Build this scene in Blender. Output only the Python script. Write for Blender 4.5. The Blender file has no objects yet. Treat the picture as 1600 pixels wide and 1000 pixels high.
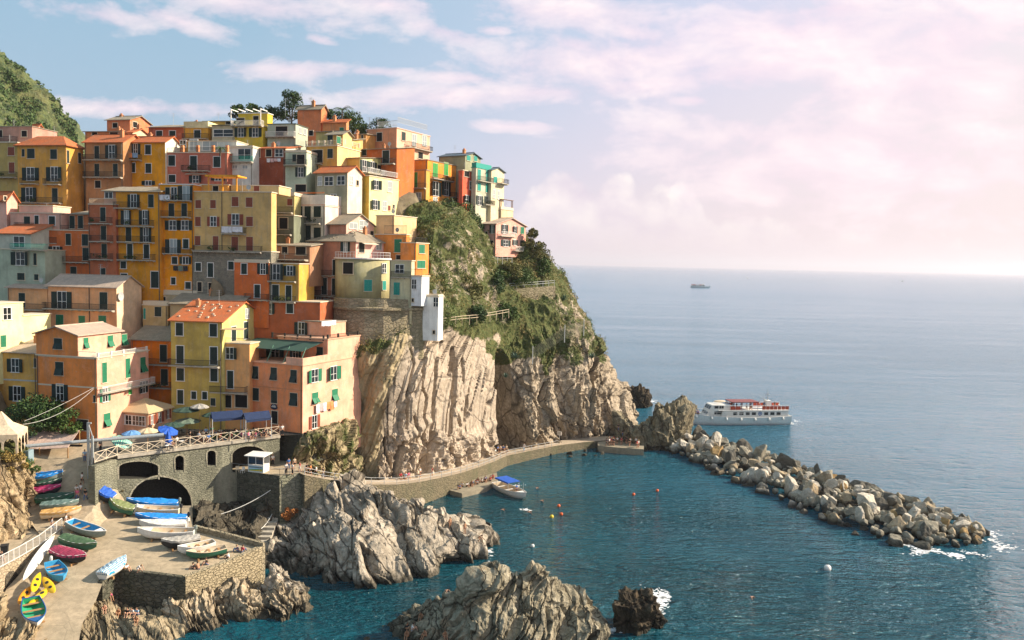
import bpy, bmesh, math, random
import numpy as np
from mathutils import Vector, Matrix
from mathutils.geometry import tessellate_polygon
random.seed(7)
rng = np.random.default_rng(7)
SC = bpy.context.scene
COL = SC.collection
PI = math.pi
R = math.radians
# ------------------------------------------------------------------ camera
FPX, CAMZ = 1300.0, 42.0
TH, PHI = math.atan(90 / 1300.0), R(1.25)
FW = Vector((0, math.cos(TH), -math.sin(TH)))
U0 = Vector((0, math.sin(TH), math.cos(TH)))
X0 = Vector((1, 0, 0))
RT = X0 * math.cos(PHI) + U0 * math.sin(PHI)
UP = U0 * math.cos(PHI) - X0 * math.sin(PHI)
EYE = Vector((0, 0, CAMZ))
def ray(px, py):
    return FW + RT * ((px - 800) / FPX) + UP * ((500 - py) / FPX)
def P(px, py, D):
    d = ray(px, py)
    return EYE + d * (D / d.y)
def G(px, py, z=0.0):
    d = ray(px, py)
    return EYE + d * ((z - CAMZ) / d.z)
cd = bpy.data.cameras.new('camera')
cam = bpy.data.objects.new('camera', cd); COL.objects.link(cam)
cd.sensor_width = 36; cd.lens = FPX / 1600 * 36
cd.clip_start = 1; cd.clip_end = 90000
m = Matrix((RT, UP, -FW)).transposed().to_4x4(); m.translation = EYE
cam.matrix_world = m
SC.camera = cam
# ------------------------------------------------------------------ noise
def _h(ix, iy, iz, s):
    n = (ix * 374761393 + iy * 668265263 + iz * 2147483647 + s * 1274126177) & 0xffffffff
    n = ((n ^ (n >> 13)) * 1274126177) & 0xffffffff
    n = ((n ^ (n >> 16)) * 2246822519) & 0xffffffff
    return ((n ^ (n >> 15)) & 0xffffff) / float(0xffffff)
def vnoise(p, s=0):
    p = np.asarray(p, float)
    i = np.floor(p).astype(np.int64); f = p - i
    f = f * f * f * (f * (f * 6 - 15) + 10)
    r = 0
    for a in (0, 1):
        wx = f[..., 0] if a else 1 - f[..., 0]
        for b in (0, 1):
            wy = f[..., 1] if b else 1 - f[..., 1]
            for c in (0, 1):
                wz = f[..., 2] if c else 1 - f[..., 2]
                r = r + wx * wy * wz * _h(i[..., 0] + a, i[..., 1] + b, i[..., 2] + c, s)
    return r * 2 - 1
def fbm(p, o=4, s=0, g=.5, l=2.03):
    a, t = 1.0, 0
    p = np.asarray(p, float)
    for k in range(o):
        t = t + a * vnoise(p, s + k); p = p * l; a *= g
    return t
def ridge(p, o=4, s=0, g=.5):
    a, t = 1.0, 0
    p = np.asarray(p, float)
    for k in range(o):
        t = t + a * (1 - 2 * np.abs(vnoise(p, s + k))); p = p * 2.07; a *= g
    return t
def blocks(p, s=0, tilt=.9):
    """angular broken blocks: every jittered cell has its own offset and tilt"""
    p = np.asarray(p, float); i = np.floor(p).astype(np.int64); best = np.full(p.shape[:-1], 1e9); out = np.zeros(p.shape[:-1])
    for a in (-1, 0, 1):
        for b in (-1, 0, 1):
            for c in (-1, 0, 1):
                j = i + np.array([a, b, c]); h = [_h(j[..., 0], j[..., 1], j[..., 2], s + k) for k in range(7)]
                d = p - (j + np.stack(h[:3], -1)); dd = (d * d).sum(-1); m = dd < best
                v = (h[3] * 2 - 1) + tilt * ((h[4] - .5) * d[..., 0] + (h[5] - .5) * d[..., 1] + (h[6] - .5) * d[..., 2]) * 2
                best = np.where(m, dd, best); out = np.where(m, v, out)
    return out
# ------------------------------------------------------------------ objects
def tag(o, label=None, cat=None, group=None, kind=None):
    if label: o['label'] = label
    if cat: o['category'] = cat
    if group: o['group'] = group
    if kind: o['kind'] = kind
    return o
def empty(name, loc, rz=0, parent=None):
    o = bpy.data.objects.new(name, None); COL.objects.link(o)
    o.location = loc; o.rotation_euler = (0, 0, rz); o.empty_display_size = .3
    if parent: o.parent = parent
    return o
def link(name, me, mat=None, parent=None, loc=None, rot=None, scale=None):
    o = bpy.data.objects.new(name, me); COL.objects.link(o)
    if mat is not None:
        if len(me.materials) == 0: me.materials.append(mat)
        elif me.materials[0] is not mat:
            o.material_slots[0].link = 'OBJECT'; o.material_slots[0].material = mat
    if parent: o.parent = parent
    if loc is not None: o.location = loc
    if rot is not None: o.rotation_euler = rot
    if scale is not None: o.scale = scale
    return o
class MB:
    def __init__(s): s.v = []; s.f = []
    def add(s, vs, fs, M=None):
        b = len(s.v)
        s.v += [(M @ Vector(v)) if M else Vector(v) for v in vs]
        s.f += [tuple(b + i for i in f) for f in fs]
        return s
    def box(s, x0, y0, z0, x1, y1, z1, M=None):
        return s.add([(x0, y0, z0), (x1, y0, z0), (x1, y1, z0), (x0, y1, z0), (x0, y0, z1), (x1, y0, z1), (x1, y1, z1), (x0, y1, z1)],
                     [(3, 2, 1, 0), (4, 5, 6, 7), (0, 1, 5, 4), (1, 2, 6, 5), (2, 3, 7, 6), (3, 0, 4, 7)], M)
    def tube(s, p, q, r, n=6, r2=None):
        p = Vector(p); q = Vector(q); d = q - p
        if d.length < 1e-6: return s
        z = d.normalized(); a = z.orthogonal().normalized(); b = z.cross(a)
        r2 = r if r2 is None else r2
        vs = []
        for k in range(n):
            c, t = math.cos(2 * PI * k / n), math.sin(2 * PI * k / n)
            vs.append(p + (a * c + b * t) * r)
        for k in range(n):
            c, t = math.cos(2 * PI * k / n), math.sin(2 * PI * k / n)
            vs.append(q + (a * c + b * t) * r2)
        fs = [(k, (k + 1) % n, n + (k + 1) % n, n + k) for k in range(n)] + [tuple(range(n - 1, -1, -1)), tuple(range(n, 2 * n))]
        return s.add(vs, fs)
    def path(s, pts, r, n=5):
        for a, b in zip(pts[:-1], pts[1:]): s.tube(a, b, r, n)
        return s
    def prism(s, poly, h0, h1, M=None):
        """poly in xy, extruded z h0..h1"""
        n = len(poly)
        return s.add([(x, y, h0) for x, y in poly] + [(x, y, h1) for x, y in poly],
                     [tuple(range(n - 1, -1, -1)), tuple(range(n, 2 * n))] + [(k, (k + 1) % n, n + (k + 1) % n, n + k) for k in range(n)], M)
    def ball(s, c, r, nu=8, nv=5, sc=(1, 1, 1)):
        vs = [Vector(c) + Vector((0, 0, -r * sc[2]))]
        for j in range(1, nv):
            t = -PI / 2 + PI * j / nv
            for k in range(nu):
                a = 2 * PI * k / nu
                vs.append(Vector(c) + Vector((r * sc[0] * math.cos(t) * math.cos(a), r * sc[1] * math.cos(t) * math.sin(a), r * sc[2] * math.sin(t))))
        vs.append(Vector(c) + Vector((0, 0, r * sc[2])))
        fs = [(0, 1 + (k + 1) % nu, 1 + k) for k in range(nu)]
        for j in range(nv - 2):
            for k in range(nu):
                a = 1 + j * nu; fs.append((a + k, a + (k + 1) % nu, a + nu + (k + 1) % nu, a + nu + k))
        a = 1 + (nv - 2) * nu
        fs += [(a + k, a + (k + 1) % nu, len(vs) - 1) for k in range(nu)]
        return s.add(vs, fs)
    def rings(s, rings, closed=True, cap=True):
        n = len(rings[0]); vs = [p for r in rings for p in r]; fs = []
        for j in range(len(rings) - 1):
            for k in range(n if closed else n - 1):
                fs.append((j * n + k, j * n + (k + 1) % n, (j + 1) * n + (k + 1) % n, (j + 1) * n + k))
        if cap: fs += [tuple(range(n - 1, -1, -1)), tuple(range((len(rings) - 1) * n, len(rings) * n))]
        return s.add(vs, fs)
    def mesh(s, name, smooth=False):
        me = bpy.data.meshes.new(name)
        me.from_pydata([tuple(v) for v in s.v], [], s.f); me.update()
        if smooth: me.polygons.foreach_set('use_smooth', [True] * len(me.polygons))
        return me
    def build(s, name, mat, parent=None, smooth=False, loc=None, rot=None):
        return link(name, s.mesh(name, smooth), mat, parent, loc, rot)
def np_mesh(name, V, F, smooth=False, attrs=None):
    me = bpy.data.meshes.new(name)
    V = np.asarray(V, np.float32).reshape(-1, 3); F = np.asarray(F, np.int32); n, k = F.shape
    me.vertices.add(len(V)); me.vertices.foreach_set('co', V.ravel())
    me.loops.add(n * k); me.loops.foreach_set('vertex_index', F.ravel())
    me.polygons.add(n)
    me.polygons.foreach_set('loop_start', np.arange(0, n * k, k, dtype=np.int32))
    me.polygons.foreach_set('loop_total', np.full(n, k, np.int32))
    me.polygons.foreach_set('use_smooth', np.full(n, smooth))
    for a, vals in (attrs or {}).items():
        at = me.attributes.new(a, 'FLOAT', 'POINT'); at.data.foreach_set('value', np.asarray(vals, np.float32).ravel())
    me.update(calc_edges=True); me.validate()
    return me
def grid_faces(nv, nu):
    i = np.arange(nv * nu).reshape(nv, nu)
    return np.stack([i[:-1, :-1], i[:-1, 1:], i[1:, 1:], i[1:, :-1]], -1).reshape(-1, 4)
def cr(a, n):
    """Catmull-Rom along axis 0 to n samples"""
    a = np.asarray(a, float); m = len(a)
    t = np.linspace(0, m - 1, n); i = np.clip(t.astype(int), 0, m - 2); f = (t - i).reshape((-1,) + (1,) * (a.ndim - 1))
    p0 = a[np.clip(i - 1, 0, m - 1)]; p1 = a[i]; p2 = a[i + 1]; p3 = a[np.clip(i + 2, 0, m - 1)]
    return .5 * (2 * p1 + (p2 - p0) * f + (2 * p0 - 5 * p1 + 4 * p2 - p3) * f ** 2 + (3 * p1 - p0 - 3 * p2 + p3) * f ** 3)
def surf(rows, nu, nv):
    A = np.array([[tuple(p) for p in r] for r in rows], float)
    A = cr(A, nv)
    return cr(A.transpose(1, 0, 2), nu).transpose(1, 0, 2)
def normals(S):
    du = np.gradient(S, axis=1); dv = np.gradient(S, axis=0)
    n = np.cross(du, dv); return n / (np.linalg.norm(n, axis=-1, keepdims=True) + 1e-9)
# ------------------------------------------------------------------ materials
MATS = {}
class NT:
    def __init__(s, name):
        s.m = bpy.data.materials.new(name); s.m.use_nodes = True
        s.t = s.m.node_tree; s.b = s.t.nodes['Principled BSDF']
    def n(s, typ, **k):
        nd = s.t.nodes.new(typ)
        for a, v in k.items():
            if a.startswith('i_'):
                key = a[2:]; key = int(key) if key.isdigit() else key.replace('_', ' ')
                s.set(nd.inputs[key], v)
            else: setattr(nd, a, v)
        return nd
    def set(s, sock, v):
        if isinstance(v, bpy.types.NodeSocket): s.t.links.new(v, sock)
        elif isinstance(v, bpy.types.Node): s.t.links.new(v.outputs[0], sock)
        elif isinstance(v, (tuple, list)) and len(v) == 3 and sock.type == 'RGBA': sock.default_value = (*v, 1)
        else: sock.default_value = v
    def math(s, op, a, b=0.0, c=0.0, clamp=False):
        nd = s.t.nodes.new('ShaderNodeMath'); nd.operation = op; nd.use_clamp = clamp
        for k, v in enumerate((a, b, c)): s.set(nd.inputs[k], v)
        return nd.outputs[0]
    def mix(s, f, a, b, bt='MIX'):
        nd = s.t.nodes.new('ShaderNodeMix'); nd.data_type = 'RGBA'; nd.blend_type = bt
        s.set(nd.inputs[0], f); s.set(nd.inputs[6], a); s.set(nd.inputs[7], b)
        return nd.outputs[2]
    def co(s, kind='Object', scale=(1, 1, 1), rot=(0, 0, 0)):
        tc = s.n('ShaderNodeTexCoord'); mp = s.n('ShaderNodeMapping')
        s.t.links.new(tc.outputs[kind], mp.inputs[0]); mp.inputs['Scale'].default_value = scale; mp.inputs['Rotation'].default_value = rot
        return mp.outputs[0]
    def noise(s, vec, scale, detail=4, rough=.55, dist=0, col=False):
        nd = s.n('ShaderNodeTexNoise'); s.set(nd.inputs['Vector'], vec)
        nd.inputs['Scale'].default_value = scale; nd.inputs['Detail'].default_value = detail
        nd.inputs['Roughness'].default_value = rough; nd.inputs['Distortion'].default_value = dist
        return nd.outputs[1 if col else 0]
    def voro(s, vec, scale, feature='F1', out=0, rnd=1):
        nd = s.n('ShaderNodeTexVoronoi', feature=feature); s.set(nd.inputs['Vector'], vec)
        nd.inputs['Scale'].default_value = scale; nd.inputs['Randomness'].default_value = rnd
        return nd.outputs[out]
    def ramp(s, f, pts, interp='LINEAR'):
        nd = s.n('ShaderNodeValToRGB'); s.set(nd.inputs[0], f); e = nd.color_ramp.elements; nd.color_ramp.interpolation = interp
        while len(e) < len(pts): e.new(.5)
        for k, (p, c) in enumerate(pts):
            e[k].position = p; e[k].color = (*c, 1) if isinstance(c, (tuple, list)) else (c, c, c, 1)
        return nd.outputs[0]
    def bump(s, h, dist=.05, strength=1, normal=None):
        nd = s.n('ShaderNodeBump'); s.set(nd.inputs['Height'], h); nd.inputs['Distance'].default_value = dist; nd.inputs['Strength'].default_value = strength
        if normal is not None: s.set(nd.inputs['Normal'], normal)
        s.t.links.new(nd.outputs[0], s.b.inputs['Normal']); return nd.outputs[0]
    def out(s, col=None, rough=None, **k):
        if col is not None: s.set(s.b.inputs['Base Color'], col)
        if rough is not None: s.set(s.b.inputs['Roughness'], rough)
        for a, v in k.items(): s.set(s.b.inputs[a.replace('_', ' ')], v)
        return s.m
def srgb(r, g, b):
    f = lambda c: c / 12.92 if c <= .04045 else ((c + .055) / 1.055) ** 2.4
    return (f(r / 255), f(g / 255), f(b / 255))
def mul(c, k): return tuple(min(1, x * k) for x in c)
def flat(name, col, rough=.6, metal=0, var=.15, scale=6, spec=.3):
    key = (name, tuple(col), rough)
    if key in MATS: return MATS[key]
    t = NT(name); v = t.co('Object')
    n = t.noise(v, scale, 3)
    c = t.mix(t.ramp(n, [(.3, 0), (.7, 1)]), mul(col, 1 - var), mul(col, 1 + var))
    t.out(c, rough, Metallic=metal); t.set(t.b.inputs['Specular IOR Level'], spec)
    MATS[key] = t.m; return t.m
def stucco(col, stain=1.0):
    l_ = sum(col) / 3; col = tuple(min(.8, max(.01, (l_ + (c - l_) * 1.14) * 1.14)) for c in col)
    key = ('stucco', tuple(round(c, 3) for c in col), stain)
    if key in MATS: return MATS[key]
    t = NT('stucco'); g = t.co('Object')
    oi = t.n('ShaderNodeObjectInfo'); off = t.n('ShaderNodeVectorMath', operation='MULTIPLY_ADD')
    t.set(off.inputs[0], oi.outputs['Random']); off.inputs[1].default_value = (91, 37, 53); t.set(off.inputs[2], g)
    v = off.outputs[0]
    blot = t.noise(v, .35, 5, .65)
    mp = t.n('ShaderNodeMapping'); t.set(mp.inputs[0], v); mp.inputs['Scale'].default_value = (1, 1, .12)
    strk = t.noise(mp.outputs[0], 1.6, 5, .7)
    c = t.mix(t.ramp(blot, [(.35, 0), (.68, 1)]), mul(col, .76), mul(col, 1.12))
    lum = sum(col) / 3
    c = t.mix(t.math('MULTIPLY', t.ramp(strk, [(.48, 0), (.74, 1)]), .5 * stain), c, tuple(.5 * lum * x + .15 * y for x, y in zip((.8, .78, .7), col)))
    spot = t.noise(v, 1.1, 6, .75)
    c = t.mix(t.math('MULTIPLY', t.ramp(spot, [(.62, 0), (.7, 1)]), .5 * stain), c, tuple(.55 * x + .45 * (lum + .06) for x in col))
    fade = t.noise(v, .55, 7, .72, .6)
    c = t.mix(t.math('MULTIPLY', t.ramp(fade, [(.56, 0), (.585, 1)]), .30 * stain), c, tuple(min(.8, .75 * x + .25 * lum + .05) for x in col))
    c = t.mix(t.math('MULTIPLY', t.ramp(fade, [(.355, 1), (.375, 0)]), .45 * stain), c, tuple(.45 * x + .2 * lum for x in col))
    t.bump(t.noise(v, 9, 4, .7), .02, .5)
    t.out(c, .9); t.set(t.b.inputs['Specular IOR Level'], .15)
    MATS[key] = t.m; return t.m
def masonry(name, c1, c2, scale=1.3, mortar=(.3, .27, .22), bump=.06, moss=None):
    if name in MATS: return MATS[name]
    t = NT(name); v = t.co('Object', (1, 1, 1.7))
    w = t.noise(v, 1.2, 3, .6, 0, True)
    add = t.n('ShaderNodeVectorMath', operation='MULTIPLY_ADD'); t.set(add.inputs[0], w); add.inputs[1].default_value = (.5, .5, .5); t.set(add.inputs[2], v)
    ed = t.voro(add.outputs[0], scale, 'DISTANCE_TO_EDGE'); ce = t.voro(add.outputs[0], scale, 'F1', 1)
    sep = t.n('ShaderNodeSeparateColor'); t.set(sep.inputs[0], ce)
    c = t.mix(sep.outputs[0], c1, c2)
    c = t.mix(t.ramp(t.noise(v, 5, 4), [(.35, 0), (.7, .55)]), c, mul(c1, .55))
    c = t.mix(t.ramp(ed, [(.0, 1), (.07, 0)]), c, mortar)
    big = t.noise(t.co('Object', (1, 1, .35)), .35, 5, .65)
    c = t.mix(t.ramp(big, [(.48, 0), (.72, .7)]), c, moss or mul(c1, .45))
    h = t.math('ADD', t.ramp(ed, [(0, 0), (.12, 1)]), t.math('MULTIPLY', t.noise(v, 6, 4), .8))
    t.bump(h, bump, 1)
    t.out(c, .92); t.set(t.b.inputs['Specular IOR Level'], .15)
    MATS[name] = t.m; return t.m
def tile_mat(name, c1, c2, c3):
    if name in MATS: return MATS[name]
    t = NT(name); v = t.co('Object')
    w = t.n('ShaderNodeTexWave', wave_type='BANDS', bands_direction='X'); t.set(w.inputs[0], v)
    w.inputs['Scale'].default_value = 1.1; w.inputs['Distortion'].default_value = .6; w.inputs['Detail'].default_value = 2
    vc = t.co('Object', (4.2, 2.6, 2.6)); ce = t.voro(vc, 1, 'F1', 1)
    sep = t.n('ShaderNodeSeparateColor'); t.set(sep.inputs[0], ce)
    c = t.mix(sep.outputs[0], c1, c2)
    c = t.mix(t.ramp(t.noise(v, .8, 5, .7), [(.45, 0), (.7, .85)]), c, c3)
    c = t.mix(t.math('MULTIPLY', t.ramp(w.outputs[1], [(0, 1), (.35, 0)]), .5), c, mul(c1, .4))
    t.bump(t.math('ADD', w.outputs[1], t.math('MULTIPLY', t.noise(v, 7, 4), .6)), .06, 1)
    t.out(c, .88); t.set(t.b.inputs['Specular IOR Level'], .2)
    MATS[name] = t.m; return t.m
RED_TILE = tile_mat('red_tiles', (.62, .17, .055), (.46, .13, .05), (.36, .17, .09))
SLATE = tile_mat('stone_slates', (.40, .33, .24), (.30, .25, .18), (.24, .22, .16))
PINK_SLATE = tile_mat('pale_slates', (.56, .43, .33), (.46, .36, .28), (.38, .31, .25))
DARKWOOD = flat('dark_shutters', (.012, .028, .024), .6)
GREENS = flat('green_shutters', (.02, .17, .085), .5)
LIMES = flat('bright_green_shutters', (.05, .30, .06), .5)
TEALS = flat('turquoise_shutters', (.02, .28, .22), .5)
RUSTS = flat('rust_shutters', (.24, .06, .03), .6)
WHITE = flat('white_paint', (.72, .70, .65), .6, var=.08)
CREAM = flat('cream_trim', (.62, .52, .38), .7, var=.1)
GLASSM = NT('window_glass'); GLASSM = GLASSM.out((.012, .017, .018), .12)
GLASSL = NT('curtained_glass'); GLASSL = GLASSL.out((.30, .33, .32), .25)
DARKM = flat('dark_interior', (.010, .010, .009), .9)  # near-black paint standing for the shade inside open windows
IRON = flat('iron', (.035, .034, .03), .6, .3)
GREYP = flat('grey_paint', (.42, .43, .42), .5)
CONC = flat('concrete', (.38, .34, .27), .9, var=.25, scale=2)
# ------------------------------------------------------------------ render, light, sky
SC.render.engine = 'CYCLES'
SC.cycles.use_denoising = True
SC.cycles.max_bounces = 6; SC.cycles.diffuse_bounces = 3; SC.cycles.glossy_bounces = 3; SC.cycles.transparent_max_bounces = 12
SC.cycles.sample_clamp_indirect = 6
SC.view_settings.view_transform = 'Standard'; SC.view_settings.look = 'None'
SC.view_settings.exposure = 0.95; SC.view_settings.gamma = 1.0
SUN_EL, SUN_AZ = R(30), R(9)            # azimuth measured from +X towards +Y
sd = Vector((math.cos(SUN_EL) * math.cos(SUN_AZ), math.cos(SUN_EL) * math.sin(SUN_AZ), math.sin(SUN_EL)))
sl = bpy.data.lights.new('sun', 'SUN'); sl.energy = 4.9; sl.angle = R(.5); sl.color = (1.0, .87, .70)
so = bpy.data.objects.new('sun', sl); COL.objects.link(so); so.location = sd * 300
so.rotation_euler = sd.to_track_quat('Z', 'Y').to_euler()
W = bpy.data.worlds.new('World'); SC.world = W; W.use_nodes = True
class WT(NT):
    def __init__(s, w): s.t = w.node_tree; s.b = None
t = WT(W); bg = t.t.nodes['Background']
sky = t.n('ShaderNodeTexSky', sky_type='NISHITA'); sky.sun_disc = False; sky.sun_elevation = SUN_EL
sky.sun_rotation = PI / 2 - SUN_AZ; sky.dust_density = 3.0; sky.air_density = 1.0; sky.altitude = 40
tc = t.n('ShaderNodeTexCoord'); sp = t.n('ShaderNodeSeparateXYZ'); t.set(sp.inputs[0], tc.outputs['Generated'])
x_, y_, z_ = sp.outputs
yy = t.math('MAXIMUM', y_, .12)
A_ = t.math('DIVIDE', x_, yy); E_ = t.math('DIVIDE', z_, yy)
E_ = t.math('ADD', E_, 0.0)
cv = t.n('ShaderNodeCombineXYZ'); t.set(cv.inputs[0], A_); t.set(cv.inputs[1], E_)
# air: blue on the left, milky and warm towards the sun side and the horizon
warm = t.math('ADD', t.math('MULTIPLY', x_, 1.05), t.math('MULTIPLY', z_, -.75))
warm = t.math('ADD', warm, .50)
air = t.ramp(warm, [(.0, srgb(146, 180, 203)), (.28, srgb(172, 192, 214)), (.52, srgb(198, 201, 222)), (.78, srgb(219, 212, 222)), (1.0, srgb(232, 220, 219))])
hz = t.ramp(t.math('ABSOLUTE', z_), [(0, 1), (.10, .55), (.26, 0)])
air = t.mix(t.math('MULTIPLY', hz, t.ramp(warm, [(.25, .25), (.6, .9)])), air, srgb(228, 208, 210))
k10 = t.n('ShaderNodeVectorMath', operation='SCALE'); t.set(k10.inputs[0], air); k10.inputs['Scale'].default_value = 6.2
base = t.mix(.955, sky.outputs[0], k10.outputs[0])
# clouds: soft patches where the photo has them, broken up by noise
sx = t.n('ShaderNodeMapping'); t.set(sx.inputs[0], cv.outputs[0]); sx.inputs['Scale'].default_value = (3.2, 7.5, 1); sx.inputs['Rotation'].default_value = (0, 0, R(-4))
n1 = t.noise(sx.outputs[0], 2.5, 9, .60, .25)
n1b = t.noise(cv.outputs[0], 34, 5, .6)
def blob(px, py, rx, ry, rot=0, w=1.0):
    d = ray(px, py)
    mp = t.n('ShaderNodeMapping', vector_type='TEXTURE'); t.set(mp.inputs[0], cv.outputs[0])
    mp.inputs['Location'].default_value = (d.x / d.y, d.z / d.y, 0); mp.inputs['Rotation'].default_value = (0, 0, R(-rot) * -1); mp.inputs['Scale'].default_value = (rx * 1.9 / FPX, ry * 1.9 / FPX, 1)
    gr = t.n('ShaderNodeTexGradient', gradient_type='SPHERICAL'); t.set(gr.inputs[0], mp.outputs[0])
    return gr.outputs[1]
tot = None
for b in [(400, 8, 175, 34, -8, .95), (275, 30, 95, 18, -16, .75), (600, 6, 120, 20, -6, .6), (690, 48, 85, 17, -14, 1), (770, 47, 32, 8, 0, .6), (995, 52, 72, 22, -14, 1), (905, 72, 60, 18, -12, .8), (915, 24, 40, 18, -10, .8),
          (840, 145, 120, 19, 2, 1.05), (1010, 132, 130, 18, 5, 1.05), (1200, 105, 190, 38, 8, 1.05), (1420, 125, 210, 75, 0, .95), (720, 122, 90, 12, 0, .55), (640, 160, 90, 9, 0, .6), (800, 198, 70, 9, 0, .6),
          (220, 170, 170, 14, 0, .75), (1310, 15, 95, 26, 6, .9), (1560, 20, 90, 40, 0, .9), (1160, 45, 40, 14, -10, .7), (1080, 157, 40, 8, 0, .6), (590, 112, 60, 9, 0, .45), (1350, 250, 330, 90, 0, .55), (500, 62, 30, 9, -10, .5), (150, 22, 110, 22, -6, .7), (960, 95, 260, 46, 4, .62), (880, 20, 190, 34, -5, .62), (1240, 50, 230, 46, 4, .7), (700, 150, 160, 22, 3, .55), (1480, 60, 130, 60, 0, .7), (460, 110, 120, 16, 0, .45)]:
    v = blob(*b); tot = v if tot is None else t.math('MAXIMUM', tot, v)
dens = t.math('ADD', t.math('MULTIPLY', tot, .86), t.math('MULTIPLY', t.math('SUBTRACT', n1, .5), 2.1))
dens = t.math('ADD', dens, t.math('MULTIPLY', t.math('SUBTRACT', n1b, .5), .42))
cl = t.ramp(dens, [(.30, 0), (.55, .5), (.95, .92)])
# cumulus bank low over the sea
c2 = t.n('ShaderNodeMapping'); t.set(c2.inputs[0], cv.outputs[0]); c2.inputs['Scale'].default_value = (13, 15, 1)
nb = t.noise(c2.outputs[0], 1.0, 9, .56, .1)
def ridge_top(px, w, h):
    ax = ray(px, 300); ax = ax.x / ax.y
    d = t.math('MULTIPLY', t.math('SUBTRACT', A_, ax), FPX / w)
    return t.math('MULTIPLY', t.math('POWER', 2.718, t.math('MULTIPLY', t.math('MULTIPLY', d, d), -1)), h)
tops = None
for b in [(885, 95, .118), (960, 70, .112), (1070, 45, .108), (1010, 150, .085), (1180, 120, .06), (1400, 250, .04)]:
    v = ridge_top(*b); tops = v if tops is None else t.math('MAXIMUM', tops, v)
bank = t.math('SUBTRACT', t.math('ADD', tops, t.math('MULTIPLY', t.math('SUBTRACT', nb, .5), .09)), E_)
bk = t.ramp(t.math('MULTIPLY', bank, 40), [(0, 0), (.35, .75), (1, 1)])
lo = t.ramp(t.math('MULTIPLY', E_, 10), [(.15, 0), (.75, 1)])
bk = t.math('MULTIPLY', bk, lo)
front = t.ramp(y_, [(.1, 0), (.2, 1)])
cl = t.math('MULTIPLY', cl, front); bk = t.math('MULTIPLY', bk, front)
ccol = t.mix(t.ramp(nb, [(.35, 0), (.62, 1)]), srgb(214, 200, 214), srgb(255, 245, 238))
cs = t.n('ShaderNodeVectorMath', operation='SCALE'); t.set(cs.inputs[0], ccol); cs.inputs['Scale'].default_value = 6.2
base = t.mix(t.math('MULTIPLY', bk, .85), base, cs.outputs[0])
ccol2 = t.mix(t.ramp(n1, [(.4, 0), (.7, 1)]), srgb(238, 214, 226), srgb(255, 240, 238))
cs2 = t.n('ShaderNodeVectorMath', operation='SCALE'); t.set(cs2.inputs[0], ccol2); cs2.inputs['Scale'].default_value = 6.2
base = t.mix(t.math('MULTIPLY', cl, .9), base, cs2.outputs[0])
t.set(bg.inputs[0], base); bg.inputs[1].default_value = .1
# ------------------------------------------------------------------ sea
t = NT('sea_water')
g = t.n('ShaderNodeNewGeometry')
def wco(sc, rot):
    mp = t.n('ShaderNodeMapping'); t.set(mp.inputs[0], g.outputs['Position']); mp.inputs['Scale'].default_value = sc; mp.inputs['Rotation'].default_value = (0, 0, rot); return mp.outputs[0]
w1 = t.noise(wco((.16, .42, 1), R(12)), 1, 3, .55, .5)
w2 = t.noise(wco((.55, 1.15, 1), R(-8)), 1, 4, .6, .4)
w3 = t.noise(wco((.03, .10, 1), R(15)), 1, 3, .5)
rd = lambda w: t.math('SUBTRACT', 1, t.math('ABSOLUTE', t.math('MULTIPLY', t.math('SUBTRACT', w, .5), 3.2)))
h = t.math('ADD', t.math('MULTIPLY', rd(w1), .80), t.math('MULTIPLY', rd(w2), .40))
patch = t.noise(wco((.006, .035, 1), R(3)), 1, 4, .55)
h = t.math('MULTIPLY', h, t.ramp(patch, [(.3, .35), (.7, 1.3)]))
h = t.math('ADD', h, t.math('MULTIPLY', w3, 1.0))
ln = t.n('ShaderNodeVectorMath', operation='LENGTH'); t.set(ln.inputs[0], g.outputs['Position'])
h = t.math('DIVIDE', h, t.math('ADD', .52, t.math('POWER', t.math('DIVIDE', ln.outputs['Value'], 380), 1.25)))
t.bump(h, 1.0, 1)
cc = t.mix(t.ramp(t.noise(wco((.02, .03, 1), 0), 1, 3), [(.35, 0), (.7, 1)]), (.002, .052, .070), (.003, .080, .112))
sp3 = t.n('ShaderNodeSeparateXYZ'); t.set(sp3.inputs[0], g.outputs['Position'])
op = t.math('ADD', t.math('MULTIPLY', sp3.outputs[1], 1.0), t.math('MULTIPLY', sp3.outputs[0], 1.55))     # outside the breakwater: open, bluer water
op = t.ramp(t.math('ADD', t.math('MULTIPLY', t.math('SUBTRACT', op, 150), .004), t.math('MULTIPLY', t.math('SUBTRACT', t.noise(wco((.01, .03, 1), R(5)), 1, 4), .5), .5)), [(0, 0), (.9, 1)])
cc = t.mix(op, cc, (.030, .150, .230))
t.out(cc, t.math('MINIMUM', .20, t.math('ADD', .05, t.math('MULTIPLY', ln.outputs['Value'], .00012))), IOR=1.38)
SEA = t.m
S = 42000
ys = np.concatenate([[-3000, -400, -50, 40, 100, 160, 220, 300, 450, 700, 1100, 2000, 4000, 9000, 20000, S]])
V = np.array([[x, y, 0] for y in ys for x in (-S, S)])
link('sea', np_mesh('sea', V, grid_faces(len(ys), 2)), SEA)['kind'] = 'structure'
def seabed_rock(name, c, **k): pass
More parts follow.
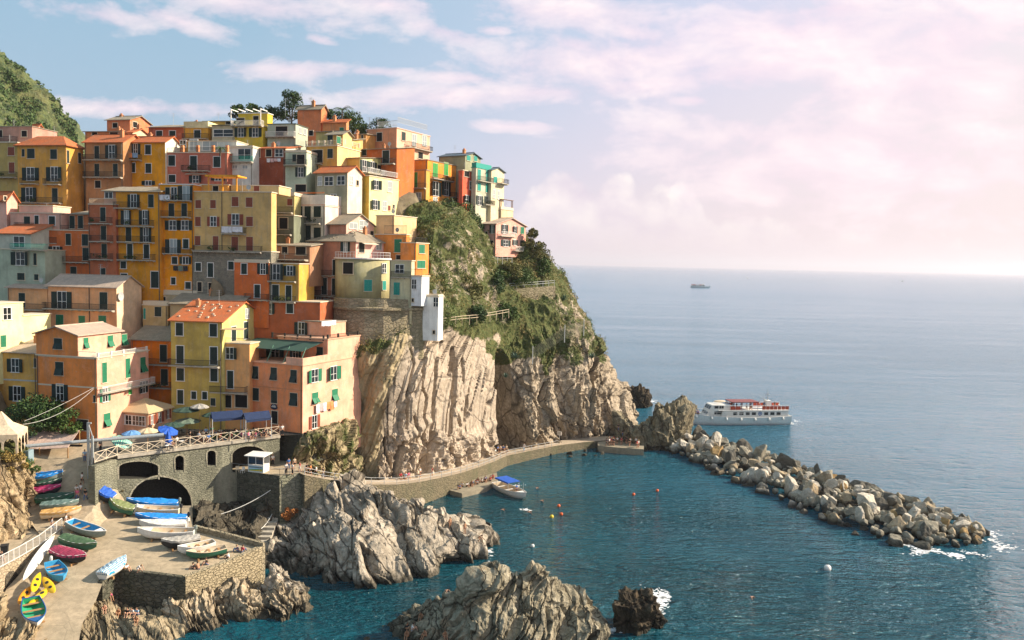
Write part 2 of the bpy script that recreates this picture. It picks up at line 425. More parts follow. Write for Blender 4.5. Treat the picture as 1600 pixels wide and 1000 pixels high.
# ------------------------------------------------------------------ rock materials
def rock_mat(name, pale, mid, dark, sdir=(1, .2, .15), sscale=1.0, veg=None, wet=True, bump=.25, zones=False):
    t = NT(name); g = t.n('ShaderNodeNewGeometry'); pos = g.outputs['Position']
    # strata coordinate
    dt = t.n('ShaderNodeVectorMath', operation='DOT_PRODUCT'); t.set(dt.inputs[0], pos); dt.inputs[1].default_value = Vector(sdir).normalized()
    wr = t.noise(pos, .25, 4, .6)
    q = t.math('ADD', dt.outputs['Value'], t.math('MULTIPLY', wr, 2.4))
    cx = t.n('ShaderNodeCombineXYZ'); t.set(cx.inputs[0], t.math('MULTIPLY', q, 1.25 * sscale))
    dz = t.n('ShaderNodeSeparateXYZ'); t.set(dz.inputs[0], pos)
    t.set(cx.inputs[1], t.math('MULTIPLY', dz.outputs[2], .10)); t.set(cx.inputs[2], t.math('MULTIPLY', dz.outputs[1], .06))
    st = t.noise(cx.outputs[0], 1, 6, .68)
    fine = t.noise(pos, 1.3, 7, .68)
    big = t.noise(pos, .12, 4, .55)
    c = t.mix(t.ramp(st, [(.34, 0), (.62, 1)]), mid, pale)
    c = t.mix(t.ramp(fine, [(.34, .85), (.56, 0)]), c, mul(mid, .6))
    c = t.mix(t.ramp(big, [(.5, 0), (.72, .6)]), c, mul(mid, .75))
    ck = t.ramp(st, [(.26, 1), (.33, 0)])
    c = t.mix(t.math('MULTIPLY', ck, .85), c, dark)
    ed = t.voro(pos, .42, 'DISTANCE_TO_EDGE')
    ckv = t.math('MULTIPLY', t.ramp(ed, [(0, 1), (.05, 0)]), t.ramp(fine, [(.4, 0), (.6, 1)]))
    c = t.mix(t.math('MULTIPLY', ckv, .7), c, dark)
    jm = t.n('ShaderNodeCombineXYZ'); t.set(jm.inputs[0], t.math('MULTIPLY', q, .55 * sscale)); t.set(jm.inputs[1], t.math('MULTIPLY', dz.outputs[2], .16)); t.set(jm.inputs[2], t.math('MULTIPLY', dz.outputs[1], .12))
    jd = t.voro(jm.outputs[0], 1.0, 'DISTANCE_TO_EDGE'); jk = t.ramp(jd, [(0, 1), (.045, 0)])
    c = t.mix(t.math('MULTIPLY', jk, .8), c, dark)
    och = t.noise(pos, .5, 5, .7)
    c = t.mix(t.ramp(och, [(.62, 0), (.75, .55)]), c, (.30, .17, .075))
    if zones:
        zb_ = t.n('ShaderNodeAttribute', attribute_name='beds').outputs['Fac']; zs_ = t.n('ShaderNodeAttribute', attribute_name='slab').outputs['Fac']
        c = t.mix(t.math('MULTIPLY', zb_, .72), c, t.mix(st, (.22, .17, .085), (.50, .40, .22)))
        c = t.mix(t.math('MULTIPLY', zs_, .5), c, t.mix(t.ramp(fine, [(.3, 0), (.6, 1)]), (.36, .285, .21), (.56, .46, .355)))
    if veg:
        va = t.n('ShaderNodeAttribute', attribute_name='veg')
        vn = t.noise(pos, .45, 6, .7)
        vf = t.ramp(t.math('ADD', t.math('MULTIPLY', va.outputs['Fac'], 1.1), t.math('MULTIPLY', t.math('SUBTRACT', vn, .5), 1.6)), [(.42, 0), (.6, 1)])
        vc = t.mix(t.noise(pos, .7, 5, .7), (.025, .055, .015), (.17, .14, .05))
        vc = t.mix(t.ramp(t.noise(pos, 2.4, 5, .7), [(.4, 0), (.65, 1)]), vc, (.05, .075, .02))
        c = t.mix(vf, c, vc)
    if wet:
        wz = t.math('ADD', dz.outputs[2], t.math('MULTIPLY', t.math('SUBTRACT', fine, .5), 2.2))
        c = t.mix(t.ramp(t.math('MULTIPLY', wz, .5), [(.25, .85), (.75, 0)]), c, (.035, .032, .022))
    hh = t.math('ADD', t.math('MULTIPLY', st, 1.3), t.math('ADD', t.math('MULTIPLY', fine, .9), t.math('MULTIPLY', t.noise(pos, 4.5, 5, .7), .3)))
    hh = t.math('SUBTRACT', hh, t.math('ADD', t.math('MULTIPLY', ck, .6), t.math('MULTIPLY', jk, .8)))
    t.bump(hh, bump, 1)
    t.out(c, .9); t.set(t.b.inputs['Specular IOR Level'], .2)
    return t.m
PALE, MID, DRK = (.60, .49, .37), (.36, .28, .19), (.035, .028, .02)
CLIFF = rock_mat('cliff_rock', (.50, .415, .31), (.27, .215, .145), DRK, (1, -.9, -.12), .8, veg=True, wet=True, zones=True, bump=.14)
REEF = rock_mat('reef_rock', (.52, .45, .355), (.28, .24, .18), DRK, (.8, .5, .4), .7, veg=False)
CRAG = rock_mat('crag_rock', (.43, .38, .275), (.22, .19, .125), (.03, .025, .015), (1, .5, -.45), 1.3, veg=False)
DARKR = rock_mat('dark_rock', (.12, .09, .055), (.055, .042, .026), (.012, .011, .009), (1, .3, .3), 1, veg=False)
def rockify(Sf, seed=0, sdir=(1, -.9, -.2), rib=.9, ribf=.33, crack=1.4, lump=1.0, lumpf=.16, fine=.35, keep=None, veg=None, vrib=None, blk=1.0, bsc=1.0):
    """displace a lofted surface along its normals: strata ribs, cracks, lumps"""
    n = normals(Sf); d = np.array(Vector(sdir).normalized())
    warp = np.stack([fbm(Sf * .11, 3, seed + 50), fbm(Sf * .11, 3, seed + 60), fbm(Sf * .11, 3, seed + 70)], -1)
    q = (Sf + warp * 2.2) @ d
    along = np.stack([q * ribf, Sf[..., 2] * .035, Sf[..., 1] * .03], -1)
    r1 = vnoise(along, seed); r2 = vnoise(along * np.array([2.7, 1.6, 1.6]), seed + 1); r3 = vnoise(along * np.array([6.1, 3, 3]), seed + 2)
    step = np.tanh(r1 * 5) * .6 + np.tanh(r2 * 6) * .3 + r3 * .22
    ck = np.exp(-(r1 / .07) ** 2) * (fbm(Sf * .07, 2, seed + 9) > -.15) + .55 * np.exp(-(r2 / .09) ** 2)
    a = rib * step - crack * ck
    if vrib is not None: a = a * vrib
    L = lump * fbm(Sf * lumpf, 4, seed + 20) + fine * ridge(Sf * .75, 4, seed + 30)
    e2 = np.cross(d, [0, 0, 1.]); e2 /= np.linalg.norm(e2); e3 = np.cross(d, e2); W2 = Sf + warp * 1.2
    lc = np.stack([W2 @ d, W2 @ e2, W2 @ e3], -1) * bsc
    L = L + blk * (blocks(lc * np.array([.42, .22, .17]), seed + 3) * .8 + blocks(lc * np.array([.95, .42, .36]), seed + 4) * .30 + blocks(lc * np.array([2.2, 1.0, .8]), seed + 5) * .09)
    disp = a + L
    if keep is not None: disp = disp * keep
    return Sf + n * disp[..., None]
def loft_obj(name, rows, nu, nv, mat, attrs=None, **k):
    Sf = surf(rows, nu, nv)
    if 'kfun' in k: k['keep'] = k.pop('kfun')(Sf)
    D = rockify(Sf, **k)
    me = np_mesh(name, D, grid_faces(nv, nu), False, {a: f(Sf, D) for a, f in (attrs or {}).items()})
    return link(name, me, mat), D
# ------------------------------------------------------------------ headland cliff
rows = [
 [(440, 800, 146), (500, 800, 144), (560, 800, 141), (610, 800, 141), (690, 780, 151), (775, 748, 168), (795, 738, 172), (880, 722, 189), (968, 712, 199), (990, 700, 214)],
 [(450, 750, 147), (500, 752, 145), (560, 752, 142), (612, 750, 141.5), (690, 735, 151.5), (775, 705, 168.5), (797, 702, 173), (880, 692, 190), (969, 686, 200), (990, 680, 215)],
 [(455, 690, 150), (505, 690, 149), (556, 690, 144), (606, 690, 143), (690, 680, 152.5), (776, 660, 169), (806, 660, 174), (880, 650, 187), (968, 650, 201), (988, 645, 217)],
 [(470, 600, 152), (520, 600, 145), (565, 600, 142.6), (630, 600, 143.5), (696, 600, 154), (777, 600, 170), (808, 605, 175), (880, 600, 187), (955, 600, 201), (976, 600, 219)],
 [(480, 545, 152), (530, 548, 143.6), (590, 535, 142.6), (650, 528, 146), (706, 532, 155.5), (772, 552, 170), (812, 562, 177), (880, 555, 188), (932, 555, 199), (952, 560, 219)],
 [(500, 500, 158), (540, 500, 156), (600, 492, 149.5), (665, 490, 150.5), (712, 490, 157.5), (775, 490, 174), (815, 490, 183), (862, 490, 189), (897, 490, 198), (918, 500, 221)],
 [(520, 440, 164), (560, 440, 164), (620, 440, 157), (672, 440, 155.5), (712, 432, 163), (760, 432, 176), (800, 440, 188), (840, 440, 193), (868, 442, 200), (890, 450, 223)],
 [(540, 380, 174), (590, 380, 174), (640, 380, 164), (682, 370, 164), (722, 370, 172), (762, 392, 187), (800, 412, 193), (830, 408, 196), (850, 412, 203), (870, 420, 225)],
 [(560, 340, 184), (600, 335, 184), (645, 330, 174), (684, 322, 176), (722, 330, 183), (757, 352, 198), (790, 352, 203), (810, 365, 204), (826, 385, 208), (842, 400, 229)],
 [(580, 325, 215), (620, 320, 215), (660, 310, 212), (690, 312, 212), (722, 318, 215), (757, 330, 220), (780, 340, 225), (800, 360, 228), (815, 380, 230), (830, 400, 245)]]
rows = [[P(*p) for p in r] for r in rows]
def scr(S_): return 800 + FPX * S_[..., 0] / S_[..., 1] * 1.0, 410 - FPX * (S_[..., 2] - CAMZ) / S_[..., 1] * 1.0 + (S_[..., 0] / S_[..., 1]) * FPX * .0218
def vegf(Sf, D):
    # grass and scrub grow on the upper slope, above the bare quarried face
    px, py = scr(Sf)
    line = np.interp(px, [480, 535, 560, 600, 640, 665, 700, 735, 778, 815, 850, 880, 905, 940, 980], [600, 575, 560, 556, 520, 524, 528, 536, 552, 572, 590, 572, 590, 570, 560])
    line = line + 16 * fbm(Sf * .22, 3, 15)
    v = np.clip((line - py) / 14, 0, 1) * .8
    rocky = np.exp(-(((px - 705) / 60) ** 2 + ((py - 425) / 55) ** 2)) + .8 * np.exp(-(((px - 900) / 35) ** 2 + ((py - 520) / 70) ** 2)) + .7 * np.exp(-(((px - 600) / 60) ** 2 + ((py - 515) / 35) ** 2))
    return np.clip(v - .05 - .26 * rocky - .22 * np.clip(fbm(Sf * .12, 3, 31), 0, 1), 0, 1)
def pdist(px, py, pts):
    d = np.full(px.shape, 1e9)
    for (x0, y0), (x1, y1) in zip(pts[:-1], pts[1:]):
        L2 = (x1 - x0) ** 2 + (y1 - y0) ** 2; t_ = np.clip(((px - x0) * (x1 - x0) + (py - y0) * (y1 - y0)) / L2, 0, 1)
        d = np.minimum(d, np.hypot(px - x0 - t_ * (x1 - x0), py - y0 - t_ * (y1 - y0)))
    return d
def cliff_shape(Sf):
    """quarried slabs, tilted strata on the left, a deep cleft, rough buttresses on the right"""
    n = normals(Sf); px, py = scr(Sf); wob = fbm(Sf * .35, 3, 5)
    edge = np.interp(py, [520, 560, 630, 690, 750], [646, 630, 606, 601, 594]) + 2 * wob
    left = np.clip((edge - px) / 5, 0, 1); right = np.clip((px - 798) / 16, 0, 1); mid = (1 - left) * (1 - right)
    bare = np.clip((py - 505) / 30, 0, 1)
    # left: thin beds leaning to the right
    q = px + .42 * (py - 600) + 5 * fbm(Sf * .12, 3, 8)
    beds = .55 * vnoise(np.stack([q / 5.5, py * .012, py * 0], -1), 2) + .5 * np.tanh(3 * vnoise(np.stack([q / 14, py * .008, py * 0], -1), 3)) + .25 * vnoise(np.stack([q / 2.6, py * .03, py * 0], -1), 4)
    d = left * bare * (beds * .62 + .5 * fbm(Sf * .2, 3, 9) + .15 * ridge(Sf * .8, 3, 2))
    # middle: smooth slabs stepping back and forth
    q = px + np.interp(py, [520, 620, 700], [.30, .12, .0]) * (py - 640) + 1.0 * fbm(Sf * .12, 2, 18)
    step = np.tanh(14 * vnoise(np.stack([q / 22, py * .002, py * 0], -1), 12)) * .13 + np.tanh(14 * vnoise(np.stack([q / 10, py * .003, py * 0], -1), 13)) * .05
    low = np.clip((py - 672) / 22, 0, 1)
    d += mid * bare * (step + .06 * fbm(Sf * .5, 3, 14) + low * (.35 * ridge(Sf * .3, 3, 16) + .7 * blocks(np.stack([px * .09, py * .05, py * 0], -1), 46) + .3 * blocks(np.stack([px * .25, py * .13, py * 0], -1), 47)) + .62 * blocks(np.stack([q * .030, py * .0065, py * 0], -1), 44, .45) + .15 * blocks(np.stack([q * .085, py * .013, py * 0], -1), 45, .45))
    for sc_, sd_, am, wd in ((15., 61, 1.1, .035), (9., 63, .6, .045)):
        nn_ = vnoise(np.stack([q / sc_, py * .004, py * 0], -1), sd_); on = np.clip(3 * vnoise(np.stack([q / 30, py * .02, py * 0], -1), sd_ + 1) + .4, 0, 1)
        d -= mid * bare * am * on * np.exp(-(nn_ / wd) ** 2)
    # right: rugged buttresses
    q = px - .08 * (py - 640) + 5 * fbm(Sf * .13, 3, 28)
    but = np.tanh(3 * vnoise(np.stack([q / 22, py * .006, py * 0], -1), 22)) * 1.5 + vnoise(np.stack([q / 8, py * .02, py * 0], -1), 23) * .6
    bl = lambda kx, ky, sd_: blocks(np.stack([q * kx, py * ky, py * 0], -1), sd_)
    but = but * .8 + 1.0 * bl(.06, .018, 40) + .42 * bl(.14, .045, 41) + .12 * bl(.36, .12, 42)
    d += right * bare * (but + .6 * ridge(Sf * .2, 3, 25) + .10 * ridge(Sf * .7, 2, 24))
    # slope above
    d += (1 - bare) * (1.0 * fbm(Sf * .16, 4, 33) + .45 * ridge(Sf * .35, 4, 34))
    for w, dep, pts in ((2.6, 2.2, [(694, 535), (680, 562), (678, 610), (676, 660), (668, 700)]), (2.2, 2.2, [(662, 560), (657, 580), (656, 606), (665, 620), (663, 650), (661, 668)]), (3.6, 3.0, [(712, 545), (708, 590), (706, 640), (704, 684)]), (2.6, 2.2, [(645, 652), (650, 674)]), (2.0, 1.4, [(720, 560), (722, 600)]), (2.0, 1.6, [(640, 535), (648, 570), (638, 610), (632, 670)]),
                        (2.8, 2.4, [(603, 688), (604, 712), (613, 738)]), (4.2, 3.0, [(627, 694), (622, 720), (618, 752)]), (6.5, 3.4, [(678, 682), (672, 712), (668, 742)]), (3, 1.6, [(717, 650), (724, 668)]), (2.2, 1.4, [(735, 620), (732, 660)]), (2.2, 1.5, [(752, 690), (760, 720)]),
                        (4, 2.4, [(846, 600), (842, 650), (836, 690)]), (4, 2.6, [(868, 640), (874, 690)]), (3, 2, [(905, 620), (900, 680)]), (4, 2.2, [(930, 630), (935, 680)]), (3, 1.6, [(800, 575), (806, 600)])):
        d -= 1.35 * dep * np.exp(-(pdist(px + .8 * wob, py, pts) / (w * .72)) ** 4)
    lg = lambda pts, w, a: a * np.exp(-(pdist(px, py, pts) / w) ** 2)
    d += lg([(668, 660), (640, 682), (628, 690)], 5, .8) + lg([(772, 664), (720, 704)], 6, .7)
    # the dark cleft
    x0 = np.interp(py, [545, 565, 640, 700, 740], [779, 777, 776, 779, 779]); x1 = np.interp(py, [545, 565, 600, 640, 680, 700, 740], [788, 800, 808, 815, 824, 827, 826])
    ins = np.clip((px - x0) / 1.6, 0, 1) * np.clip((x1 - px) / 3, 0, 1) * np.clip((py - 545) / 14, 0, 1)
    d -= 13.0 * ins
    # bottom left: layered dark notch beside the pink house
    return Sf + n * d[..., None]
Sc = surf(rows, 620, 400)
CD = cliff_shape(Sc)
px_, py_ = scr(Sc)
edge_ = np.interp(py_, [520, 560, 630, 690, 750], [646, 630, 606, 601, 594])
cl_at = {'veg': vegf(Sc, CD), 'beds': np.clip((edge_ - px_) / 8, 0, 1), 'slab': np.clip((px_ - edge_) / 6, 0, 1) * np.clip((790 - px_) / 10, 0, 1)}
cliff = link('headland_cliff', np_mesh('headland_cliff', CD, grid_faces(400, 620), False, cl_at), CLIFF)
tag(cliff, kind='structure')
# leaves
def leafmat(name, c1, c2, c3=None):
    t = NT(name); g = t.n('ShaderNodeNewGeometry'); n = t.noise(g.outputs['Position'], .8, 4, .6); n2 = t.noise(g.outputs['Position'], 5, 2, .6)
    c = t.mix(t.ramp(n, [(.35, 0), (.65, 1)]), c1, c2); c = t.mix(t.ramp(n2, [(.5, 0), (.7, .7)]), c, c3 or mul(c2, 1.5))
    t.out(c, .65); t.set(t.b.inputs['Specular IOR Level'], .25)
    return t.m
LEAFA = leafmat('dark_leaves', (.016, .04, .012), (.045, .085, .02))
LEAFB = leafmat('green_leaves', (.03, .065, .015), (.075, .12, .025))
LEAFC = leafmat('scrub_leaves', (.075, .095, .025), (.19, .17, .05), (.28, .21, .08))
LEAFD = leafmat('dry_leaves', (.16, .11, .03), (.26, .18, .05))
LEAFR = leafmat('rusty_scrub', (.30, .10, .03), (.40, .17, .05))
BARK = flat('bark', (.10, .075, .05), .9, var=.4)
def leaf_quads(P0, s, r=rng, flatness=.0):
    n = len(P0); d1 = r.normal(size=(n, 3)); d1 /= np.linalg.norm(d1, axis=1, keepdims=True); d2 = np.cross(d1, r.normal(size=(n, 3))); d2 /= np.linalg.norm(d2, axis=1, keepdims=True)
    s = np.asarray(s).reshape(-1, 1) * r.uniform(.6, 1.4, (n, 1)); a, b = d1 * s, d2 * s * .6
    V = np.stack([P0 - a, P0 - b, P0 + a, P0 + b], 1).reshape(-1, 3); return V, np.arange(4 * n).reshape(-1, 4)
def cluster_pts(cl, per, r=rng):
    out = []
    for (x, y, z, rad) in cl:
        q = r.normal(size=(per, 3)); q /= np.linalg.norm(q, axis=1, keepdims=True); q *= (r.uniform(.25, 1, (per, 1)) ** .45) * rad; out.append(q * np.array([1, 1, .85]) + np.array([x, y, z]))
    return np.concatenate(out)
def leaf_mesh(cl, per, s): V, F = leaf_quads(cluster_pts(cl, per), s); return np_mesh('foliage', V, F)
# ------------------------------------------------------------------ houses
WM = {}
def wmesh(key, fn):
    if key not in WM:
        b = MB(); fn(b); WM[key] = b.mesh(key[0])
    return WM[key]
def q1(x): return max(.3, round(x * 5) / 5)
def shutter_fn(w, h):
    def f(b):
        b.box(-w / 2, -.07, -h / 2, w / 2, -.02, h / 2)
        n = max(4, int(h / .22))
        for k in range(n):
            z = -h / 2 + .07 + (h - .14) * k / n
            b.box(-w / 2 + .07, -.095, z, w / 2 - .07, -.071, z + (h - .14) / n * .62)
    return f
SHUT = {'d': DARKWOOD, 'D': DARKWOOD, 'o': DARKWOOD, 'c': DARKWOOD, 'v': DARKWOOD, 'r': RUSTS, 'R': RUSTS, 'g': GREENS, 'G': GREENS, 'a': GREENS, 'l': LIMES, 't': TEALS}
def make_window(root, M, w, h, st):
    """window > pane / shutters; outward is local -y"""
    w, h = q1(w), q1(h)
    fr = .11 if st in 'DPpocGRk' else .05
    def frame(b):
        b.box(-w / 2 - fr, -.05, h / 2, w / 2 + fr, .03, h / 2 + fr)
        b.box(-w / 2 - fr, -.05, -h / 2, -w / 2, .03, h / 2); b.box(w / 2, -.05, -h / 2, w / 2 + fr, .03, h / 2)
        b.box(-w / 2 - fr - .06, -.16, -h / 2 - .1, w / 2 + fr + .06, .03, -h / 2)
    iw = w
    side_sh = st in 'ocGR'
    if side_sh: iw = q1(w * .5)
    def frame2(b):
        b.box(-iw / 2 - fr, -.05, h / 2, iw / 2 + fr, .03, h / 2 + fr)
        b.box(-iw / 2 - fr, -.05, -h / 2, -iw / 2, .03, h / 2); b.box(iw / 2, -.05, -h / 2, iw / 2 + fr, .03, h / 2)
        b.box(-iw / 2 - fr - .06, -.16, -h / 2 - .1, iw / 2 + fr + .06, .03, -h / 2)
    me = wmesh(('window', iw, h, fr), frame2)
    o = link('window', me, CREAM if st in 'rgldvatk' else WHITE, root); o.matrix_local = M
    if st == 'k':
        link('pane', wmesh(('pane', iw, h), lambda b: b.box(-iw / 2, -.012, -h / 2, iw / 2, .0, h / 2)), DARKM, o); return o  # no glass here: dark sheet painted as the opening's shade
    if side_sh or st in 'Pp':
        def pane(b):
            b.box(-iw / 2, -.012, -h / 2, iw / 2, .0, h / 2)
        link('pane', wmesh(('pane', iw, h), pane), GLASSL if st in 'cp' else GLASSM, o)
        def bars(b):
            b.box(-.045, -.04, -h / 2, .045, -.013, h / 2)
            if h > 1.2: b.box(-iw / 2, -.035, -h * .08, iw / 2, -.014, -h * .08 + .06)
        link('casement', wmesh(('casement', iw, h), bars), WHITE, o)
    if side_sh:
        sw = q1(w * .25) + .1
        for s in (-1, 1):
            ang = random.choice((0, 0, .25, .5)) * s
            link('shutter', wmesh(('shutter', sw, h), shutter_fn(sw, h)), SHUT[st], o, (s * (iw / 2 + fr + sw / 2 * math.cos(ang)), -.03 - sw / 2 * abs(math.sin(ang)), 0), (0, 0, -ang * 1.0))
    elif st in 'av':
        link('pane', wmesh(('pane', iw, h), lambda b: b.box(-iw / 2, -.012, -h / 2, iw / 2, .0, h / 2)), DARKM, o)
        hw = w / 2
        for s in (-1, 1):
            def up(b): b.box(-hw / 2, -.07, 0, hw / 2, -.02, h / 2)
            link('shutter', wmesh(('shutter', hw, h, 'up'), up), SHUT[st], o, (s * hw / 2, 0, 0))
            def lo(b): b.box(-hw / 2, -.05, -h / 2, hw / 2, 0, 0)
            link('shutter', wmesh(('shutter', hw, h, 'lo'), lo), SHUT[st], o, (s * hw / 2, -.05, 0), (R(-random.uniform(18, 38)), 0, 0))
    elif st not in 'Pp':
        for s in (-1, 1):
            link('shutter', wmesh(('shutter', w / 2 - .02, h), shutter_fn(w / 2 - .02, h)), SHUT[st], o, (s * w / 4, 0, 0))
    return o
def rail_mesh(L, h=1.0, solid=False):
    b = MB()
    b.box(0, -.03, h - .06, L, .03, h); b.box(0, -.02, .08, L, .02, .12)
    n = max(2, int(L / .17))
    for k in range(n + 1):
        x = L * k / n; b.box(x - .014, -.014, .1, x + .014, .014, h - .05)
    return b
class Blk:
    def __init__(s, root, Mw, W, dep, H):
        s.root, s.Mw, s.W, s.dep, s.H = root, Mw, W, dep, H; s.inv = Mw.inverted()
    def hit(s, px, py, face):
        o = s.inv @ EYE; d = (s.inv.to_3x3() @ ray(px, py))
        if face == 'F': k = -o.y / d.y
        else: k = (s.W - o.x) / d.x
        return o + d * k
    def lf(s, px, py): p = s.hit(px, py, 'F'); return p.x, p.z
    def ls(s, px, py): p = s.hit(px, py, 'S'); return p.y, p.z
    def win(s, face, st, lst):
        f = s.lf if face == 'F' else s.ls
        loc = s.off
        for (px, py, w, h) in lst:
            u0, z = f(px - w / 2, py); u1, _ = f(px + w / 2, py); _, za = f(px, py - h / 2); _, zb = f(px, py + h / 2)
            u, z, ww, hh = (u0 + u1) / 2, (za + zb) / 2, abs(u1 - u0), abs(za - zb)
            if face == 'F': M = Matrix.Translation(loc + Vector((u, 0, z)))
            else: M = Matrix.Translation(loc + Vector((s.W, u, z))) @ Matrix.Rotation(PI / 2, 4, 'Z')
            make_window(s.root, M, ww, hh, st)
        return s
    def F(s, st, *l): return s.win('F', st, l)
    def S(s, st, *l): return s.win('S', st, l)
    def balc(s, face, x0, x1, y, d=.95, rail=IRON, col=None, h=1.0, th=.16, awn=None):
        f = s.lf if face == 'F' else s.ls
        a, z = f(x0, y); c, z2 = f(x1, y); z = (z + z2) / 2
        if a > c: a, c = c, a
        L = c - a
        b = MB().box(0, -d, -th, L, -.002, 0)
        n = max(2, int(L / 1.2))
        for k in range(n + 1): b.box(min(L - .12, L * k / n), -d * .7, -th - .14, min(L, L * k / n + .12), -.003, -th - .002)
        M = Matrix.Translation(s.off + (Vector((a, 0, z)) if face == 'F' else Vector((s.W, a, z))))
        if face == 'S': M = M @ Matrix.Rotation(PI / 2, 4, 'Z')
        o = b.build('balcony', col or CONC, s.root); o.matrix_local = M
        r = rail_mesh(L, h)
        T = Matrix.Rotation(PI / 2, 4, 'Z')
        for xx in (0, L):
            rr = rail_mesh(d, h); MM = Matrix.Translation((xx, -d + .03, 0)) @ T
            r.add(rr.v, rr.f, MM)
        k = len(rail_mesh(L, h).v)
        r.v = [v + Vector((0, -d + .03, 0)) if i < k else v for i, v in enumerate(r.v)]
        r.build('railing', rail, o)
        hv = hash_(s.root.name) + int(abs(x0) * 7 + y * 3)
        if hv % 5 < 2 and L > 1.5:
            n = 1 + hv % 3; cl = [(L * (.15 + .7 * ((hv * (k + 3)) % 17) / 17), -d * .75, .45 + .1 * (k % 2), .28 + .1 * ((hv + k) % 3)) for k in range(n + 1)]
            link('potted_plants', leaf_mesh(cl, 45, .11), LEAFB if hv % 2 else LEAFA, o)
        return o
    def BF(s, *a, **k): s.balc('F', *a, **k); return s
    def BS(s, *a, **k): s.balc('S', *a, **k); return s
    def awning(s, face, x0, x1, y, d, drop, mat):
        f = s.lf if face == 'F' else s.ls
        a, z = f(x0, y); c, _ = f(x1, y); L = c - a
        M = Matrix.Translation(s.off + (Vector((a, 0, z)) if face == 'F' else Vector((s.W, a, z))))
        if face == 'S': M = M @ Matrix.Rotation(PI / 2, 4, 'Z')
        b = MB().add([(0, 0, 0), (L, 0, 0), (L, -d, -drop), (0, -d, -drop), (0, 0, .05), (L, 0, .05), (L, -d, -drop + .05), (0, -d, -drop + .05)],
                     [(0, 1, 2, 3), (7, 6, 5, 4), (0, 4, 5, 1), (3, 2, 6, 7), (0, 3, 7, 4), (1, 5, 6, 2)])
        o = b.build('awning', mat, s.root); o.matrix_local = M
        return s
    def wall(s, name, col, ridge=None, rh=0, mat=None, sidecol=None):
        W, D, H = s.W, s.dep, s.H; b = MB()
        b.box(0, 0, 0, W, D, H)
        if ridge == 'gx': b.add([(0, 0, H), (0, D, H), (0, D / 2, H + rh), (W, 0, H), (W, D, H), (W, D / 2, H + rh)], [(0, 2, 1), (3, 4, 5), (0, 3, 5, 2), (1, 2, 5, 4)])
        if ridge == 'gy': b.add([(0, 0, H), (W, 0, H), (W / 2, 0, H + rh), (0, D, H), (W, D, H), (W / 2, D, H + rh)], [(0, 1, 2), (3, 5, 4), (0, 2, 5, 3), (1, 4, 5, 2)])
        if ridge == 'shed': b.add([(0, 0, H), (W, 0, H), (0, D, H), (W, D, H), (0, D, H + rh), (W, D, H + rh)], [(0, 1, 5, 4), (2, 4, 5, 3), (0, 4, 2), (1, 3, 5)])
        o = b.build(name, mat or stucco(col), s.root); o.location = s.off
        if sidecol:  # right side's own tone, often paled so sunlight sits in the colour
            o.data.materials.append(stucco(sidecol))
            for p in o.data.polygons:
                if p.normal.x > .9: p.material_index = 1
        return o
    def roof(s, kind, rh=1.3, mat=None, ov=.4, trim=None, par=.0, chim=None):
        W, D, H = s.W, s.dep, s.H; b = MB(); th = .16
        def slab(p):
            n = len(p); b.add([Vector(v) + Vector((0, 0, .02)) for v in p] + [Vector(v) + Vector((0, 0, th)) for v in p], [tuple(range(n - 1, -1, -1)), tuple(range(n, 2 * n))] + [(k, (k + 1) % n, n + (k + 1) % n, n + k) for k in range(n)])
        if kind == 'gx':
            sl = rh / (D / 2)
            slab([(-ov, -ov, H - ov * sl), (W + ov, -ov, H - ov * sl), (W + ov, D / 2, H + rh), (-ov, D / 2, H + rh)])
            slab([(-ov, D / 2, H + rh + .003), (W + ov, D / 2, H + rh + .003), (W + ov, D + ov, H - ov * sl), (-ov, D + ov, H - ov * sl)])
            b.box(-ov, D / 2 - .14, H + rh + .1, W + ov, D / 2 + .14, H + rh + .24)
        elif kind == 'gy':
            sl = rh / (W / 2)
            slab([(-ov, -ov, H - ov * sl), (W / 2, -ov, H + rh), (W / 2, D + ov, H + rh), (-ov, D + ov, H - ov * sl)])
            slab([(W / 2, -ov, H + rh + .003), (W + ov, -ov, H - ov * sl), (W + ov, D + ov, H - ov * sl), (W / 2, D + ov, H + rh + .003)])
            b.box(W / 2 - .14, -ov, H + rh + .1, W / 2 + .14, D + ov, H + rh + .24)
        elif kind == 'shed':
            sl = rh / D
            slab([(-ov, -ov, H - ov * sl), (W + ov, -ov, H - ov * sl), (W + ov, D + ov, H + rh + ov * sl), (-ov, D + ov, H + rh + ov * sl)])
        elif kind == 'hip':
            e = min(W, D) / 2; z = H - .15; x0, x1, y0, y1 = -ov, W + ov, -ov, D + ov
            if W >= D: r0, r1 = (e, D / 2, H + rh), (W - e + .01, D / 2, H + rh)
            else: r0, r1 = (W / 2, e, H + rh), (W / 2, D - e + .01, H + rh)
            A, B, C, E = (x0, y0, z), (x1, y0, z), (x1, y1, z), (x0, y1, z)
            if W >= D: ps = [(A, B, r1, r0), (B, C, r1), (C, E, r0, r1), (E, A, r0)]
            else: ps = [(A, B, r0), (B, C, r1, r0), (C, E, r1), (E, A, r0, r1)]
            for p in ps: slab(p)
        else:
            b.box(-.14, -.14, H, W + .14, D + .14, H + .16)
            if par:
                for x0, y0, x1, y1 in ((0, 0, W, .2), (0, D - .2, W, D), (0, .2, .2, D - .2), (W - .2, .2, W, D - .2)): b.box(x0, y0, H + .161, x1, y1, H + .16 + par)
        o = b.build('roof', mat or (CREAM if kind == 'flat' else SLATE), s.root); o.location = s.off
